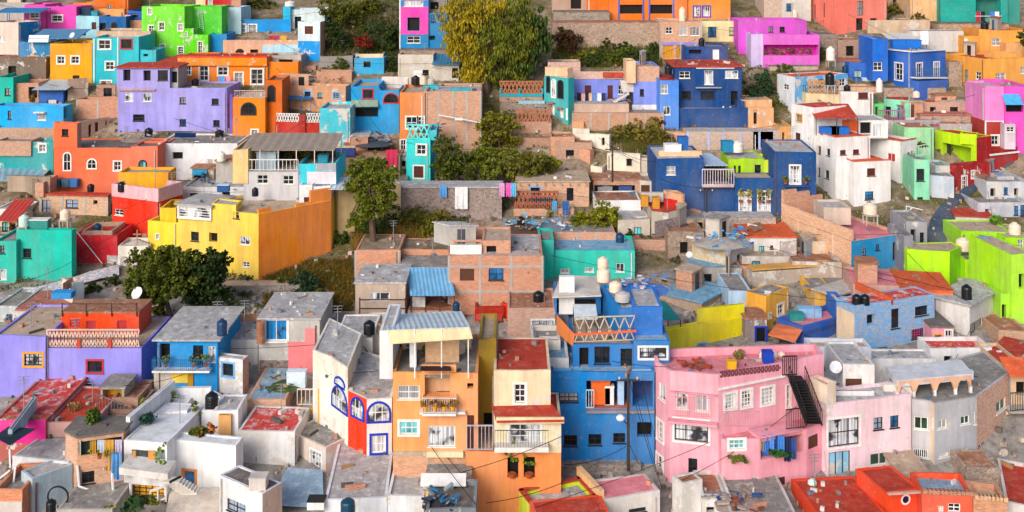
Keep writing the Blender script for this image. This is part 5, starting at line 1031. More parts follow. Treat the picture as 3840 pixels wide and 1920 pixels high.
# ---- brick house with cream slab roof, sheds and octagonal roof
h = house('tan brick house with a cream slab roof and a pale blue window', 'br:#cf9c78', F(96, 796, 6), 600, 860, [(232, 652, 320, 742, 'i'), (580, 656, 646, 782, 'd')], roof='tan', par=-.15)
BX = h
for i_ in range(9): mb = MB(); a_, _, n_ = edgept(h, 120 + i_ * 80, 612); mb.obox(a_, (.18, 0, 0), n_ * .3, (0, 0, -.2)); part(h, 'bracket', mb, 'br')
h = house('low brick terrace wall with lattice top in front of the cream-roofed brick house', 'br:#c98a66', F(68, 652, 4), 852, 960, roof='tan', name='terrace_wall', cat='wall', par=.08)
railing(h, at(75, 850, h.Y - .02), at(500, 850, h.Y - .02), 1.9, 'si:#a35a3c', .5, .12, 'lattice_parapet', lattice=True)
cloth('turquoise blanket laid over the lattice wall of the brick house', at(240, 740, BX.Y - 1.5), at(448, 745, BX.Y - 1.5), 1.3, 'si:#1f93c0'); cloth('blue cloth over the lattice wall end', at(538, 785, h.Y - .3), at(604, 785, h.Y - .3), 1.6, 'si:#2a5f9a'); cloth('small light blue cloth beside the turquoise blanket', at(440, 778, h.Y - .3), at(485, 782, h.Y - .3), 1.2, 'si:#3f9fd8')
h = house('brick shed with dark opening and a navy tarpaulin curtain in the centre', 'br:#b58265', F(838, 1292, 6), 575, 725, [(845, 630, 1240, 712, 'k')], roof='rust', par=-.2)
cloth('navy tarpaulin hung in the brick shed opening', at(1082, 640, h.Y - .2), at(1210, 640, h.Y - .2), 2.2, 'si:#34508a'); cloth('grey sheet hung in the brick shed opening, left of the navy one', at(880, 645, h.Y - .2), at(1020, 642, h.Y - .2), 1.6, 'si:#8a8a88')
h = house('small brick lean-to with brown shutter beside the navy wall', 'pe:#dccfbe', F(1286, 1430, 5), 590, 760, [(1298, 628, 1382, 694, 'z')], roof='tan', par=.1)
h = house('white yard wall house behind the lemon tree', 'white', F(852, 1296, 5), 778, 960, roof='rust', par=.1)
h = house('grey octagonal-ended house with a red roof terrace and orange brick parapet', 'pe:#b7ada0', PL([(1378, 1.6), (1400, .3), (1560, -.3), (1702, 1.0)], 5), 888, 1190, roof='red', par=.12)
OC = h
add(h, 'br:#e0a070', PL([(1515, 4.2), (1640, 4.0), (1704, 2.2)], .3), 760, 880, roof=None, par=.01)
add(h, 'conc', F(1300, 1514, .5), 702, 790, dY=3.4, roof='tan', par=.02)
add(h, 'pe:#c2b6a6', F(1075, 1385, 6), 965, 1190, [(1230, 1036, 1302, 1108, 'h')], dY=.4, roof='white', par=.08)
band(h, 1430, 980, 1698, 1140, 'st:#8e8088', .04)
for i_, (u_, n__) in enumerate([(1330, 'left'), (1440, 'right')]): box_thing('ochre barrel on the red octagonal roof terrace, %s one' % n__, 'barrel', 'barrel', onz(u_, 830 + i_ * 20, h.rz), .8, .8, 1.3, 'si:#c88a2a')
box_thing('bright red box on the red octagonal roof terrace', 'roof_box', 'box', onz(1580, 825, h.rz), 1.5, .8, .7, 'si:#d02020')
h = house('small low house under a roof strewn with blue plastic and scrap', 'pe:#b8a494', F(-30, 650, 6), 1075, 1180, roof='bluep', par=-.1, dY=-.5)
lump('litter of blue and white plastic on the low roof left of the lemon tree', 'plastic_heap', 'scrap', onz(420, 1030, h.rz), 2.8, ['si:#6fb4d8', 'si:#cfd8dc', 'si:#7a8690'], 31, 34); lump('litter of boards on the low roof beside the black tank', 'board_heap', 'scrap', onz(150, 1050, h.rz), 2.4, ['si:#a08c78', 'si:#d8d0c8', 'si:#5f4a3c'], 32, 26)
tank('black water tank at the left end of the scrap-strewn low roof', 138, 1022, 76, 92, 'black', h)
h = house('brick parapet house with grey posts behind the aqua house', 'br:#d08a66', F(318, 1048, 5), 1088, 1300, roof='grey', par=.25, frame=(4,))
tank('tall dark blue water drum at the right end of the brick parapet', 1095, 1210, 84, 122, 'blue', Y=h.Y - .8)
T(2, 2)
h = house('bright aqua green house with a low flat roof and small grid windows', '#06c4b0', F(350, 1238, 6, -3), 30, 330, [(520, 198, 606, 244, 'G'), (755, 188, 842, 232, 'G'), (1056, 148, 1136, 232, 'c')], roof='bluep', par=.3)
add(h, '#06c8b4', F(312, 455, 5), -76, 330, dY=-.06)
AQ = h
# ---- compound of derelict stained houses, centre right
h = house('stained cream ruin wall house with blue-patched debris roof', 'pp:#cdb896', K(1790, 2140, 2380, 40), -12, 300, [(2225, 55, 2290, 155, 'd')], roof='bluep', par=.15, wallR='pe:#c9c4c4')
RN = h
lump('debris of white and blue sheets on the stained ruin roof', 'sheet_heap', 'scrap', onz(2050, -60, h.rz), 3.2, ['si:#5fa8d8', 'si:#e0dcd8', 'si:#3a78b8', 'si:#b5aca2'], 33, 40)
h = house('white courtyard house with a bright red roof among the stained ruins', 'pe:#dfdcd8', F(2300, 2800, 6), -100, 110, [(2440, -20, 2490, 85, 'h'), (2545, -25, 2575, 10, 'm'), (2350, -60, 2390, 90, 'k')], roof='orange', par=-.15)
add(h, 'pp:#b9aca6', F(2650, 2800, 5), -60, 110, dY=-.6)
h = house('long brown-grey compound wall with an ochre coping', 'pp:#b9ab9e', F(2375, 3160, 1.5, 12), 235, 430, roof='tan', name='compound_wall', cat='wall', par=.02)
a, d, n_ = edgept(h, 2376, 232); b, _, _ = edgept(h, 3158, 232); b.z = a.z = h.zt; mb = MB(); mb.obox(a + n_ * .05 + Vector((0, 0, .16)), b - a, -n_ * 1.6, (0, 0, .15)); part(h, 'coping', mb, '#dca860')
h = house('tan block house right of the compound yard with roof clutter', 'pe:#cbb596', F(2900, 3140, 5), -60, 150, roof='tan', par=.3, dY=1)
h = house('orange brick lean-to between the ruin and the compound wall', 'br:#c98f68', F(2140, 2360, 4, -15), 180, 330, roof='rust', par=.02)
bush('white-and-black satellite-like dish scrap and junk pile with weeds beside the ruin', 0, 0, 60, 30, 'lf:#5a5a44,#8a7a60', p=gpt(1640, 150), seed=11)
h = house('low grey shed with a stained flat roof left of the ruin', 'pe:#8a7a6c', K(1440, 1640, 1960, 40), 330, 430, [(1495, 310, 1550, 360, 'k')], roof='grey', par=-.15)
h = house('brick shack under patched blue corrugated sheets', 'br:#b3957a', K(1485, 1885, 2145, 38), 530, 702, [(1950, 556, 2036, 656, 't')], roof='bluep', par=-.25)
BK = h
h = house('pale blue little house with a deep blue window beside the brick shack', 'pe:#b3d0ec', F(2142, 2368, 6), 415, 720, [(2148, 566, 2236, 672, 'b')], roof='grey', par=.1)
T(3, 2)
h = house('mustard corner house with a white-framed window and flat grey roof', '#f0a80a', K(-105, 85, 306, 48), 466, 840, [(198, 545, 252, 640, 'w'), (108, 630, 132, 680, 'w')], roof='grey', par=.1)
T(2, 2)
h = house('dark brown gatehouse wall with a blue-framed black doorway', 'pe:#8f7f7c', F(2302, 2512, 3), 690, 960, [(2412, 772, 2500, 942, 'u')], roof='rust', par=-.1)
h = house('lemon yellow wall house with an open patio and a light blue window', '#ffe312', K(1540, 1546, 2300, 66, 5), 800, 1075, [(1850, 926, 1922, 1022, 'i'), (2153, 876, 2177, 930, 'i')], roof='grey', par=1.5, th=.25)
LW = h
add(h, '#ffe312', PL([(1850, 2.2), (2297, 3.6)], .3), 665, 805, dY=.02, roof=None, par=.01)
sheet(h, [at(1500, 690, h.Y + 1.5), at(1682, 690, h.Y + 1.0), at(1560, 540, h.Y + 5), at(1480, 500, h.Y + 5)], 'si:#0f7f7a', posts=2, corr=False, name='shade_sail', zfoot=h.rz)
# ---- brick frame house, grey house, pink house, blue corrugated canopy
T(1, 2)
h = house('wide red brick house with a grey concrete grid and two windows', 'br:#c97d56', F(1890, 2795, 8), 72, 690, [(1996, 200, 2134, 316, 'z'), (2274, 196, 2416, 312, 'b')], roof='white', par=.05, frame=(3, 190, 430))
GB = h
add(h, 'br:#d08a62', F(2210, 2485, 5), -80, 72, [(2252, -20, 2346, 60, 'k')], dY=1.0, roof='tan', par=.2)
add(h, 'br:#cf9474', F(1915, 2205, .4), -75, 70, [(1950, -60, 2190, 20, 'L:br:#c98056', .38)], dY=3.5, roof=None, par=.01)
add(h, 'white', F(1900, 2205, .3), -30, 70, dY=.6, roof=None, par=.01); add(h, 'br:#c88a68', F(1910, 2260, .3), -285 + 80, -90, dY=6, roof=None, par=.01)
add(h, 'br:#c07a56', F(2486, 2790, .3), 20, 75, dY=2, roof=None, par=.01)
tank('round black water tank on the ledge at the right of the brick grid house', 2755, 525, 105, 110, 'black', Y=h.Y - 2.5)
h = house('orange brick house with grey posts left of the pink house', 'br:#d2845a', F(988, 1412, 6.5), 22, 330, roof='earth', par=.06, frame=(2,))
add(h, 'br:#cd8258', F(1413, 1892, 4.6), 18, 250, dY=2.0, roof='earth', par=.06)
h = house('small pink house with white windows below the brick wall', '#f49ab4', F(1424, 1884, 6), 182, 420, [(1458, 260, 1500, 302, 'q'), (1512, 262, 1628, 300, 'q'), (1674, 240, 1770, 340, 'z')], roof='grey', par=-.05)
add(h, 'br:#c58a6a', F(1425, 1495, 6), 300, 620, dY=-.5)
h = house('grey-beige block house with a wide teal-curtained window and a whitish roof', 'pe:#c3b09e', F(985, 1468, 6), 345, 800, [(1130, 428, 1318, 502, 'c')], roof='white', par=-.1)
GH = h
for v_ in (500, 585, 665): mb = MB(); mb.bar(at(1030, v_, h.Y - 1.2), at(1470, v_, h.Y - 1.2), .1); part(h, 'frame_bar', mb, 'si:#4a2a24')
for u_ in (1028, 1470): mb = MB(); mb.bar(at(u_, 480, h.Y - 1.2), at(u_, 800, h.Y - 1.2), .12); part(h, 'frame_bar', mb, 'si:#4a2a24')
h = house('brick deck terrace under the blue corrugated canopy', 'br:#c08a6e', F(1490, 1945, 6), 610, 800, roof='rust', par=.1, name='terrace', cat='terrace')
DK = h
canopy(h, 1515, 1950, 458, h.Y - .1, 4.6, 1.35, 'sh:#7cbce4,.03', 4, zfoot=h.rz, step=.2, pm='si:#2a2a2e', skew=-.8)
cloth('white tarpaulin at the left under the blue corrugated canopy', at(1535, 470, h.Y + 1.5), at(1660, 470, h.Y + 1.5), 2.6, 'si:#d8d8d4'); lump('clutter of boxes and furniture under the blue corrugated canopy', 'furniture_heap', 'clutter', onz(1790, 590, h.rz) + Vector((0, 2, 0)), 1.6, ['si:#c9a060', 'si:#3a7a84', 'si:#7a4a34'], 35, 24, flat=.8)
tank('tall dark blue water drum beside the blue corrugated canopy', 1960, 606, 68, 90, 'blue', Y=DK.Y - .5)
T(1, 2)
h = house('dark red terrace house with a white garden gate left of the grey window house', '#a62c1e', F(2140, 2425, 5), 560, 760, roof='red', par=.6)
sheet(h, [at(2150, 700, h.Y - .8), at(2400, 700, h.Y - .8), at(2420, 560, h.Y + 1), at(2150, 560, h.Y + 1)], 'rf:red', corr=False, name='awning')
T(2, 2)
h = house('pinkish brick house with a large barred window and red roof line', 'br:#cc9a86', F(8, 470, 6), 578, 960, [(248, 700, 452, 832, 'C')], roof='rust', par=.2)
add(h, 'red', F(-60, 385, .4), 545, 580, dY=4, roof=None, par=.01)
# ================================================================== lower left: periwinkle house, white modern house
T(0, 2)
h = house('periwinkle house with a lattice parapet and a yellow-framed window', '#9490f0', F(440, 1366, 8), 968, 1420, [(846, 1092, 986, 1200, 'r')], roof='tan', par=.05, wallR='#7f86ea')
PW = h
add(h, '#9691f0', F(-60, 439, 8), 848, 1440, [(236, 1022, 405, 1136, 'y')], dY=-.3, roof='tan', par=.1)
a, d, n_ = edgept(h, 446, 966); b, _, _ = edgept(h, 1340, 966); b.z = a.z; railing(h, a - n_ * .12, b - n_ * .12, 1.55, 'pe:#e3bfae', .3, .06, 'lattice_parapet', lattice=True)
for u_ in (744, 1040): band(h, u_, 878, u_ + 36, 968, '#c8402a', .05, 'parapet_post')
g = add(h, '#f2501a', F(594, 1342, 3.4), 630, 880, [(672, 690, 772, 762, 'x'), (830, 702, 926, 852, 'x'), (1130, 700, 1222, 782, 'x')], dY=3.2, roof='rust', par=-.05)
for u_ in (600, 835, 1078, 1320): mb = MB(); mb.bar(at(u_, 660, h.Y + 3.1), at(u_, 530, h.Y + 3.1), .08); part(h, 'railing_post', mb, 'si:#3a2f2c')
for (a_, b_) in ((600, 835), (835, 1078), (1078, 1320)): mb = MB(); mb.bar(at(a_, 540, h.Y + 3.1), at(b_, 540, h.Y + 3.1), .05); part(h, 'railing_bar', mb, 'si:#3a2f2c')
cloth('patterned pink blanket hung on the lattice terrace of the periwinkle house', at(985, 790, h.Y + .6), at(1155, 800, h.Y + .6), 1.7, 'si:#d8a8a0')
h = house('grey block house with a brown roof and a white-brick stair tower behind the red-orange room', 'pe:#cfc9c2', F(165, 596, 6), 602, 850, roof='brown', par=-.15, dY=1)
add(h, 'pe:#e0d4c8', K(596, 702, 812, 42), 345, 600, dY=1.5, roof='tan', wallR='pe:#b9cad4'); band(h, 604, 345, 700, 440, 'br:#cf8a64', .05)
h = house('grey-blue corner shed with tin junk at the left edge behind the periwinkle house', 'pp:#a9b8bc', F(-60, 170, 6), 560, 850, [(60, 640, 120, 700, 'b')], roof='grey', par=.2, dY=1.5)
box_thing('light blue plastic wash tub on the roof terrace at the left edge', 'wash_tub', 'tub', onz(440, 715, PW.rz) + Vector((0, 4, 1)), 1.9, 1.1, .6, 'si:#2f8fd0')
lump('junk of grey boards on the left end of the periwinkle roof', 'board_heap', 'scrap', onz(250, 790, PW.rz), 2.4, ['si:#b0b4b4', 'si:#7a848a', 'si:#d0ccc4'], 41, 22)
strip('whitewashed_slope', [((0, 560), (0, 660)), ((590, 390), (590, 480)), ((1150, 190), (1150, 330))], 'st:#cfced6', lift=.25)
h = house('low whitewashed rubble wall along the foot of the teal building', 'st:#c9c6cc', PL([(-40, 0), (600, 6.5), (1150, 14)], 1.5), 520, 640, roof='white', name='stone_wall', cat='wall', par=.03)
h = house('bright blue house with a white slab roof and dark doors on a balcony', '#0a92d6', F(1518, 2100, 8), 890, 1420, [(1545, 922, 1642, 1106, 'k'), (1865, 940, 1962, 1120, 'p'), (2012, 950, 2080, 1100, 'c')], roof='white', par=-.35)
WB = h
band(h, 1490, 1165, 1664, 1400, 'pe:#cfc6b8', .1); band(h, 1665, 1172, 1815, 1300, 'yellow', .08); band(h, 1816, 1160, 1870, 1400, '#b98a14', .12)
balcony(h, 1500, 2050, 1150, .9, 'si:#2a6a9a', 'white'); 
tank('large blue-black water tank on the white slab roof of the bright blue house', 2145, 838, 100, 155, 'blue', h)
for i_, u_ in enumerate((1600, 1870, 1990)): pot('potted flowers on the bright blue balcony, %s' % ['left end', 'middle', 'right end'][i_], at(u_, 1148, h.Y - .6), .7, seed=90 + i_)
h = house('white stained cube house with a pale blue framed window', 'pp:#e9e9ec', K(2055, 2345, 2392, 16), 1080, 1440, [(2152, 1116, 2254, 1236, 'i')], roof='white', par=.05, wallR='br:#c88a7a')
h = house('low whitish terrace house with dark stair hole left of the blue-curtained house', 'pe:#cfccc8', F(2130, 2490, 7), 890, 1180, roof='white', par=.05)
add(h, 'br:#d8905c', F(2308, 2490, .5), 650, 760, dY=5, roof=None, par=.01)
T(1, 2)
h = house('grey house with a wide blue-curtained sliding window and a patch of pink paint', 'pe:#b9b6b2', F(52, 640, 7), 690, 1240, [(115, 688, 326, 892, 'B'), (0, 0, 1, 1, 'k')], roof='white', par=-.15)
PKH = h
band(h, 338, 905, 626, 1225, '#ee8488', .05); band(h, 500, 775, 610, 905, '#ea8a8c', .05); band(h, 60, 1085, 335, 1235, 'st:#7c6c64', .04)
mb = MB(); p_ = at(70, 920, h.Y - .6); mb.lathe(p_, [(0, 0), (.36, 0), (.36, 2.0), (0, 2.0)], 12); part(h, 'rusty_pipe', mb, 'rf:rust')
band(h, 100, 895, 335, 910, 'white', .25, 'window_ledge')
# white arched house with red wall
T(1, 3)
h = house('white house with cobalt blue arched windows and a vermilion red wall', 'pe:#f0e6da', PL([(575, 4.2), (745, 2.6), (915, .2), (1096, -1.4), (1338, -1.2)], 7), 118, 860, [(765, 88, 905, 292, '^U'), (955, 195, 1062, 372, '^U'), (1102, 236, 1312, 408, '^U'), (1142, 548, 1280, 716, 'U')], roof='white', par=.1, wallR=['pe:#f0e6da', '#fb420a', 'pe:#e6e2e4'])
AR = h
add(h, 'pe:#f0e4d2', PL([(575, 4.2), (745, 2.6), (912, .3)], 8), -80, 130, [(795, 0, 880, 100, '^U')], dY=.05, roof='white', par=.1)
add(h, 'pe:#efe6dc', F(780, 1150, 6), -395, -60, dY=9, roof='white', par=.1)
add(h, 'pe:#cdbfae', F(1035, 1225, 5), -200, 0, [(1065, -270, 1160, -160, 'k')], dY=8.5, roof='tan', par=.15)
T(1, 2)
tank('green-black water tank behind the white arched house', 770, 1010, 86, 110, 'black', Y=AR.Y + 7); tank('cream round tank left of the green-black tank', 630, 1020, 66, 95, 'cream', Y=AR.Y + 6)
h = house('narrow grey house strip with a broken wall left of the corrugated-roof house', 'pe:#d3c6b6', F(1030, 1240, 6), 840, 1250, [(1058, 690, 1186, 830, 'k')], roof='tan', par=.15, Y=AR.Y + 10)
add(h, 'pe:#c0b4a8', F(820, 1035, 5), 1040, 1250, dY=-2, roof='grey')
tank('toppled black water tank seen in the shadow of the grey house wall', 1120, 830, 110, 130, 'black', Y=AR.Y + 9.2)
# ---- main orange house with corrugated roof
T(1, 3)
h = house('tall orange house with a white corrugated roof, open terrace and flowered balcony', '#ffa468', F(1350, 2168, 8), -60, 1280, [(1396, 66, 1606, 198, 'N'), (1655, -40, 1900, 172, 'L:#c9a07a', .9), (2066, 44, 2126, 96, 'k'), (1414, 414, 1590, 536, 't'), (1690, 456, 1950, 656, 'c'), (2066, 352, 2134, 700, 'm')], roof='grey', par=.25)
OH = h
make_window(h.root, Vector((kx(1770) * h.Y, h.Y + .88)), Vector((1, 0)), Vector((0, -1)), 0, 1.4, zat(170, h.Y), zat(-10, h.Y), 'p')
balcony(h, 1640, 1962, 296, .8, 'si:#d8d0c8', 'white', 1.15); ledge(h, 1610, 2050, 300, .5, .14, 'white'); ledge(h, 1675, 2030, 690, .35, .4, 'cream')
for i_, u_ in enumerate((1665, 1755, 1845, 1925)): pot('yellow clay flower pot on the orange house balcony, number %s from the left' % ['one', 'two', 'three', 'four'][i_], at(u_, 308, h.Y - .75), .45, 'lf:#c87a2a,#6a6a2a', '#e0a030', seed=100 + i_)
band(h, 1356, 735, 2050, 1005, 'br:#cf8f62', .06); band(h, 1350, 700, 2060, 738, 'pe:#b5a390', .09); band(h, 1676, 740, 1694, 1005, 'conc', .1, 'post')
sheet(h, [at(1612, -80, h.Y - 1.3), at(1915, -80, h.Y - 1.3), at(1900, -128, h.Y + .1), at(1625, -128, h.Y + .1)], 'si:#3a2226', corr=False, name='awning')
T(1, 2)
add(h, 'cream', F(1345, 2105, .4), 880, 1180, [(1358, 930, 1434, 1120, 'd'), (1466, 925, 1555, 1008, 'q'), (1768, 905, 1862, 1000, 'p')], dY=5.2, roof=None, par=.01)
add(h, 'white', F(1240, 1348, 6, 0), 800, 1260, dY=.4, roof='white', par=.05)
a_ = at(1285, 790, h.Y - .4); b_ = at(2092, 762, h.Y - .4); c_ = at(2010, 612, h.Y + 8); d_ = at(1240, 640, h.Y + 8)
sheet(h, [a_, b_, c_, d_], 'sh:#d3e2ec,.02', 4, zfoot=h.rz, step=.2, pm='white')
sheet(h, [at(1330, 915, h.Y - .5), at(2118, 865, h.Y - .5), b_ + Vector((0, .05, -.05)), a_ + Vector((0, .05, -.05))], 'cream', corr=False, th=.1, name='fascia_panel')
band(h, 1625, 1125, 1960, 1200, '#ffa468', .05) 
box_thing('tan board leaning on the orange house terrace', 'leaning_board', 'board', onz(1825, 1100, h.rz), 2.6, .15, 1.7, 'si:#d8b088'); box_thing('white wrapped gas cylinder cover on the orange house terrace', 'cylinder_cover', 'cover', onz(1545, 1140, h.rz), .5, .5, 2.1, 'si:#e4eaf2'); tank('tan plastic water tank under the orange house roof, at the right', 1985, 1010, 116, 100, 'cream', h)
pot('leafy plant on the orange house terrace beside the tan board', onz(1650, 1080, h.rz), 1.0, seed=110)
T(1, 3)
g = add(h, '#fc9552', F(2052, 2972, 7), 708, 1400, [(2455, 762, 2560, 955, 'k'), (2612, 756, 2720, 952, 'k')], dY=-.35, roof='tan', par=.1)
for i_, u_ in enumerate((2500, 2665)): pot('bushy green plant filling the %s window of the orange lower wall' % ('left', 'right')[i_], at(u_, 955, g.Y - .12), 2.6, 'lf:#8aa02a,#4a6a1a', seed=120 + i_, wide=.7)
railing(h, at(2062, 700, h.Y - .5), at(2312, 700, h.Y - .5), 1.9, 'si:#b0a8b4', .25, .05)
h = house('narrow olive yellow stairwell wall between the orange house and the red-roofed house', '#a88a34', F(2178, 2345, 6), -380, 760, [(2225, 330, 2310, 600, 'k')], roof='tan', Y=OH.Y + 3.5)
h = house('cream house with a dark red flat roof, tiled awning roof and an iron balcony', 'pe:#ecd6b4', F(2322, 2872, 7), -75, 900, [(2525, 55, 2628, 232, 'D')], roof='red', par=.1, Y=OH.Y + 1.2)
CH = h
g = add(h, 'pe:#f0deba', F(2332, 2974, 5), 405, 712, [(2478, 440, 2776, 672, 'F')], dY=-1.6, roof='red', par=.05)
sheet(h, [at(2350, 408, h.Y - 2.2), at(3005, 398, h.Y - 2.2), at(2880, 232, h.Y + .3), at(2300, 245, h.Y + .3)], 'rf:red', corr=False, th=.16, name='tiled_roof')
mb = MB(); mb.obox(at(2345, 432, h.Y - 2.15), at(3003, 432, h.Y - 2.15) - at(2345, 432, h.Y - 2.15), (0, .15, 0), (0, 0, .42)); part(h, 'eaves_board', mb, 'cream')
mb = MB(); mb.obox(at(2330, 715, h.Y - 2.5), at(2852, 712, h.Y - 2.5) - at(2330, 715, h.Y - 2.5), (0, .95, 0), (0, 0, .35)); part(h, 'balcony_slab', mb, 'pe:#e6e2dc'); railing(h, at(2335, 690, h.Y - 2.4), at(2848, 690, h.Y - 2.4), 1.45, 'si:#3a3a40', .2, .025)
# ---- big blue house
T(2, 3)
BL = '#007ac0'
h = house('big deep blue house with loggia, arches and a roof tower', BL, F(428, 1428, 9), -60, 845, [(506, 140, 692, 226, 'p'), (770, 20, 1205, 296, 'L:#0a4f98', 2.2), (1215, 20, 1420, 268, 'L:#0a3f80', 2.2), (552, 546, 682, 652, 'p'), (790, 536, 916, 642, 'p'), (1030, 526, 1146, 622, 'p'), (1260, 420, 1402, 562, 'k')], roof='blue', par=.1)  # loggia walls in darker blues, shade inside them put into the colour
BB = h
mb = MB(); mb.obox(at(770, 300, h.Y + .05), at(1420, 300, h.Y + .05) - at(770, 300, h.Y + .05), (0, 2.1, 0), (0, 0, .12)); part(h, 'loggia_floor', mb, 'rf:brown')
ledge(h, 768, 1425, 300, .25, .2, 'pe:#8a8a94'); 
make_window(h.root, Vector((kx(860) * h.Y, h.Y + 2.18)), Vector((1, 0)), Vector((0, -1)), 0, 1.3, zat(200, h.Y), zat(30, h.Y), 'p'); make_window(h.root, Vector((kx(980) * h.Y, h.Y + 2.18)), Vector((1, 0)), Vector((0, -1)), 0, 1.8, zat(250, h.Y), zat(30, h.Y), 'k')
box_thing('bright orange cabinet on the loggia of the deep blue house', 'orange_cabinet', 'cabinet', at(905, 235, h.Y + .8), 1.5, .6, 2.0, 'si:#fa6a28'); box_thing('white stool-like washer on the loggia of the deep blue house', 'washer', 'washer', at(990, 240, h.Y + .8), .7, .6, 1.5, 'white'); box_thing('pale blue gas cylinder cover on the loggia of the deep blue house', 'cylinder_cover', 'cover', at(1100, 240, h.Y + .9), .5, .5, 2.1, 'si:#a8c8ea')
railing(h, at(768, 292, h.Y - .05), at(842, 292, h.Y - .05), 1.5, 'si:#a8d0e8', .18, .05)
T(2, 2)
u_ = add(h, BL, F(640, 1228, 7), 930, 1210, [(702, 962, 792, 1165, 'k'), (848, 952, 996, 1118, 'p'), (1100, 972, 1216, 1158, 'p')], dY=1.4, roof='tan', par=.05)
v_ = add(h, BL, F(1229, 1576, 7), 884, 1205, [(1284, 962, 1542, 1062, 'C')], dY=1.0, roof='blue', par=.1)
add(h, '#7cc0ea', F(428, 735, .5), 1185, 1262, dY=.4, roof=None, par=.01); add(h, '#9ccdf0', F(1210, 1432, .4), 1190, 1250, dY=.2, roof=None, par=.01)
mb = MB()
for i_ in range(4): c_ = at(700 + i_ * 140, 945, u_.Y - .15)
railing(h, at(655, 925, u_.Y - .1), at(1235, 905, u_.Y - .1), 2.1, 'pe:#c9b49a', .8, .05, 'lattice_parapet', lattice=True)
mb = MB(); mb.bar(at(650, 835, u_.Y - .1), at(1250, 800, u_.Y - .1), .16); part(h, 'parapet_rail', mb, '#f4643c')
sheet(h, [at(478, 790, u_.Y + 5), at(640, 930, u_.Y), at(655, 832, u_.Y), at(482, 640, u_.Y + 5)], '#f08a50', corr=False, th=.2, name='parapet_wall')
t_ = add(h, BL, K(905, 1090, 1505, 80, 7), 592, 935, dY=2.6, roof='white', par=.15, th=.25)
add(h, '#0c74cc', F(1228, 1505, 5), 565, 880, dY=2.2, roof='white', par=.12)
add(h, BL, F(470, 910, 4), 468, 640, [(580, 490, 860, 590, 'p'), (480, 480, 510, 640, 'k')], dY=7.5, roof='grey', par=.1)
mb = MB(); mb.obox(at(508, 640, h.Y + 6.9), (1.3, 0, 0), (0, .5, 0), (0, 0, 3.2)); part(h, 'pillar', mb, 'white')
sheet(h, [at(440, 470, h.Y + 6), at(915, 455, h.Y + 6), at(870, 275, h.Y + 11), at(520, 260, h.Y + 11)], 'pe:#cdc6bc', corr=True, step=.9, th=.12)
canopy(h, 655, 880, 686, u_.Y + 2.2, 2.2, .5, 'sh:#d8e2ea', 3, corr=False, zfoot=u_.rz)
tank('large cream water tank stacked above another on the blue house roof', 935, 320, 128, 130, 'cream', Y=h.Y + 9); tank('second cream tank with a domed top behind the large cream tank', 930, 195, 104, 110, 'cream', Y=h.Y + 10)
tank('tan cylinder tank on the stained white roof of the blue tower', 1120, 510, 150, 90, 'grey', Y=h.Y + 4.4); tank('rounded cream tank behind the tan cylinder on the blue tower', 1050, 420, 120, 100, 'cream', Y=h.Y + 6.2)
lump('whitish laundry and tarps heaped on the blue tower roof', 'tarp_heap', 'scrap', onz(1330, 400, t_.rz), 2.2, ['si:#d8dce4', 'si:#c0b4b8', 'si:#5a84c8'], 51, 22)
h = house('row of low white terrace walls with turquoise junk beside the red roof', 'pe:#cfcfd2', F(330, 600, 5), 1060, 1320, roof='bluep', par=.5, Y=BB.Y + 1.2)
add(h, 'pe:#d6d2cc', F(240, 520, 4), 900, 1060, dY=3, roof='grey', par=.5)
T(2, 3)
h = house('rubble stone footing along the deep blue house', 'st:#9a8e86', F(430, 1300, 2), 832, 900, roof='grey', name='stone_wall', cat='wall', par=.02, dY=-.2)
# ---- pink house
PK = '#f6a8b6'
h = house('large pink corner house with white-framed windows, flower terraces and a lattice roof parapet', PK, PL([(1442, 1.9), (1577, 0), (2042, -.8), (2690, 1.8), (3064, 3.4)], 2.4), -80, 1010, [(1470, 50, 1532, 202, 'c'), (1455, 412, 1512, 592, 'D'), (1422, 742, 1506, 990, 'D'), (1634, 120, 1752, 290, 'c'), (1824, 140, 1958, 316, 'c'), (1622, 402, 1946, 606, 'C'), (1755, 770, 1842, 940, 'p'), (2112, 146, 2214, 290, 'F'), (2272, 114, 2364, 268, 'F'), (2464, 86, 2578, 242, 'F'), (2662, 60, 2742, 280, 'D')], roof='pinkr', par=.6, th=.25)
PHS = h
ledge(h, 1575, 2040, 112, .2, .1, '#d890a0'); ledge(h, 1560, 2035, 372, .7, .16, '#ec9cac'); railing(h, at(1585, 368, h.Y - .9), at(1975, 385, h.Y - 1.3), 1.55, 'si:#c98a94', .17, .03)
ledge(h, 2045, 2680, 92, .2, .12, 'white'); 
for i_, (a_, b_) in enumerate(((2045, 2300), (2310, 2550), (2560, 2668))): 
    p_, d_, n_ = edgept(h, a_, -20); q_, _, _ = edgept(h, b_, -20); p_.z = q_.z = zat(10, h.Y)
l_ = add(h, PK, PL([(2075, -1.6), (2440, -1.4), (2895, .2), (3062, 1.4)], 3), 492, 1040, [(2150, 590, 2296, 676, 't'), (2440, 512, 2875, 742, 'L:#5a2a3a', 1.6), (2914, 545, 3008, 668, 'z'), (2366, 948, 2466, 1004, 'q'), (2530, 960, 2690, 1040, 'z')], roof='pinkr', par=.25)
for (u0_, v0_, u1_) in ((2090, 470, 2440),): railing(h, at(u0_, v0_, l_.Y - 1.5), at(u1_, v0_, l_.Y - 1.4), 1.2, 'si:#c98a94', .2, .03)
railing(h, at(2700, 500, h.Y - .6), at(2890, 480, h.Y + .1), 1.6, 'si:#2a2628', .16, .04)
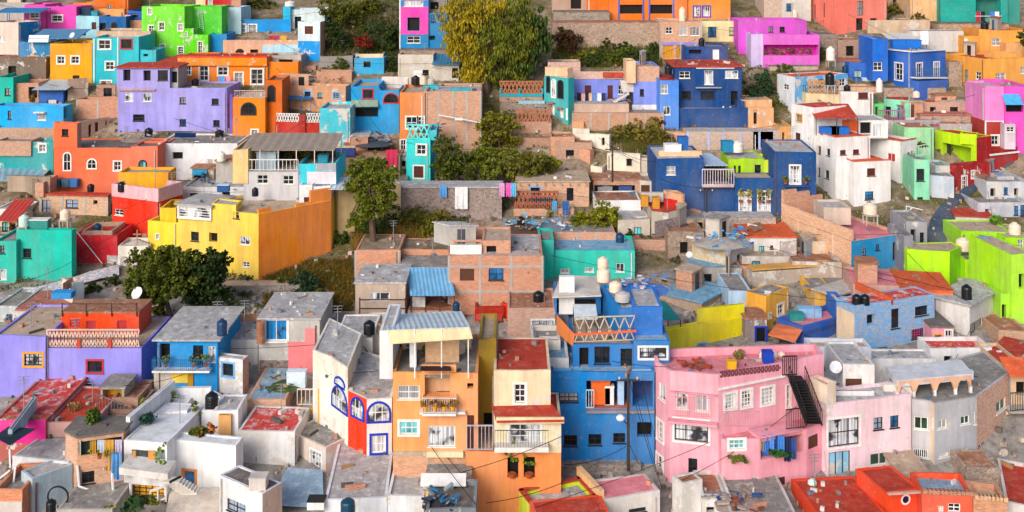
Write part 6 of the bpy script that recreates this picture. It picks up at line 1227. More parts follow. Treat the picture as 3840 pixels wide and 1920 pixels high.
bush('green and ochre plants along the pink house flower terrace, left part', 0, 0, 130, 26, 'lf:#4f7a2a,#9a8a3a', p=onz(2230, 448, l_.rz) + Vector((0, .6, 0)), seed=61, dens=1.5); bush('mixed flower bed in the middle of the pink house terrace', 0, 0, 110, 34, 'lf:#a8783a,#4a5a20', p=onz(2450, 420, l_.rz) + Vector((0, .7, 0)), seed=62, dens=1.5); bush('red flowering plants at the right part of the pink house terrace', 0, 0, 100, 34, 'lf:#b03a2a,#5a5a24', p=onz(2650, 400, l_.rz) + Vector((0, .8, 0)), seed=63, dens=1.5)
bush('clump of bright green weeds growing from the pink wall', 0, 0, 100, 30, 'lf:#4a7a24,#8a7a3a', p=at(2235, 800, l_.Y - 1.7), seed=64)
for i_, (u_, v_, c_, dr, n__) in enumerate([(2465, 545, '#2f66b8', 2.4, 'royal blue'), (2520, 535, '#4f8ad4', 1.8, 'light blue'), (2560, 540, '#1a3f8a', 2.8, 'deep blue'), (2620, 548, '#3a7ac8', 2.4, 'azure'), (2680, 560, '#16244a', 3.0, 'navy'), (2730, 570, '#2a4a8a', 2.6, 'dull blue'), (2440, 570, '#d8c020', 1.6, 'yellow')]): cloth(n__ + ' garment hanging in the pink house laundry loggia', at(u_, v_, l_.Y - .9 + .15 * (i_ % 3)), at(u_ + 62, v_ + 8, l_.Y - .9 + .15 * (i_ % 3)), dr * .62, 'si:' + c_)
bush('potted greenery at the foot of the laundry loggia', 0, 0, 130, 24, 'lf:#3f7a2a,#1f4a2a', p=at(2640, 735, l_.Y - .7), seed=65)
S_ = thing('iron_staircase', 'black iron staircase running down beside the pink house', 'staircase', at(2960, 430, h.Y + .5)); mb = MB(); A_ = at(2790, -10, h.Y + 1.2); B_ = at(2955, 425, h.Y + .3)
for i_ in range(16): p_ = A_.lerp(B_, (i_ + .5) / 16); mb.obox(p_ - Vector((.55, .5, 0)), (1.1, 0, 0), (0, 1.0, 0), (0, 0, .07))
mb.build('tread', ['si:#1f1d20'], S_)
for o_ in (-.6, .6):
    mb = MB(); mb.bar(A_ + Vector((o_, -.5, 0)), B_ + Vector((o_, -.5, 0)), .1); mb.build('stringer', ['si:#1f1d20'], S_); railing(S_, A_ + Vector((o_, -.5, 0)), B_ + Vector((o_, -.5, 0)), 1.1, 'si:#1f1d20', .3, .035)
railing(h, at(2665, -20, h.Y + 1.6), at(2800, -25, h.Y + 2.2), 1.6, 'si:#3a2226', .2, .05)
for i_ in range(16):   # raised dark patches painted as the shade in lattice holes, right wing
    for j_ in range(3):
        uu = 2060 + i_ * 36 + (j_ % 2) * 16; vv = -8 - i_ * 4.2 - j_ * 20; P_, d_, n_ = edgept(h, uu, vv); mb = MB(); 
        mb.obox(P_ - n_ * .02, d_ * .3, n_ * .03, (0, 0, .18)); part(h, 'lattice_shade_patch', mb, 'si:#7a3f4a')
bush('dry yellowish pot plants on the pink roof terrace', 0, 0, 70, 50, 'lf:#b0a050,#7a6a3a', p=onz(2240, -190, h.rz) + Vector((0, 0, 0)), seed=66); 
lump('rust red and grey junk on the pink roof terrace', 'roof_clutter', 'clutter', onz(1830, -115, h.rz), .8, ['si:#a04028', 'si:#8a6a60'], 67, 16, flat=.3, size=.32); box_thing('bright blue bucket on the pink roof terrace', 'bucket', 'bucket', onz(2520, -160, h.rz), .8, .8, .9, 'si:#1440b0'); box_thing('small yellow tub on the pink roof terrace', 'bucket', 'bucket', onz(2170, -105, h.rz), .7, .6, .6, 'si:#e0b020')
for i_, (u_, w_, n__) in enumerate([(2470, 62, 'left'), (2585, 66, 'middle'), (2655, 70, 'right')]): tank('cream cylinder tank at the right end of the pink roof terrace, the %s one' % n__, u_, -160, w_, 105, 'cream', Y=h.Y + 4 + i_ * .3)
# ---- pale pink house, grey house, brick wing
T(3, 3)
h = house('pale pink house with a large draped window and a weathered blue-white garage door', 'pe:#f7d2da', K(500, 672, 1486, 76), 242, 960, [(684, 384, 982, 650, 'C'), (1124, 374, 1212, 490, 'b'), (1284, 356, 1366, 472, 'b'), (1090, 716, 1270, 832, 'g'), (632, 702, 664, 900, 'k'), (690, 704, 896, 972, 'S')], roof='white', par=.3)
PP = h
add(h, 'pe:#f0d6c2', K(500, 672, 690, 60), 60, 250, dY=.05, roof='red')
add(h, 'pe:#d9d6d4', F(825, 1132, 5), -140, 170, [(852, 0, 1010, 125, 'z')], dY=4, roof='white', par=.12)
add(h, 'pe:#e6e4e4', F(690, 1130, .3), 120, 190, dY=2.2, roof=None, par=.01)
add(h, 'pe:#e8dfd4', F(1228, 1500, .4), 60, 195, dY=3, roof=None, par=.01)
g_ = add(h, 'pe:#dfe4ea', F(535, 850, 6), 60, 220, dY=5, roof=None, par=.01); mb = MB(); c_ = at(690, -100, g_.Y + 3); q = [at(530, 60, g_.Y - .2), at(855, 40, g_.Y - .2), at(865, -40, g_.Y + 6.5), at(560, -30, g_.Y + 6.5)]
for i_ in range(4): mb.face([q[i_], q[(i_ + 1) % 4], c_]); 
mb.face([x - Vector((0, 0, .1)) for x in q][::-1]); part(h, 'peaked_roof', mb, 'rf:white')
add(h, 'pe:#d5dbe4', F(510, 1100, 2), -310, -120, [(705, -255, 760, -200, 'k')], dY=10, roof='tan', par=.3)
add(h, 'pe:#4a9cd0', F(400, 540, 3), -215, -60, dY=7.5, roof='grey')
h = house('grey rendered house with an arcaded roof terrace and white-framed windows', 'pe:#b7b6b8', PL([(1490, 0), (1665, -.3), (1712, -.9), (2118, .5), (2440, 5.5)], 5), 200, 920, dY=1.6, W= [(1515, 370, 1662, 490, 'g'), (1685, 368, 1712, 480, 'g'), (1745, 394, 1830, 482, 'g'), (1965, 358, 2050, 440, 'g'), (1492, 680, 1652, 766, 'G'), (1756, 714, 1846, 758, 'G'), (1950, 678, 2036, 722, 'G'), (2092, 318, 2112, 440, 'q'), (2308, 205, 2396, 312, 'g'), (2304, 520, 2366, 602, 'g'), (2134, 620, 2202, 690, 'g')], roof='grey', par=.15, wallR=['pe:#e0cbb4', 'pe:#b4b6bc', 'br:#d9a58c'])
GR = h
sheet(h, [at(1345, 20, h.Y + .4), at(2085, -50, h.Y + 1.8), at(1970, -185, h.Y + 5.2), at(1240, -120, h.Y + 3.8)], 'pe:#dcdee2', corr=False, th=.5, name='terrace_roof')
us_ = (1350, 1510, 1712, 1912, 2058); cp_ = [at(u_, 190 - i_ * 12, h.Y + .5 + i_ * .3) for i_, u_ in enumerate(us_)]; ct_ = at(1350, 22, h.Y + .5).z
for p_ in cp_: mb = MB(); mb.bar(p_ - Vector((0, 0, .8)), Vector((p_.x, p_.y, ct_ - .9)), .22); part(h, 'column', mb, 'white')
for p_, q_ in zip(cp_, cp_[1:]):
    mb = MB(); n_ = 12; d_ = Vector((q_.x - p_.x, q_.y - p_.y, 0)); nv = Vector((d_.y, -d_.x, 0)).normalized() * .12; L_ = d_.length; rr = L_ / 2 - .16; O_ = Vector((p_.x, p_.y, 0)); az = lambda t: ct_ - .95 + (max(0, 1 - ((t * L_ - L_ / 2) / rr) ** 2) ** .5) * .75
    for k_ in range(n_):
        a_, b_ = k_ / n_, (k_ + 1) / n_; A_, B_ = O_ + d_ * a_, O_ + d_ * b_; za, zb_ = Vector((0, 0, az(a_))), Vector((0, 0, az(b_))); zt_ = Vector((0, 0, ct_ + .02))
        for s_ in (1, -1): f_ = [A_ + za + nv * s_, B_ + zb_ + nv * s_, B_ + zt_ + nv * s_, A_ + zt_ + nv * s_]; mb.face(f_ if s_ > 0 else f_[::-1])
        mb.face([A_ + za - nv, B_ + zb_ - nv, B_ + zb_ + nv, A_ + za + nv])
    part(h, 'arch', mb, '#e8b494')
add(h, 'pe:#c3d6e4', F(1360, 2090, .4), -75, 30, dY=4.4, roof=None, par=.01)
add(h, 'pe:#e8ecf0', F(2080, 2450, .5), -60, 60, dY=6, roof=None, par=.01)
T(3, 2)
h = house('white house with dark red roof at the right edge behind the grey arcaded house', 'pe:#efece8', K(2195, 2450, 2640, 40), 1130, 1420, roof='red', par=-.15, Y=GR.Y + 8)
h = house('brown brick row wall below the lime house at the right edge', 'br:#bf9068', F(2330, 2640, 5), 800, 1000, roof='rust', par=.1, dY=0)
h = house('light grey unfinished concrete house with an overhanging slab roof and a black tank', 'pe:#d6d3d0', K(1722, 2050, 2352, 46), 555, 920, [(2052, 702, 2174, 900, 'p'), (2234, 664, 2290, 746, 'p')], roof='white', par=-.35)
tank('black water tank on the slab roof of the light grey unfinished house', 2022, 490, 96, 140, 'black', h)
h2 = house('small pink house with a white-framed ochre window beside the unfinished house', '#e89aa4', F(1685, 1892, 5), 770, 1000, [(1715, 838, 1776, 896, 'y'), (1818, 796, 1886, 978, 'D')], roof='dark', par=-.1, Y=h.Y - 2.2)
h = house('three-storey brick house washed in flaking sky blue with a dark opening', 'br:#a9a4ac,#a0a8b0,#4fa6e0', K(765, 942, 1712, 68), 560, 1105, [(1058, 640, 1142, 742, 'k'), (1294, 586, 1372, 776, 'p'), (1524, 560, 1648, 652, 'p'), (1490, 780, 1606, 872, 'P'), (1130, 960, 1262, 1045, 'k')], roof='redw', par=.12)
BW = h
band(h, 770, 560, 936, 900, 'pe:#f0cfae', .04)
P_, d_, n_ = edgept(h, 1290, 500); mb = MB(); mb.obox(P_ + Vector((0, 0, -.5)), -n_ * 5, d_ * .3, (0, 0, .7)); part(h, 'dividing_parapet', mb, 'rf:orange')
for i_, (u_, n__) in enumerate([(960, 'left'), (1040, 'right')]): tank('black tank of the pair on the red roof of the flaking blue house, %s one' % n__, u_, 545, 88, 100, 'black', h)
h = house('red-roofed low house behind the flaking blue brick house', 'pe:#c9a090', F(920, 1400, 6, -8), 372, 560, roof='pinkr', par=.1, Y=BW.Y + 7.5)
h = house('orange clay roof strip between the flaking blue house and the lime building', '#d8703c', F(1395, 1890, 6, -10), 430, 560, roof='orange', par=-.1, Y=BW.Y + 6)
h = house('ochre wooden shed under a broad grey sheet roof', 'pe:#f0b452', F(545, 752, 5), 420, 660, [(706, 470, 750, 640, 'd')], roof='grey', par=.1)
sheet(h, [at(520, 390, h.Y - .5), at(760, 466, h.Y - 1.2), at(1100, 375, h.Y + 4), at(860, 285, h.Y + 6)], 'pe:#c9c3ba', corr=True, step=.8, th=.1); sheet(h, [at(430, 370, h.Y + 1), at(600, 400, h.Y + .5), at(880, 290, h.Y + 6), at(700, 265, h.Y + 7)], 'pe:#8f8a86', corr=True, step=.8, th=.1)
h = house('bright blue fan-shaped terrace house with an orange lean-to roof', '#0b5ab4', K(190, 442, 946, 56), 770, 1040, [(264, 902, 362, 1020, 'F')], roof='pinkr', par=.5, th=.3)
FB = h
band(h, 450, 812, 940, 850, '#084a96', .04)
sheet(h, [at(105, 835, h.Y - .2), at(365, 905, h.Y - 1.6), at(435, 790, h.Y - .2), at(205, 712, h.Y + 3)], '#e87a48', corr=False, th=.1, name='lean_to_roof')
add(h, '#0a66ba', F(750, 818, 3), 520, 725, dY=3.5, roof='tan'); add(h, 'pe:#f2d0a8', F(819, 940, 3), 560, 735, dY=3.0, roof='tan')
box_thing('white and blue folding table on the fan-shaped terrace', 'folding_table', 'table', onz(500, 660, h.rz), 2.2, .9, .9, 'si:#8ab8e0'); box_thing('green basin on the fan-shaped terrace', 'basin', 'basin', onz(370, 690, h.rz), 1.4, 1.0, .7, 'si:#2a8a84')
# ---- lime green building at the right
h = house('big lime green building of several cubes with cream round tanks', '#b2ee2e', PL([(1448, 1.2), (1858, 0), (1968, 1.8)], 2.4), 40, 400, roof='tan', par=.12, wallR='#96d80c')  # right side in a darker lime, its shade put into the colour
LG = h
a_ = add(h, '#b2ee2e', PL([(2008, .9), (2345, 0), (2455, 1.8)], 2.6), 135, 520, [(2365, 260, 2412, 410, 'k')], dY=-.3, roof='grey', par=.1, wallR='#9ee018')  # right side again darker, shade painted into the lime
add(h, '#a6e41c', F(1970, 2460, 5), -160, 260, dY=6, roof='tan', par=.12); add(h, '#aeea26', F(2456, 2680, 7, 10), 60, 860, [(2525, 250, 2580, 390, 'k'), (2360, 540, 2420, 680, 'k')], dY=-7.8, roof='tan', par=.1)
add(h, '#a8e61e', F(2390, 2660, 6), -100, 500, [(2515, -85, 2570, 10, 'q')], dY=4, roof='tan', par=.1)
add(h, '#a2e01a', F(2350, 2457, 4), 440, 830, [(2358, 545, 2405, 680, 'k')], dY=-7.4, roof='tan')
tank('squat cream round tank on the lime green roof, leftmost', 1990, 22, 138, 122, 'cream', Y=h.Y + 3); tank('cream ribbed water tank on the middle lime green cube', 2325, 120, 108, 135, 'cream', Y=h.Y + 2)
tank('tall cream water tank at the upper right of the lime green building', 2485, -100, 112, 150, 'cream', Y=h.Y + 6); tank('bright white bundle-like tank beside the ribbed tank on the lime cube', 2165, 105, 70, 48, 'white', Y=h.Y + 2)
h = house('grey concrete yard house between the lane and the peacock blue wall', 'pe:#9a9aa2', F(1436, 1640, 5), -260, 60, [(1480, -180, 1530, -60, 'k'), (1570, -150, 1610, -40, 'p')], roof='grey', par=.2, Y=LG.Y + 6)
h = house('small dark rooftop yard house between the lane and the lime building', 'pe:#8a8890', F(1415, 1470, 5), -120, 300, roof='grey', Y=LG.Y + 2)
T(3, 1)
# brick-and-blue corner house
h = house('large peach brick house with a sloped wall and a peacock blue street side', 'br:#e6aa80', K(232, 908, 1436, 66), 1168, 1530, [(1010, 1245, 1052, 1312, 'b'), (1143, 1200, 1180, 1258, 'b'), (1308, 1180, 1352, 1358, 'k'), (1122, 1440, 1166, 1484, 'p'), (1000, 1470, 1046, 1506, 'p'), (1300, 1416, 1330, 1506, 'p')], roof='pinkr', par=.35, wallR='#0c8cc2')
PB = h
for i_ in range(4):
    a_ = 232 + i_ * 165; P_ = h.fp[0].lerp(h.fp[1], i_ / 4); Q_ = h.fp[0].lerp(h.fp[1], (i_ + 1) / 4); d_ = Q_ - P_; n_ = Vector((d_.y, -d_.x)).normalized(); hh_ = 1.45 - i_ * .1
    mb = MB(); mb.obox((P_.x, P_.y, h.zt + .003), (d_.x, d_.y, 0), (-n_.x * .3, -n_.y * .3, 0), (0, 0, hh_)); part(h, 'stepped_parapet', mb, 'br:#e6aa80')
    mb = MB(); mb.obox((P_.x - n_.x * .02, P_.y - n_.y * .02, h.zt - 3), (d_.x * .04, d_.y * .04, 0), (n_.x * .06, n_.y * .06, 0), (0, 0, 3.0)); part(h, 'concrete_post', mb, 'pe:#e6cdb4')
r0, r1 = h.fp[0] + Vector((.4, .3)), h.fp[2] + h.fp[0] - h.fp[1]; mb = MB(); d_ = r1 - h.fp[0]; 
for i_, hh_ in enumerate((3.0, 2.6, 2.0, 1.2)): mb = MB(); mb.obox((h.fp[0].x + d_.x * i_ / 4, h.fp[0].y + d_.y * i_ / 4, h.zt + .003), (d_.x / 4, d_.y / 4, 0), (.2, -.28, 0), (0, 0, hh_)); part(h, 'back_parapet', mb, 'br:#c98a64')
T(3, 1); add(h, 'pe:#cdb9aa', F(640, 905, 4), 842, 1010, dY=6, roof='white', par=.3); T(3, 1)
tank('orange and white striped horizontal-looking tank on pillars on the peach brick roof', 1090, 1010, 130, 100, 'cream', Y=h.Y + 4, stand=1.2)
# ---- bottom row
T(3, 3)
h = house('vermilion house with a broad red flat roof at the bottom right', '#e8480c', F(600, 1256, 5.6, 6), 1340, 1600, roof='red', par=.12)
V_ = h
g = add(h, '#ec4c0c', F(1240, 1582, 3.8, 14), 1108, 1600, dY=1.2, roof='red', par=.12)
ledge(h, 1255, 1580, 1095, .2, .15, 'pe:#c8a090'); p_, d_, n_ = edgept(g, 1430, 1165); mb = MB(); N_ = 14
for i_ in range(N_):
    a0, a1 = 2 * PI * i_ / N_, 2 * PI * (i_ + 1) / N_; C_ = lambda r, a, o: p_ + d_ * (r * math.cos(a)) + Vector((0, 0, r * math.sin(a))) + n_ * o
    mb.face([C_(.26, a0, .05), C_(.26, a1, .05), C_(.4, a1, .05), C_(.4, a0, .05)]); mb.face([C_(.26, a0, .02), C_(.26, a1, .02), C_(0, 0, .02)][::1], 1)
part(h, 'round_window', mb, ['white', WM['navyp']])
add(h, '#f4540e', PL([(388, 0), (520, -2.5), (668, -5.5)], .3), 1010, 1300, dY=6, roof=None, par=.01)
add(h, '#f0500e', PL([(1205, 0), (1570, -3.2)], .3), 842, 960, Y=g.Y, dY=4.5, roof=None, par=.01)
tank('white-mint cylinder water tank on a red plinth at the bottom right', 530, 1090, 86, 125, 'mint', Y=h.Y + 5)
h = house('cream slab-roofed annex behind the vermilion house', 'pe:#e6e2d8', F(1420, 1690, 6), 985, 1200, roof='tan', par=-.2)
h = house('vermilion battlemented house with a white-barred window at the bottom right', '#ee5018', F(1590, 2095, 3.2, -6), 1130, 1600, [(1842, 1205, 1962, 1288, 'q'), (1750, 1230, 1800, 1288, 'q')], roof='blue', par=.4)
for i_ in range(12): p_, d_, n_ = edgept(h, 1600 + i_ * 40, 1125); p_.z = h.zt; mb = MB(); mb.obox(p_ - n_ * .2, d_ * .35, n_ * .35, (0, 0, .3)); part(h, 'merlon', mb, 'br:#a8603c')
h = house('small hollow brick battlemented turret beside the vermilion house', 'br:#c07848', F(2088, 2415, 2.6, -10), 1185, 1600, roof='tan', par=.5, th=.3, Y=h.Y - .8)
for i_ in range(8): p_, d_, n_ = edgept(h, 2100 + i_ * 38, 1180); p_.z = h.zt; mb = MB(); mb.obox(p_ - n_ * .2, d_ * .35, n_ * .35, (0, 0, .3)); part(h, 'merlon', mb, 'br:#d8a070')
h = house('long pale blue roof house with white-edged parapet above the battlements', 'pe:#c8ccd0', F(1690, 2420, 3.5, -8), 1090, 1300, roof='blue', par=.4, dY=3)
h = house('white-rimmed dark red roof house in the bottom right corner', 'pe:#d8d0cc', F(2395, 2700, 7, -20), 1240, 1500, roof='red', par=.25)
h = house('beige house with a railed balcony and dark slit window at the right edge', 'pe:#d9ba98', F(2446, 2680, 7), -60, 1000, [(2500, 30, 2600, 160, 'k'), (2462, 512, 2522, 722, 'k'), (2560, 560, 2600, 700, 'k')], roof='tan', Y=GR.Y + 5.2)
canopy(h, 2445, 2680, 330, h.Y - 1.2, 1.3, .2, 'conc', corr=False, name='balcony_slab'); railing(h, at(2445, 325, h.Y - 1.1), at(2680, 300, h.Y - 1.1), 1.6, 'si:#3a3a40', .2, .04); canopy(h, 2440, 2680, -20, h.Y - 1.3, 2, .9, 'rf:orange', corr=False)
T(2, 3)
h = house('pink flat-roofed house with a peeling white front at the bottom centre', 'pp:#ddd6ce', K(805, 936, 1480, 74), 1165, 1500, [(1180, 1250, 1345, 1290, 'P')], roof='pinkr', par=.08, wallR='pp:#d8d2cc')
PR = h
add(h, 'pe:#f4c08c', PL([(675, 0), (895, -3.6)], .4), 850, 1020, dY=4.0, roof='tan', par=.02)
h = house('red and lime house with a white roof and red rim at the bottom centre', '#d8e83a', K(118, 272, 880, 68), 1278, 1600, roof='white', par=.3, wallR='#f0603c', th=.3)
for P_, Q_ in zip(h.poly, h.poly[1:] + h.poly[:1]): d_ = Q_ - P_; n__ = Vector((d_.y, -d_.x)).normalized(); mb = MB(); mb.obox((P_.x + n__.x * .05, P_.y + n__.y * .05, h.zt + .06), (d_.x, d_.y, 0), (-n__.x * .36, -n__.y * .36, 0), (0, 0, .1)); part(h, 'roof_rim', mb, 'rf:red')
add(h, '#ee5a34', F(300, 1010, 3, 10), 1395, 1600, dY=-2.2, roof='red', par=.03)
h = house('small white ruin block with a tiled lean-to roof in front of the pink house', 'pp:#e4e0dc', K(1600, 1692, 1892, 66), 1012, 1400, roof='rust', par=.12)
sheet(h, [at(1880, 1142, h.Y - .5), at(2170, 1128, h.Y - .3), at(2110, 990, h.Y + 4), at(1890, 1000, h.Y + 4)], 'pe:#a09894', corr=True, step=.25, th=.12, name='tiled_roof')
add(h, 'pp:#dcdcde', F(1888, 2165, 4), 1135, 1500, [(1930, 1240, 2010, 1300, 'k')], dY=-.1, roof='rust')
h = house('broad grey concrete roof house at the bottom, right of the tiled lean-to', 'pe:#c9c4c0', F(2160, 2800, 8), 1300, 1600, [(2080, 1210, 2150, 1290, 'k')], roof='grey', par=.1)
CG = h
lump('rusty boards and blue frames on the broad grey concrete roof', 'board_heap', 'scrap', onz(2230, 1230, h.rz), 1.7, ['si:#8a4a30', 'si:#2a4a7a', 'si:#a8988c'], 71, 22, flat=.2); sheet(h, [at(2460, 1090, h.Y + 4), at(2695, 1110, h.Y + 4), at(2680, 1050, h.Y + 6), at(2440, 1030, h.Y + 6)], 'white', corr=False, th=.2, name='white_cover')
# ================================================================== bottom left corner
T(0, 3)
h = house('hot pink fronted house with a large faded red roof terrace at the lower left', 'pe:#b8625a', F(-60, 445, 9), 395, 560, [(200, 420, 330, 470, 'k')], roof='redw', par=.12, Y=84.6)
RT = h; band(h, -58, 402, 443, 620, '#f43a9a', .05)
add(h, 'pe:#c9a09a', F(446, 905, 7), 425, 560, dY=.25, roof='red', par=.1)
cloth('white shirt on the line above the faded red terrace', at(443, 72, RT.Y + 8), at(548, 92, RT.Y + 8), 2.6, 'si:#e8eaf0'); cloth('pale blue sheet on the line above the faded red terrace', at(315, 130, RT.Y + 5), at(425, 85, RT.Y + 6), 3.6, 'si:#b8d4f0'); cloth('yellow rag on the line above the faded red terrace', at(275, 178, RT.Y + 5), at(352, 180, RT.Y + 5), 1.8, 'si:#e8b818')
sheet(RT, [at(-60, 560, RT.Y - 5), at(95, 640, RT.Y - 6), at(345, 480, RT.Y - 3), at(80, 462, RT.Y - 1)], 'si:#1c3038', corr=False, name='shade_sail')
for i_, (u_, v_, s_) in enumerate([(720, 560, 1)]): tree('bare thin yellowish shrub tree standing before the faded red terrace', 705, 570, [(700, 330, 60, 120), (760, 380, 40, 80)], 'lf:#a8904a,#8a6a3a', dens=.22, leaf=.2, seed=201, limbs=14)
tree('dark green conical cypress beside the railed yellow shed', 900, 470, [(900, 410, 62, 62), (898, 350, 34, 46)], 'lf:#2f4a14,#5a7a1c', dens=2.2, leaf=.22, seed=202, Y=RT.Y - 2)
h = house('grey shed with a yellow-walled open front and railing at the lower left', 'pe:#b3a794', F(972, 1200, 2.6), 96, 420, [(992, 106, 1176, 264, 'L:#c8a030', .9)], roof='grey', par=-.15)
YS = h
railing(h, at(930, 300, h.Y - 1.5), at(1195, 400, h.Y - 1.5), 1.3, 'si:#7a6a64', .25, .05); add(h, 'br:#7a4a3a', F(960, 1335, 4), 300, 480, dY=-1.6, roof='dark', par=.3)
h = house('teal-walled open yard with a black barrel stack right of the yellow shed', '#5f9aa0', F(1202, 1490, .5), -60, 240, roof='tan', name='yard_wall', cat='wall', par=.02, dY=4); 
tank('lower black barrel stacked in the teal yard', 1315, 235, 105, 85, 'black', Y=h.Y - 1.5); tank('upper black barrel stacked in the teal yard', 1312, 155, 90, 70, 'black', Y=h.Y - 1.2)
h = house('grey block house with open roof terrace at the bottom left', 'pe:#bccbd4', K(205, 312, 702, 40), 970, 1400, roof='white', par=.12, wallR='pe:#b2c4ce')
GBK = h
g = add(h, 'pe:#c6d2d8', F(110, 650, .4), 490, 700, dY=8.5, roof=None, par=.01); add(h, 'pe:#d3d6d8', F(120, 660, 4, -12), 805, 1010, dY=2.5, roof='white', par=.05)
add(h, 'pe:#a8c0c8', PL([(118, 2.5), (355, 8.4)], .3), 640, 800, dY=0, roof=None, par=.01)
h = house('orange brick parapet wall house in the bottom left corner', 'br:#e0793f', F(-60, 216, 4), 1066, 1500, [(5, 1205, 105, 1300, 'k')], roof='grey', par=.5)
band(h, -60, 1185, 214, 1300, 'pe:#d8d0c8', .06)
for a_, b_ in (((95, 680), (100, 860)), ((150, 850), (125, 1060)), ((0, 960), (100, 880))): mb = MB(); mb.bar(at(*a_, h.Y + 2), at(*b_, h.Y + 2), .12); part(h, 'pipe', mb, 'white')
h = house('brick house with a cluttered open balcony floor at the bottom left', 'br:#cf9a78', PL([(632, 1.0), (742, 0), (1192, 1.0)], 2.4), 575, 1200, [(752, 585, 1188, 745, 'L:#8a7a70', 1.3), (790, 896, 912, 1012, 'p'), (1076, 1002, 1166, 1190, 'M')], roof='dark', par=-.1)
BC = h
band(h, 745, 745, 1190, 880, 'br:#dc9460', .12)
for i_, (u_, c_, w_, n__) in enumerate([(800, '#1f3f3a', 70, 'dark green'), (870, '#b98a30', 60, 'ochre'), (940, '#b8c8d8', 70, 'pale blue'), (1010, '#c8963a', 90, 'wood brown'), (1110, '#c0b8d0', 70, 'lilac grey')]): cloth(n__ + ' curtain hanging on the cluttered brick balcony', at(u_, 590, h.Y + .6), at(u_ + w_, 590, h.Y + .6), 2.3, 'si:' + c_)
cloth('blue striped towel over the brick balcony wall', at(1075, 712, h.Y - .4), at(1172, 715, h.Y - .4), 2.0, 'cu:#5a9ad8'); pot('yellow flower box on the brick balcony wall', at(960, 770, h.Y - .3), .5, 'lf:#d8b020,#7a8a2a', seed=130, wide=1.2)
cord('white pipe running down the brick house front', [at(748, 840, h.Y - .2), at(765, 1040, h.Y - .2)], .09, 'white', name='drain_pipe', cat='pipe', group=None); cord('white pipe sloping along the brick house yard', [at(765, 1040, h.Y - .25), at(1085, 1155, h.Y - .4)], .08, 'white', name='drain_pipe', cat='pipe', group=None); cord('upright white pipe beside the brown door', [at(1085, 910, h.Y - .4), at(1102, 1250, h.Y - .4)], .1, 'white', name='drain_pipe', cat='pipe', group=None)
h = house('low grey concrete yard slab in front of the brick house', 'conc', F(545, 1085, 8), 1262, 1500, roof='grey', par=.02, name='yard_slab', cat='terrace')
tank('black barrel with a hose on the grey yard at the bottom left', 495, 1280, 95, 115, 'black', Y=h.Y + .5); pot('clay pot with dry plants in the grey yard', gpt(765, 1170), .8, 'lf:#7a5a2a,#6a6a2a', seed=131)
mb = MB(); p_ = at(560, 1140, h.Y + 1); 
for i_ in range(16): mb.bar(p_ + Vector((.75 * math.cos(i_ / 16 * 6.283), 0, .75 * math.sin(i_ / 16 * 6.283))), p_ + Vector((.75 * math.cos((i_ + 1) / 16 * 6.283), 0, .75 * math.sin((i_ + 1) / 16 * 6.283))), .1)
tag(mb.build('hose_loop', ['si:#1a2228'], None, origin=tuple(p_)), 'dark hose loop standing above the black barrel', 'hose')
# ---- white modern house
WM_ = '#f2f2f2'
h = house('white modern house with a roof garden terrace, wooden framed door and glazed loggia', WM_, K(1606, 2280, 2350, 10), 640, 1130, [(1772, 892, 1882, 1082, 'o')], roof='pe:#e0e4e8', par=.06)
MW = h
n_ = add(h, WM_, F(1196, 1612, 7, -8), 622, 1260, [(1272, 694, 1608, 900, 'L:gl:#a8b4b0', .8), (1278, 1030, 1585, 1145, 'Y')], dY=-.6, roof='pe:#e0e4e8', par=.06)
mb = MB(); mb.obox(at(1150, 925, n_.Y - 1.8), at(1620, 985, n_.Y - 1.8) - at(1150, 925, n_.Y - 1.8), (0, 2.0, 0), (0, 0, .5)); part(h, 'terrace_slab', mb, 'pe:#e6e2da')
for u_, w_ in ((1278, .25), (1432, .5)): mb = MB(); mb.obox(at(u_, 900, n_.Y - .05), (w_, 0, 0), (0, .1, 0), (0, 0, zat(700, n_.Y) - zat(900, n_.Y))); part(h, 'wood_post', mb, '#d8964a')
up = add(h, WM_, PL([(1256, 1.0), (1345, .8), (1610, 1.2)], 7), 590, 700, dY=.9, roof='pe:#dfe6ee', par=.04)
for (a0, b0, va, vb_, nm) in (((1256, 1.5), (1690, 8.5), 455, 600, 0), ((1690, .0), (2035, .1), 92, 300, 8.6), ((2035, .1), (2300, -3.2), 130, 330, 8.6)):
    add(h, WM_, PL([a0, b0], .35), va, vb_ + 60, Y=h.Y + nm, dY=0, roof=None, par=.01)
add(h, WM_, F(2060, 2300, 3), 300, 640, dY=4.6, roof='white', par=.1); add(h, WM_, F(1960, 2065, 3), 310, 480, dY=5, roof='white', par=.1)
add(h, '#e0a868', F(2172, 2230, .3), 352, 560, dY=4.25, roof=None, par=.01)
tank('large black water tank on the roof of the white modern house', 2045, 300, 125, 175, 'black', Y=h.Y + 5.6)
bush('rusty green planter on the white modern house terrace', 0, 0, 100, 32, 'lf:#5a7a1c,#8a6a2a', p=onz(1860, 600, h.rz) + Vector((0, 1, 0)), seed=140); pot('orange pot stool beside the planter on the white modern terrace', onz(2010, 600, h.rz) + Vector((0, 1, 0)), .7, 'lf:#d87a20,#b05a1a', '#2a2a30', seed=141)
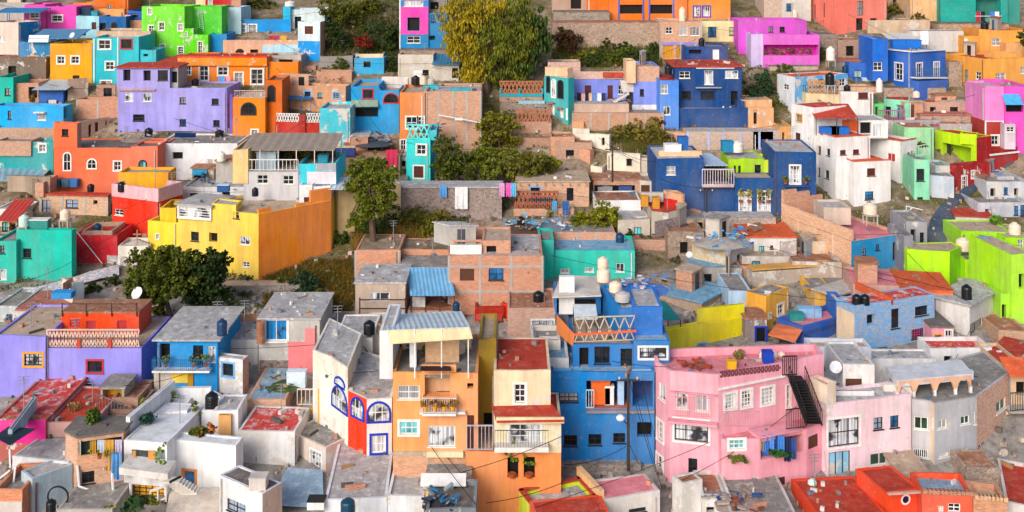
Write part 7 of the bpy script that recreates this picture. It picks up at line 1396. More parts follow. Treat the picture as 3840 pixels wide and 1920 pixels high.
tree('round-padded cactus-like tree in a dark pot on the white roof garden', 1440, 500, [(1440, 390, 66, 40)], 'lf:#1f3f34,#2f5a48', Y=h.Y + 3, dens=1.4, leaf=.3, seed=203, cat='plant', name='cactus'); pot('spiky yellow-green palm on the white roof garden, left', at(1405, 340, h.Y + 5), 1.3, 'lf:#9a9a30,#6a7a24', seed=142); pot('spiky yucca clump on the white roof garden, right', at(1895, 415, h.Y + 5), 1.4, 'lf:#8a8a3a,#5a6a24', seed=143); pot('tall thin palm at the back of the white roof garden', at(1690, 310, h.Y + 8), 1.4, 'lf:#8a9a2a,#5a7a24', seed=144)
for i_, u_ in enumerate((1660, 1720, 1780)): box_thing('white iron garden chair on the roof garden, %s of the three' % ['left', 'middle', 'right'][i_], 'garden_chair', 'chair', at(u_, 430 - i_ * 10, h.Y + 5), .6, .6, 1.0, 'white')
pot('small palm in a terracotta pot in front of the white loggia', at(1530, 965, n_.Y - 1.3), 2.6, 'lf:#8aa02a,#5a8a24', '#d8702a', seed=145, wide=.8)
S_ = thing('step_flight', 'pale stone steps with dark gaps beside the white modern house', 'stairs', gpt(1650, 1100)); mb = MB()
for i_ in range(7): p_ = at(1575 + i_ * 28, 1020 + i_ * 17, n_.Y - 2.2); mb.obox(p_, (1.2, 0, 0), (0, .8, 0), (0, 0, .16))
mb.build('steps', ['pe:#e4dccf'], S_); mb = MB(); mb.bar(at(1640, 1000, n_.Y - 2.3), at(1745, 945, n_.Y - 1.5), .14); mb.build('handrail', ['si:#222226'], S_)
strip('pale_courtyard', [((1600, 1350), (2150, 1350)), ((1640, 1130), (2110, 1110))], 'pp:#e6d8c8', lift=.3)
tree('agave with long dark leaves in the bottom left garden', 1290, 1230, [(1285, 1200, 80, 46)], 'lf:#2a4a2a,#4a6a3a', Y=n_.Y - 3.5, dens=.7, leaf=.7, seed=204, cat='plant', name='agave'); bush('yellow-green garden shrubs before the yellow garage door', 0, 0, 90, 34, 'lf:#b0a030,#5a7a24', p=at(1440, 1215, n_.Y - 3), seed=146); bush('yellow flowering bush at the bottom edge of the garden', 0, 0, 60, 30, 'lf:#d0b020,#6a7a1c', p=at(1060, 1290, n_.Y - 3), seed=147)
railing(MW, at(1450, 1220, n_.Y - 3), at(1600, 1165, n_.Y - 2.6), 1.0, 'pe:#f0e8dc', .4, .08)
cord('white drain pipe at the corner of the white modern house', [at(1262, 1010, n_.Y - .3), at(1262, 1120, n_.Y - .3)], .1, 'white', name='drain_pipe', cat='pipe', group=None)
h = house('white house with a dark stained roof and a blue-barred window at the bottom left', 'pe:#e4e6ea', K(2120, 2535, 2725, 34), 1100, 1600, [(2196, 1186, 2372, 1300, 'b')], roof='dark', par=.1, wallR='pe:#d2b4a4')
box_thing('whitish stone bundle on the corner of the dark stained roof', 'stone_bundle', 'bundle', onz(2500, 1050, h.rz), 1.2, 1.0, .9, 'pe:#d0c8c0')
T(1, 3)
h = house('white house with a patchy red and white roof beside the dark stained roof', 'pp:#e2e0de', F(-150, 400, 4.6, -4), 512, 860, roof='redw', par=.1, wallR='pe:#d8cfc8')
h = house('brick-edged blue-floored roof terrace behind the patchy red roof', 'br:#d29a78', F(-60, 312, 8), 200, 420, [(20, 290, 300, 340, 'k')], roof='blue', par=.03)
lump('wooden junk and plants on the blue-floored roof terrace', 'roof_clutter', 'clutter', onz(330, 70, h.rz), 1.6, ['si:#7a5a34', 'si:#b09a60', 'si:#4a5a34'], 73, 20, flat=.7); box_thing('white sheet-draped crate on the blue-floored roof terrace', 'draped_crate', 'crate', onz(420, 75, h.rz), 1.6, .8, 1.4, 'si:#cfe0f0')
h = house('marigold yellow house with a white arched opening and small barred windows', '#f6b41e', F(622, 750, 6), 100, 560, [(672, 122, 745, 246, '^k'), (692, 396, 740, 450, 'w')], roof='tan', Y=AR.Y + 3.6)
add(h, '#eeb022', F(412, 632, 6), 292, 560, [(496, 346, 552, 430, 'n'), (600, 350, 626, 470, 'k')], dY=2, roof='white', par=.2); railing(h, at(425, 260, h.Y + 2), at(625, 262, h.Y + 2), 1.4, 'pe:#d8c8c0', .3, .06)
h = house('small stucco house with a grey mottled roof and an iron-barred door', 'pe:#e2d2c6', K(338, 700, 1016, 40), 668, 930, [(556, 705, 656, 890, 'F')], roof='grey', par=.1, wallR='pe:#d9bcb0')
SH_ = h
add(h, 'pe:#c8a89a', F(410, 582, 2), 490, 560, dY=7, roof='tan')
h = house('big house with a broad stained white roof at the bottom, left of centre', 'pe:#dfe3ea', F(688, 1292, 12, 3), 1168, 1600, roof='white', par=.12)
WR = h
add(h, 'pe:#e2e6ec', F(1293, 1650, 7), 1140, 1600, dY=.3, roof='white', par=.08)
tank('tall teal water tank in front of the broad stained white roof', 912, 1300, 138, 145, 'teal', Y=h.Y - 2); tank('white round tank at the right end of the broad stained white roof', 1545, 1012, 78, 108, 'white', Y=h.Y + 5); 
box_thing('low dark round hatch on the roof beside the teal tank', 'roof_hatch', 'hatch', at(612, 1235, h.Y), 1.2, 1.0, .6, 'white', lid='si:#222222')
h = house('yellow-beige hut with a white slab front at the bottom centre', 'pe:#e8c07a', F(1662, 2088, 6), 1036, 1300, [(1700, 1060, 1720, 1180, 'c')], roof='grey', par=-.1, Y=OH.Y - 3)
canopy(h, 1612, 2052, 1034, h.Y - .8, .8, .5, 'white', corr=False, name='slab_front')
h = house('low dark cluttered yard house with blue junk at the bottom centre', 'pe:#7a8288', F(1668, 2150, 4), 1250, 1500, roof='dark', par=.4, Y=OH.Y - 7)
lump('blue and grey junk in the cluttered yard at the bottom centre', 'junk_heap', 'clutter', onz(1790, 1215, h.rz), 1.2, ['si:#2a6a94', 'si:#8a949a', 'si:#3a3a40'], 75, 26, flat=.6)
strip('blue_grey_yard', [((120, 1300), (680, 1300)), ((330, 930), (670, 950))], 'rf:blue', lift=.3)
# ================================================================== trees and plants
T(1, 0)
G1, G2, G3, G4, G5 = 'lf:#4c6416,#8a8a1e', 'lf:#28401a,#4c5e1c', 'lf:#c8980c,#8f8410', 'lf:#5a6a1a,#a09428', 'lf:#3a5418,#6f7a20'
wl = [(2150, 60, 300, 130), (2480, 150, 240, 190), (2010, 190, 210, 190), (2380, 330, 260, 230), (1990, 380, 150, 230), (2290, 560, 190, 230), (2130, 430, 170, 220), (2520, 500, 140, 280), (2080, 640, 90, 170), (2420, 720, 90, 150), (2200, 700, 60, 120), (2600, 330, 120, 200)]
tree('huge yellow-green weeping willow towering behind the houses', 2280, 1080, wl, ['lf:#d2b00e,#7a7a16', 'lf:#55661a,#8a8a1a'], Y=150, dens=2.3, leaf=.34, seed=301, limbs=9, droop=1, clump=1.25, name='willow_tree', cat='willow', group=None)
def scatter(specs, y_of=None):
    for (lab, u, v, crown, m, sd, kw) in specs: tree(lab, u, v, crown, m, seed=sd, **kw)
scatter([
 ('dark olive tree at the top, right of the white domed tank', 870, 420, [(870, 130, 170, 120), (760, 60, 150, 110)], 'lf:#4a5a14,#7f7c1a', 302, dict(Y=166)),
 ('broad olive tree behind the sky blue terrace at the top', 640, 300, [(20, 40, 190, 70), (160, 110, 90, 60)], 'lf:#3a4a14,#6a6a18', 303, dict(Y=176)),
 ('dark green shade tree left of the hot pink tower', 1240, 470, [(1230, 300, 170, 120), (1330, 380, 90, 110)], G2, 304, dict(Y=160)),
 ('deep green tree behind the white and blue tower house', 760, 480, [(780, 310, 100, 110), (830, 420, 90, 70)], G2, 305, dict(Y=160)),
 ('olive tree high behind the red bush at the top', 1010, 330, [(1000, 110, 180, 110), (1120, 50, 160, 70)], 'lf:#5a6412,#8a861e', 306, dict(Y=172))])
bush('crimson red bush on the slope left of the hot pink tower', 1060, 455, 100, 68, 'lf:#a02414,#6a2a18', Y=158, seed=307)
for i_, (u_, v_, w_, h_) in enumerate([(760, 470, 70, 40), (900, 470, 70, 45), (1180, 490, 90, 50), (1290, 500, 80, 60), (850, 660, 70, 60), (1340, 700, 60, 110)]): bush('dark green shrub on the upper slope, %s' % ['leftmost, under the deep green tree', 'below the crimson bush', 'right of the crimson bush', 'beside the hot pink tower foot', 'above the brick garden wall', 'beside the derelict white house'][i_], u_, v_, w_, h_, G2 if i_ % 2 else G5, seed=310 + i_)
T(2, 0)
scatter([
 ('dark green tree closing the right side of the willow', 240, 720, [(330, 380, 110, 150), (260, 180, 130, 130), (200, 560, 110, 160), (60, 480, 130, 180)], 'lf:#2f4a1a,#4f6420', 321, dict(Y=151, droop=1, leaf=.45)),
 ('reddish brown round tree in front of the tan rubble wall', 600, 540, [(600, 400, 140, 120), (560, 330, 90, 70)], 'lf:#6a3420,#4a4a1c', 322, dict()),
 ('dark green tree right of the big navy blue house', 2440, 960, [(2480, 820, 90, 150), (2400, 900, 90, 100)], 'lf:#1f4430,#3a5a2a', 323, dict()),
 ('orange-tipped shrub tree on the peach garden wall', 2450, 1080, [(2440, 1010, 80, 46)], 'lf:#b07a1c,#4a5a20', 324, dict(Y=148))])
for i_, (u_, v_, w_, h_, m_) in enumerate([(780, 560, 80, 60, G4), (960, 470, 90, 50, 'lf:#5a4a20,#3a4a1c'), (1100, 490, 110, 40, G2), (900, 590, 120, 50, G2), (1040, 600, 130, 60, G5), (1200, 610, 130, 60, G2), (1330, 580, 110, 60, G5), (1420, 530, 80, 60, G2), (700, 610, 110, 50, G4), (1160, 540, 110, 40, 'lf:#6a7a1e,#4a6418'), (830, 640, 90, 40, G2)]): bush('scrub bush under the tan rubble wall, %s' % ['yellowish, beside the reddish tree', 'brownish, nearest the wall', 'dark, under the wall middle', 'dark, above the peach parapet', 'mid-slope, centre', 'mid-slope, above the stairs', 'upper right by the brick house', 'in the right corner by the gates', 'yellow-green at the slope foot', 'bright green strip in the middle', 'dark, low beside the parapet'][i_], u_, v_, w_, h_, m_, seed=330 + i_)
T(1, 1)
tree('big feathery olive tree with an airy crown in the centre left', 1165, 1160, [(1120, 470, 230, 120), (1050, 640, 170, 120), (1230, 560, 190, 140), (1130, 800, 170, 130), (1000, 960, 100, 90), (1290, 750, 90, 110)], 'lf:#83881a,#566818', Y=117, dens=1.15, leaf=.3, seed=341, limbs=10, gap=.02)
scatter([
 ('dark bushy tree beside the turquoise tower', 1850, 600, [(1860, 310, 150, 170), (1960, 440, 150, 140), (1830, 480, 100, 100)], 'lf:#3a4a14,#6f761a', 342, dict(Y=131)),
 ('tall yellow-green tree above the garden of the turquoise tower', 2300, 500, [(2350, 20, 210, 130), (2400, 170, 180, 130), (2250, 200, 140, 130), (2330, 330, 120, 120)], 'lf:#6a7216,#94861e', 343, dict(Y=140)),
 ('olive garden tree right of the tower tree', 2130, 600, [(2130, 440, 150, 160), (2210, 350, 120, 110)], G1, 344, dict(Y=133)),
 ('green garden tree above the stone wall middle', 2380, 640, [(2380, 450, 150, 160), (2290, 540, 110, 100)], 'lf:#4a6414,#8a8a24', 345, dict(Y=132)),
 ('olive tree at the right of the walled garden', 2560, 590, [(2570, 410, 170, 140), (2700, 480, 140, 110), (2830, 430, 100, 90)], 'lf:#5a6a1a,#8f8a2a', 346, dict(Y=134))])
for i_, (u_, v_, w_, h_, m_) in enumerate([(1180, 1140, 180, 110, G2), (1050, 1130, 110, 80, G2), (1340, 1060, 130, 120, G2), (1560, 1080, 170, 110, 'lf:#7a7420,#5a641c'), (1760, 1080, 150, 110, 'lf:#6f6f1e,#8a7a2a'), (1700, 1180, 130, 90, 'lf:#8a8420,#5f6f1c'), (1840, 1200, 80, 50, 'lf:#7aa02a,#4a7a24'), (1880, 920, 70, 50, 'lf:#5a7a4a,#3f5a34'), (2400, 900, 90, 100, 'lf:#4a5a34,#6a6a3a'), (850, 1210, 90, 60, G5)]): bush('bush in the dry plot, %s' % ['dark, at the feathery tree foot', 'dark, left of the trunk', 'dark, right of the trunk', 'large ochre-green in the middle', 'large ochre-green at the right', 'yellow-green, front right', 'small bright green at the brick corner', 'blue-green under the stone wall', 'grey-green at the wall end', 'low green left of the orange wall foot'][i_], u_, v_, w_, h_, m_, seed=350 + i_)
T(2, 1)
scatter([
 ('lemon tree with dense glossy green crown in the centre', 840, 1120, [(840, 960, 190, 110), (960, 880, 110, 90), (720, 1010, 110, 70), (1040, 990, 70, 70)], 'lf:#5a7210,#a8a01e', 361, dict(dens=1.3)),
 ('olive bushy tree at the left of the centre yard', 120, 560, [(120, 460, 150, 120), (250, 420, 140, 110)], 'lf:#5a641c,#8a8226', 362, dict(Y=131)),
 ('yellow-green small tree beside the low brick walls', 450, 500, [(455, 420, 60, 80)], 'lf:#a09a1e,#6a7a1c', 363, dict(Y=133)),
 ('dusty green tree right of the yellow-green one', 330, 540, [(360, 440, 110, 110)], 'lf:#4a5a1c,#7a7426', 364, dict(Y=132)),
 ('grey-green sapling in front of the lattice wall', 410, 960, [(410, 890, 50, 60)], 'lf:#6a7a4a,#8a8a5a', 365, dict())])
for i_, (u_, v_, w_, h_, m_) in enumerate([(1120, 180, 120, 60, 'lf:#8a8030,#6a6424'), (1250, 150, 110, 60, 'lf:#7a7424,#9a8a3a'), (1400, 140, 100, 80, 'lf:#6a7424,#a08a30'), (1480, 110, 60, 60, 'lf:#4a1c20,#5a3a24'), (1340, 230, 110, 50, 'lf:#a08a34,#7a6a2a'), (1520, 220, 100, 50, 'lf:#6f6a24,#8a7a30'), (1370, 420, 80, 90, 'lf:#3a4a24,#5a5424'), (1200, 1190, 60, 50, G2), (1500, 1200, 130, 40, 'lf:#4f6a44,#3a5a34'), (1700, 1180, 90, 40, G2), (1340, 1230, 90, 60, 'lf:#3f6a54,#4a5a34'), (590, 520, 50, 30, G5)]): bush('scrub bush in the centre yards, %s' % ['dry olive, upper left of the scrubby yard', 'dry olive, top middle of the scrubby yard', 'ochre, upper right of the scrubby yard', 'dark maroon, at the top of the scrubby yard', 'golden, middle of the scrubby yard', 'dull, right edge of the scrubby yard', 'dark, beside the white block', 'green, at the foot of the grey octagonal house', 'blue-green strip below the grey octagonal house', 'dark, right below the garage front', 'teal-green beside the dark drum', 'small, on the low walls'][i_], u_, v_, w_, h_, m_, seed=370 + i_)
T(0, 2)
scatter([
 ('broad dark olive tree with a forked trunk below the yellow house', 1660, 660, [(1500, 150, 280, 150), (1640, 300, 300, 170), (1370, 310, 190, 150), (1720, 120, 170, 110), (1480, 420, 220, 110)], 'lf:#4a5a10,#6f7420', 381, dict(Y=103, dens=1.7, leaf=.36)),
 ('very dark green dense tree against the yellow house', 1990, 560, [(1990, 220, 200, 190), (2000, 400, 210, 180), (2090, 130, 90, 90), (1850, 330, 130, 160)], 'lf:#1f3410,#3a4c18', 382, dict(Y=105, dens=2, leaf=.36))])
for i_, (u_, v_, w_, h_, m_) in enumerate([(1520, 740, 110, 80, 'lf:#5a6a14,#8a8620'), (1440, 820, 70, 60, G2), (2250, 690, 110, 70, 'lf:#8a8a1c,#5f7018'), (1900, 690, 150, 40, G2), (1100, 400, 90, 50, 'lf:#5a5a2a,#3a4a20'), (900, 470, 80, 40, G2)]): bush('shrub on the plot under the dark trees, %s' % ['yellow-green, left', 'dark, beside the blue white-roofed house', 'yellow-green, right', 'dark ground cover clump in the middle', 'dull, on the whitewashed slope', 'small dark, behind the stair tower'][i_], u_, v_, w_, h_, m_, seed=390 + i_)
T(1, 2)
for i_, (u_, v_, w_, h_, m_) in enumerate([(500, 470, 190, 110, 'lf:#1f3a24,#34502a'), (690, 620, 100, 80, 'lf:#4a5a1c,#6a6a24'), (740, 720, 110, 60, G2), (300, 420, 90, 50, G5), (820, 700, 90, 50, 'lf:#7a6a1c,#5a5a1c')]): bush('bush on the mossy slope left of the orange brick houses, %s' % ['large dark round one', 'olive, below the large one', 'dark, at the slope foot', 'small green, upper left', 'ochre, at the rock edge'][i_], u_, v_, w_, h_, m_, seed=400 + i_)
T(0, 3)
for i_, (u_, v_, w_, h_, m_) in enumerate([(700, 190, 130, 70, 'lf:#5a4a3c,#3f4a2c'), (830, 190, 110, 70, 'lf:#4a3c34,#5f5a3a'), (600, 170, 80, 50, 'lf:#6a5a4a,#4a4a34')]): bush('bare brownish thicket behind the faded red terrace, %s' % ['middle', 'right', 'left'][i_], u_, v_, w_, h_, m_, seed=410 + i_)
T(3, 0)
for i_, (u_, v_, w_, h_, m_) in enumerate([(1330, 130, 80, 50, 'lf:#4a5a20,#8a7a30'), (1300, 270, 90, 50, G2), (790, 520, 80, 60, G2), (640, 600, 70, 80, 'lf:#4a5424,#3a4420'), (260, 690, 100, 34, G5), (1560, 210, 90, 40, 'lf:#8a7a44,#5a5a2a')]): bush('shrub on the upper right slope, %s' % ['top, by the brown stone house', 'dark, right of the coral tower foot', 'dark, below the coral tower', 'beside the magenta house', 'under the magenta house', 'dry, below the tan peach wall'][i_], u_, v_, w_, h_, m_, seed=420 + i_)
tree('dark green tree at the right edge beside the tan orange house', 2590, 440, [(2590, 370, 60, 70)], G2, Y=152, seed=430)
T(3, 1); tree('bright green little tree among the white roofs at the right', 2290, 1000, [(2295, 955, 40, 42)], 'lf:#4a8a1c,#7aa02a', Y=121, seed=431)
# ---- dry grass tufts as stuff
def grass(name, area, n, m, hh, seed):
    rng = random.Random(seed); mb = MB()
    for _ in range(n):
        u = rng.uniform(area[0], area[2]); v = rng.uniform(area[1], area[3]); p = gpt(u, v); p.z -= .15
        for k in range(3):
            a = rng.random() * 6.28; w = .05; hgt = hh * rng.uniform(.5, 1.3); d = Vector((math.cos(a), math.sin(a), 0)) * w; q = p + Vector((rng.gauss(0, .25), rng.gauss(0, .25), hgt)); mb.face([p - d, p + d, q])
    o = mb.build(name, [m], None, origin=tuple(gpt((area[0] + area[2]) / 2, (area[1] + area[3]) / 2))); o['kind'] = 'stuff'
T(1, 1); grass('dry_grass', (960, 1080, 1700, 1290), 2600, 'lf:#b88a40,#8a7030', 1.0, 1)
T(1, 2); grass('slope_grass', (100, 120, 960, 760), 4200, 'lf:#5a5a14,#8a6418', .6, 2)
T(2, 0); grass('hillside_grass', (440, 430, 1500, 650), 2600, 'lf:#4a5a1c,#6f6a24', .7, 3)
T(1, 0); grass('upper_slope_grass', (640, 100, 1420, 640), 3000, 'lf:#4a4c1c,#5f5a24', .8, 4)
T(2, 1); grass('yard_grass', (1000, 90, 1640, 340), 2200, 'lf:#8a7a34,#6a6a24', .6, 5)
# ---- poles and overhead cables
def pole(label, u, v, vt, Y=None, r=.11):
    p = gpt(u, v) if Y is None else at(u, v, Y); t = at(u, vt, p.y); o = thing('utility_pole', label, 'utility pole', p, 'utility poles'); mb = MB(); mb.tube([p - Vector((0, 0, .5)), p.lerp(t, .5), t], [r * 1.2, r, r * .8], 8); mb.build('pole', ['si:#3f3630'], o)
    mb = MB(); mb.obox(t - Vector((.9, .06, .5)), (1.8, 0, 0), (0, .12, 0), (0, 0, .12)); mb.build('crossarm', ['si:#3f3630'], o)
    for x in (-.7, 0, .7):
        mb = MB(); mb.lathe(t + Vector((x, 0, -.38)), [(0, 0), (.06, 0), (.08, .1), (.04, .2), (0, .22)], 8); mb.build('insulator', ['si:#c8c0b8'], o)
    return t
T(2, 1)
p1 = pole('dark utility pole in front of the teal arched house', 602, 195, -110, Y=146); p2 = pole('thin brown utility pole beside the white block in the centre', 1022, 560, 250, Y=128); p3 = pole('dark utility pole with a yellow band on the wide navy house', 1930, 920, 655, Y=NV.Y - 1.2)
T(2, 3); p4 = pole('tall rusty street pole with wires in front of the deep blue house', 1175, 825, -40, Y=BB.Y - 1.5)
L_ = thing('street_lamp', 'white street lamp head on an arm before the deep blue house', 'street lamp', at(1165, 440, BB.Y - 1.6)); mb = MB(); mb.tube([at(1165, 440, BB.Y - 1.6), at(1120, 395, BB.Y - 1.7)], [.05, .05], 6); mb.build('arm', ['si:#3a3a3c'], L_); mb = MB(); c_ = at(1098, 388, BB.Y - 1.8); mb.lathe(c_, [(0, -.15), (.3, -.05), (.34, .1), (.2, .28), (0, .32)], 12); mb.build('lamp_head', ['si:#f0f0ee'], L_)
T(1, 3)
cables = [('long thin cable sloping across the brick base of the orange house', at(1650, 990, OH.Y - 3), at(2975, 560, OH.Y - 2), .3), ('lower cable sloping across the orange lower wall', at(2250, 1200, OH.Y - 3), at(2975, 1010, OH.Y - 2), .2)]
T(2, 3)
cables += [('cable from the street pole to the pink house corner', p4, at(1440, 900, PHS.Y), .3), ('cable from the street pole down to the orange wall', at(1175, 640, BB.Y - 1.6), at(560, 830, BB.Y - 1), .4), ('steep cable crossing the blue wall to the pink house', at(1225, 60, BB.Y - 2), at(1500, 1060, BB.Y - 6), .2), ('second steep cable crossing the blue wall', at(1310, 10, BB.Y - 2), at(1430, 560, BB.Y - 4), .2), ('cable from the street pole to the pink flat roof', at(1190, 640, BB.Y - 1.6), at(1330, 890, BB.Y - 5), .2)]
T(2, 1)
cables += [('cable from the navy house pole across the navy wall', p3, at(1460, 560, NV.Y - 1), .3), ('cable from the teal house pole to the white block', p1, at(1290, 420, 132), .8), ('cable between the centre pole and the navy house', p2, at(1440, 400, NV.Y - .3), .5)]
T(0, 1); cables += [('pale cable crossing the red-orange house front', at(715, 1285, CRI.Y - 1.5), at(1440, 945, YH.Y + 1), .2)]
T(0, 2); cables += [('dark cable sagging across the teal building', at(0, 370, TL.Y - 1), at(700, 130, TL.Y - .6), .4)]
for l_, a_, b_, s_ in cables: cord(l_, [a_, b_], .025, sag=s_)
# ---- satellite dishes
def dish(label, u, v, r, h=None, Y=None):
    p = onz(u, v, h.rz) if h is not None else at(u, v, Y); t = thing('satellite_dish', label, 'satellite dish', p, 'satellite dishes'); mb = MB(); mb.bar(p, p + Vector((0, 0, .7)), .06); mb.build('mast', ['si:#8a8a8c'], t); mb = MB(); c = p + Vector((0, 0, .9)); ax = Vector((-.35, -.75, .55)).normalized(); x = ax.cross(Vector((0, 0, 1))).normalized(); y = x.cross(ax)
    R = lambda q, a: c + (x * math.cos(a) + y * math.sin(a)) * r * q + ax * (q * q * r * .25)
    for i in range(12):
        a, b = i / 12 * 6.283, (i + 1) / 12 * 6.283; mb.face([R(.5, a), R(.5, b), R(0, 0)]); mb.face([R(.5, a), R(1, a), R(1, b), R(.5, b)]); mb.face([R(1, b) - ax * .02, R(1, a) - ax * .02, c - ax * .02])
    mb.build('reflector', ['si:#d4d6d8'], t)
T(2, 2); dish('white oval dish among the junk beside the stained ruin', 1765, 150, .35, Y=RN.Y - 2); T(0, 0); dish('small satellite dish on the mustard cube roof edge', 700, 405, .45, Y=150); T(1, 1); dish('small satellite dish on the grey flat roof behind the turquoise tower', 1350, 545, .45, Y=130); T(3, 2); dish('satellite dish on the pale pink house roof', 760, 1260, .5, Y=PP.Y + 4)
T(0, 2); dish('broken white dish on the railed roof of the red-orange room', 1330, 530, .6, Y=PW.Y + 8)
dups = [l for l, n in LABELS.items() if n > 1]
if dups: print('DUPLICATE LABELS', dups)
long_ = [l for l in LABELS if not 4 <= len(l.split()) <= 16]
if long_: print('LABEL LENGTH', long_)
# ================================================================== small houses, walls and yards that fill the gaps (frame coordinates, 1024 wide)
S = 1 / 3.75; T0[0] = T0[1] = 0
def hut(label, u0, u1, vt, vb, m, roof='grey', dep=6, W=(), yaw=0, par=.15, cat='house', name='house', dY=0):
    return house(label, m, F(u0, u1, dep, yaw), vt, vb, W, roof, par, dY=dY, cat=cat, name=name)
hut('dark wooden junk shed at the left edge under the pale pink house', -15, 46, 58, 79, 'pe:#7a6a5e', 'rust', 5, [(8, 66, 16, 76, 'k')])
hut('tan yard wall at the left edge below the bright sky blue house', -10, 76, 128, 146, 'br:#b08a70', 'tan', 4, par=.4)
hut('white cluttered flat-roofed house between the red-orange house and the grey terrace house', 182, 250, 187, 215, 'pe:#d8dade', 'white', 8, [(190, 193, 198, 203, 'b'), (222, 192, 230, 203, 'k')], par=.25)
lump('blue drums and scrap on the white cluttered flat roof', 'scrap_heap', 'scrap', at(222, 186, ground_y(215 * 3.75) + 4), 1.6, ['si:#1f4f86', 'si:#b9c4cc', 'si:#6a7480'], 81, 22)
hut('brown patched roof house between the rusty roofs and the grey flat roof', 340, 400, 156, 180, 'br:#a5755a', 'rust', 7, [(352, 162, 360, 174, 'k')])
hut('stepped brick garden wall under the willow, above the turquoise tower garden', 478, 548, 122, 135, 'br:#b37c60', 'rust', 2, cat='wall', name='brick_wall', par=.05)
hut('grey stone terrace wall with a dark arch below the concrete stairway', 500, 560, 104, 116, 'st:#9a8a7c', 'tan', 2, [(536, 107, 546, 116, 'k')], cat='wall', name='stone_wall', par=.05)
hut('brick planter wall in the middle of the walled garden', 520, 580, 138, 147, 'br:#a06c50', 'rust', 2, cat='wall', name='brick_wall', par=.05)
hut('small brick shed roofed with old sheets beside the sloping orange brick wall', 556, 592, 142, 160, 'br:#b58468', 'rust', 5, [(566, 150, 574, 158, 'k')])
hut('low whitewashed wall right of the white block with the square window', 632, 662, 158, 176, 'pe:#d9cdbc', 'tan', 2, cat='wall', name='yard_wall', par=.05)
hut('rough rubble wall closing the scrubby yard below the navy house', 590, 690, 118, 128, 'st:#a4907e', 'rust', 2, cat='wall', name='stone_wall', par=.05, dY=2)
hut('peach garden house right of the navy projecting wall', 742, 772, 100, 126, 'pe:#dcaa80', 'tan', 5, [(748, 108, 753, 122, 'k')])
hut('brown stone yard house under the coral corner building', 792, 838, 34, 56, 'st:#8f7c6e', 'dark', 6, [(806, 40, 812, 54, 'k')])
hut('dark brick hut with a rusty roof left of the royal blue tower', 838, 866, 40, 58, 'br:#8f6a58', 'brown', 5, [(846, 46, 854, 56, 'k')])
hut('pale tan rock-coloured retaining house above the royal blue tower', 868, 930, 20, 34, 'pe:#c9b094', 'tan', 5)
hut('narrow brick and stone base house between the royal blue and tan orange houses', 949, 962, 62, 86, 'st:#a9927e', 'rust', 5)
hut('stone base wall under the royal blue house', 884, 946, 88, 100, 'st:#b09a86', 'dark', 3, cat='wall', name='stone_wall', par=.02)
hut('brick house with flat dark red roof between the mint and tan orange houses', 892, 972, 102, 118, 'br:#b58a72', 'red', 6, [(930, 107, 936, 115, 'k'), (950, 107, 958, 115, 'p')])
hut('grey-lilac house with brown door under the flat red roofs', 884, 940, 120, 140, 'pe:#a49ca4', 'brown', 6, [(896, 126, 904, 138, 'M'), (918, 126, 926, 134, 'p')])
hut('pale green annex with a red edge beside the lime yellow house', 868, 896, 138, 162, 'pe:#a8d8a4', 'red', 6, [(876, 146, 882, 156, 'k')])
hut('grey workshop behind the dark red street house', 940, 972, 124, 146, 'pe:#b0a8a8', 'rust', 5, [(950, 132, 958, 142, 'b')])
hut('long brick garden wall below the rough stone wall and the garage', 600, 690, 240, 252, 'br:#b98266', 'rust', 2, cat='wall', name='brick_wall', par=.03)
hut('brown rubble house shell left of the stained cream ruin', 668, 704, 232, 262, 'st:#a08872', 'rust', 6, [(680, 242, 688, 254, 'k')], par=.5)
hut('grey patched shed behind the brick shack with blue sheets', 690, 742, 268, 286, 'pe:#a9a29c', 'bluep', 6, [(704, 274, 712, 284, 'k')])
hut('stained white yard house between the ruin and the mustard corner house', 742, 790, 256, 276, 'pp:#c4bab0', 'tan', 6, [(752, 261, 760, 272, 'h')], par=.4)
hut('brown wall house with a broken top right of the compound wall', 792, 842, 262, 284, 'pp:#b5a392', 'rust', 6, [(812, 268, 818, 280, 'k')], par=.5)
hut('flat white roof house with orange edges in front of the flaking blue house', 846, 936, 359, 384, 'pe:#e2e0de', 'white', 2.6, [(866, 366, 874, 379, 'k')], par=.2)
hut('white walled yard under the small pink house, behind the arcaded house', 930, 992, 348, 376, 'pe:#e4e2e0', 'redw', 3, [(944, 356, 952, 368, 'k')], par=.4)
hut('rubble stone slope wall right of the grey arcaded house', 966, 1000, 468, 490, 'st:#b09a88', 'rust', 3, cat='wall', name='stone_wall', par=.05)
hut('small brick outhouse between the faded red terrace and the brick balcony house', 112, 138, 398, 424, 'br:#a8745a', 'rust', 4, [(118, 405, 124, 418, 'k')])
hut('whitewashed low wall with a brick top along the rubble slope', 96, 190, 262, 276, 'st:#c4bfc0', 'rust', 2, yaw=-14, cat='wall', name='stone_wall', par=.03)
hut('grey stone retaining wall under the yellow house and its dark trees', 196, 300, 286, 300, 'st:#8f8880', 'tan', 2, cat='wall', name='stone_wall', par=.03)
hut('grey flat-roofed hut with a rusty drum at the foot of the mossy slope', 322, 352, 330, 352, 'pe:#a8a096', 'grey', 5, [(330, 337, 338, 349, 'k')])
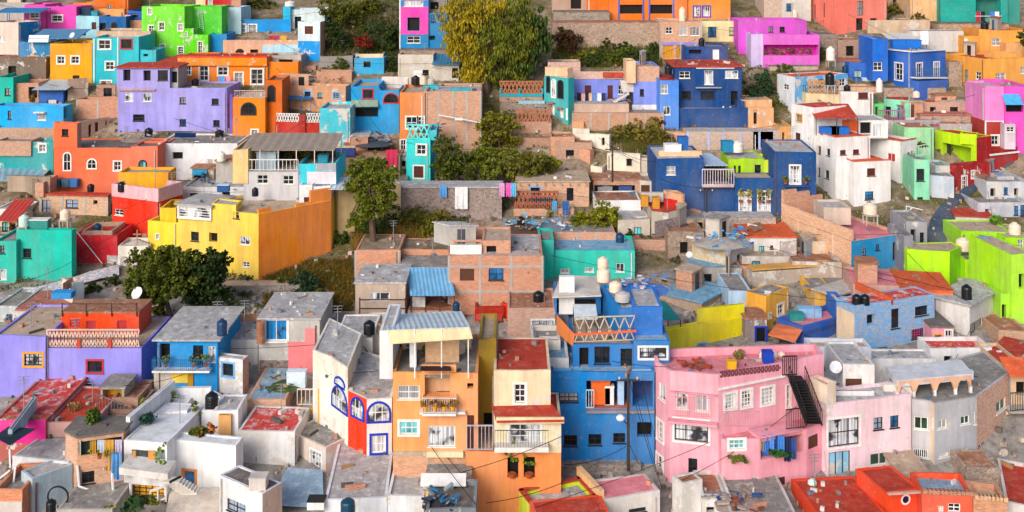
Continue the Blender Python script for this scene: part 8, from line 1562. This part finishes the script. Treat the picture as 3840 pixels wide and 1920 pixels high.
# scrub over the open slopes, rubble and weeds over the bare ground
def cover(name, areas, n, m, size, seed, rise=.5):
    rng = random.Random(seed); mb = MB()
    for (a0, b0, a1, b1), wgt in areas:
        for _ in range(int(n * wgt)):
            p = gpt(rng.uniform(a0, a1), rng.uniform(b0, b1)); s = rng.uniform(.4, 1.1)
            leaves(mb, p + Vector((0, 0, rise * s * .6)), (s, s, rise * s), 16, size, rng)
    o = mb.build(name, [m], None, origin=tuple(gpt(512, 256))); o['kind'] = 'stuff'
cover('hillside_scrub', [((322, 0, 402, 72), 1), ((590, 34, 662, 62), .5), ((610, 128, 660, 146), .2), ((352, 222, 470, 250), .45), ((740, 60, 785, 110), .22), ((868, 0, 900, 26), .15), ((150, 266, 250, 302), .5), ((505, 85, 545, 130), .2)], 330, 'lf:#2f4218,#5f6a1e', .24, 61)
cover('weeds', [((0, 40, 1024, 130), .3), ((480, 100, 700, 180), .35), ((240, 262, 360, 330), .5), ((600, 230, 860, 300), .3), ((0, 256, 240, 300), .25)], 300, 'lf:#4a5420,#85803a', .2, 62, .3)
rg = random.Random(63); mb = MB()
for _ in range(5200):
    p = gpt(rg.uniform(0, 1024), rg.uniform(20, 512)); a = rg.random() * 6.28; l = rg.choice((.15, .2, .3, .45)); mb.obox(p - Vector((0, 0, .12)), Vector((math.cos(a), math.sin(a), .1)) * l, Vector((-math.sin(a), math.cos(a), .1)) * l * .7, Vector((0, 0, l * .6 + .1)), rg.randrange(4))
o = mb.build('ground_rubble', ['si:#9a8c7c', 'si:#6f6258', 'si:#c4b8aa', 'br:#a8704f'], None, origin=tuple(gpt(512, 256))); o['kind'] = 'stuff'
# overhead cables between neighbouring houses
hs = {}
for b, roofed, nm, root in BLKS:
    if nm == 'wall' and roofed and root['category'] == 'house' and root.name not in hs: hs[root.name] = b
hl = sorted(hs.values(), key=lambda b: b.Y); rc = random.Random(17); used = 0
short = lambda b: ' '.join(b.root['label'].split()[:5])
for i in range(0, len(hl) - 3, 4):
    A = hl[i]; c = [b for b in hl[i + 1:i + 40] if 9 < (b.fp[1] - A.fp[1]).length < 26]
    if not c: continue
    B = rc.choice(c); p = Vector((A.fp[1].x, A.fp[1].y - .1, A.zt + .3)); q = Vector((B.fp[0].x, B.fp[0].y - .1, B.zt - .4)); l = 'thin cable from %s to %s' % (short(A).rstrip(','), short(B).rstrip(','))
    if l not in LABELS: cord(l, [p, q], .022, sag=.5); used += 1

# ---- aerials, down pipes, and loose litter on the roofs
done_rooms = set(); ra = random.Random(99); lit = MB(); nb = 0
for b, roofed, nm, root in BLKS:
    cat = root.get('category', '')
    if cat not in ('house', 'chapel'): continue
    if roofed and len(b.poly) >= 4:
        P = [Vector((p.x, p.y)) for p in inset(b.poly, .45)]; A = abs(sum(P[i].x * P[(i + 1) % len(P)].y - P[(i + 1) % len(P)].x * P[i].y for i in range(len(P)))) / 2
        def rp():
            k = ra.randrange(1, len(P) - 1); s, t = ra.random(), ra.random()
            if s + t > 1: s, t = 1 - s, 1 - t
            q = P[0] + (P[k] - P[0]) * s + (P[k + 1] - P[0]) * t; return Vector((q.x, q.y, b.rz))
        for _ in range(int(min(A, 60) * (.6 if b.Y < 105 else .32) * ra.random() ** 1.1)):
            q = rp(); a = ra.random() * 6.28; l = ra.choice((.2, .25, .3, .45, .6, 1.3)) * ra.uniform(.6, 1.2); w = min(l, .3) * ra.uniform(.4, 1); x = Vector((math.cos(a), math.sin(a), 0)); y = Vector((-math.sin(a), math.cos(a), 0))
            lit.obox(q, x * l, y * w, Vector((0, 0, ra.choice((.05, .1, .2, .3)))), ra.randrange(7)); nb += 1
        if nm == 'wall' and A > 12 and ra.random() < .42:
            q = rp(); mb = MB(); hh = ra.uniform(1.6, 3.2); mb.bar(q, q + Vector((0, 0, hh)), .06)
            for z in (.0, .25, .5): mb.bar(q + Vector((-.45 + z * .3, 0, hh - z)), q + Vector((.45 - z * .3, .1, hh - z)), .04)
            mb.bar(q + Vector((0, -.05, hh)), q + Vector((0, .05, hh - .55)), .05); mb.build('aerial', ['si:#8a8a8c'], root)
    if nm == 'wall' and ra.random() < .5:
        i = ra.randrange(len(b.fp) - 1); p, q = b.fp[i], b.fp[i + 1]; L = (q - p).length
        if L > 3 and b.zt - b.zb > 4:
            d = (q - p) / L; n = Vector((d.y, -d.x, 0)); t = ra.choice((.25, L - .35)); o = Vector((p.x + d.x * t, p.y + d.y * t, 0)) + n * .07
            mb = MB(); mb.bar(o + Vector((0, 0, b.zb + .2)), o + Vector((0, 0, b.zt - ra.uniform(.1, .6))), ra.choice((.07, .09, .11))); mb.build('down_pipe', [ra.choice(('white', 'si:#8f8c88', 'si:#b9b2a8', 'si:#6a4a3a'))], root)
rr = random.Random(41); made = 0
for b, roofed, nm, root in list(BLKS):
    lab = root.get('label', '')
    if not roofed or nm != 'wall' or root.get('category') != 'house' or b.Y < 98 or len(b.fp) != 3 or b.root['label'] in done_rooms: continue
    if not any(k in lab.split()[:4] for k in ('brick', 'grey', 'stained', 'brown', 'tan', 'pale', 'peach', 'low', 'cream')) or 'strewn' in lab or rr.random() < .35: continue
    q = inset(b.poly, .5); f0, f1, r1, r0 = (q[1], q[2], q[2] + (q[0] - q[1]), q[0]) if (q[2] - q[1]).length >= (q[1] - q[0]).length else (q[0], q[1], q[3] if len(q) > 3 else q[2], q[3])
    e = f1 - f0; L = e.length; bk = (q[3] - f1) if (q[2] - q[1]).length < (q[1] - q[0]).length else (q[0] - f0)
    if L < 4.5 or bk.length < 3.4: continue
    w = min(rr.uniform(2.0, 3.2), L * .45); t = rr.uniform(.05, .95 - w / L); o = f0 + e * t + bk * .45; ed = e.normalized(); bd = bk.normalized(); dd = min(2.2, bk.length * .5); hh = rr.uniform(1.7, 2.3)
    mb = MB(); O = Vector((o.x, o.y, b.rz)); mb.obox(O, (ed.x * w, ed.y * w, 0), (bd.x * dd, bd.y * dd, 0), (0, 0, hh)); mb.build('roof_room', [rr.choice(('br', 'conc', 'br:#c98a68', 'pe:#c9bfb4', 'pe:#d8c4ae', 'pe:#9fb4c0'))], root)
    mb = MB(); mb.obox(O + Vector((-ed.x * .15 - bd.x * .2, -ed.y * .15 - bd.y * .2, hh + .002)), (ed.x * (w + .3), ed.y * (w + .3), 0), (bd.x * (dd + .3), bd.y * (dd + .3), 0), (0, 0, .12)); mb.build('roof_slab', ['rf:' + rr.choice(('grey', 'tan', 'rust', 'white'))], root)
    mb = MB(); p = O + Vector((ed.x * w * .3, ed.y * w * .3, 0)) - Vector((bd.x, bd.y, 0)) * .04; mb.obox(p, (ed.x * .8, ed.y * .8, 0), (bd.x * .06, bd.y * .06, 0), (0, 0, hh - .3)); mb.build('door', [rr.choice((WM['void'], WM['door'], WM['brownp'], 'si:#2f6a9a'))], root)
    done_rooms.add(lab); made += 1
o = lit.build('roof_litter', ['si:#8a8078', 'si:#b9b0a4', 'br:#b8704c', 'si:#5a5450', 'si:#d8d4ce', 'si:#6a7f92', 'si:#a8845c'], None); o['kind'] = 'stuff'
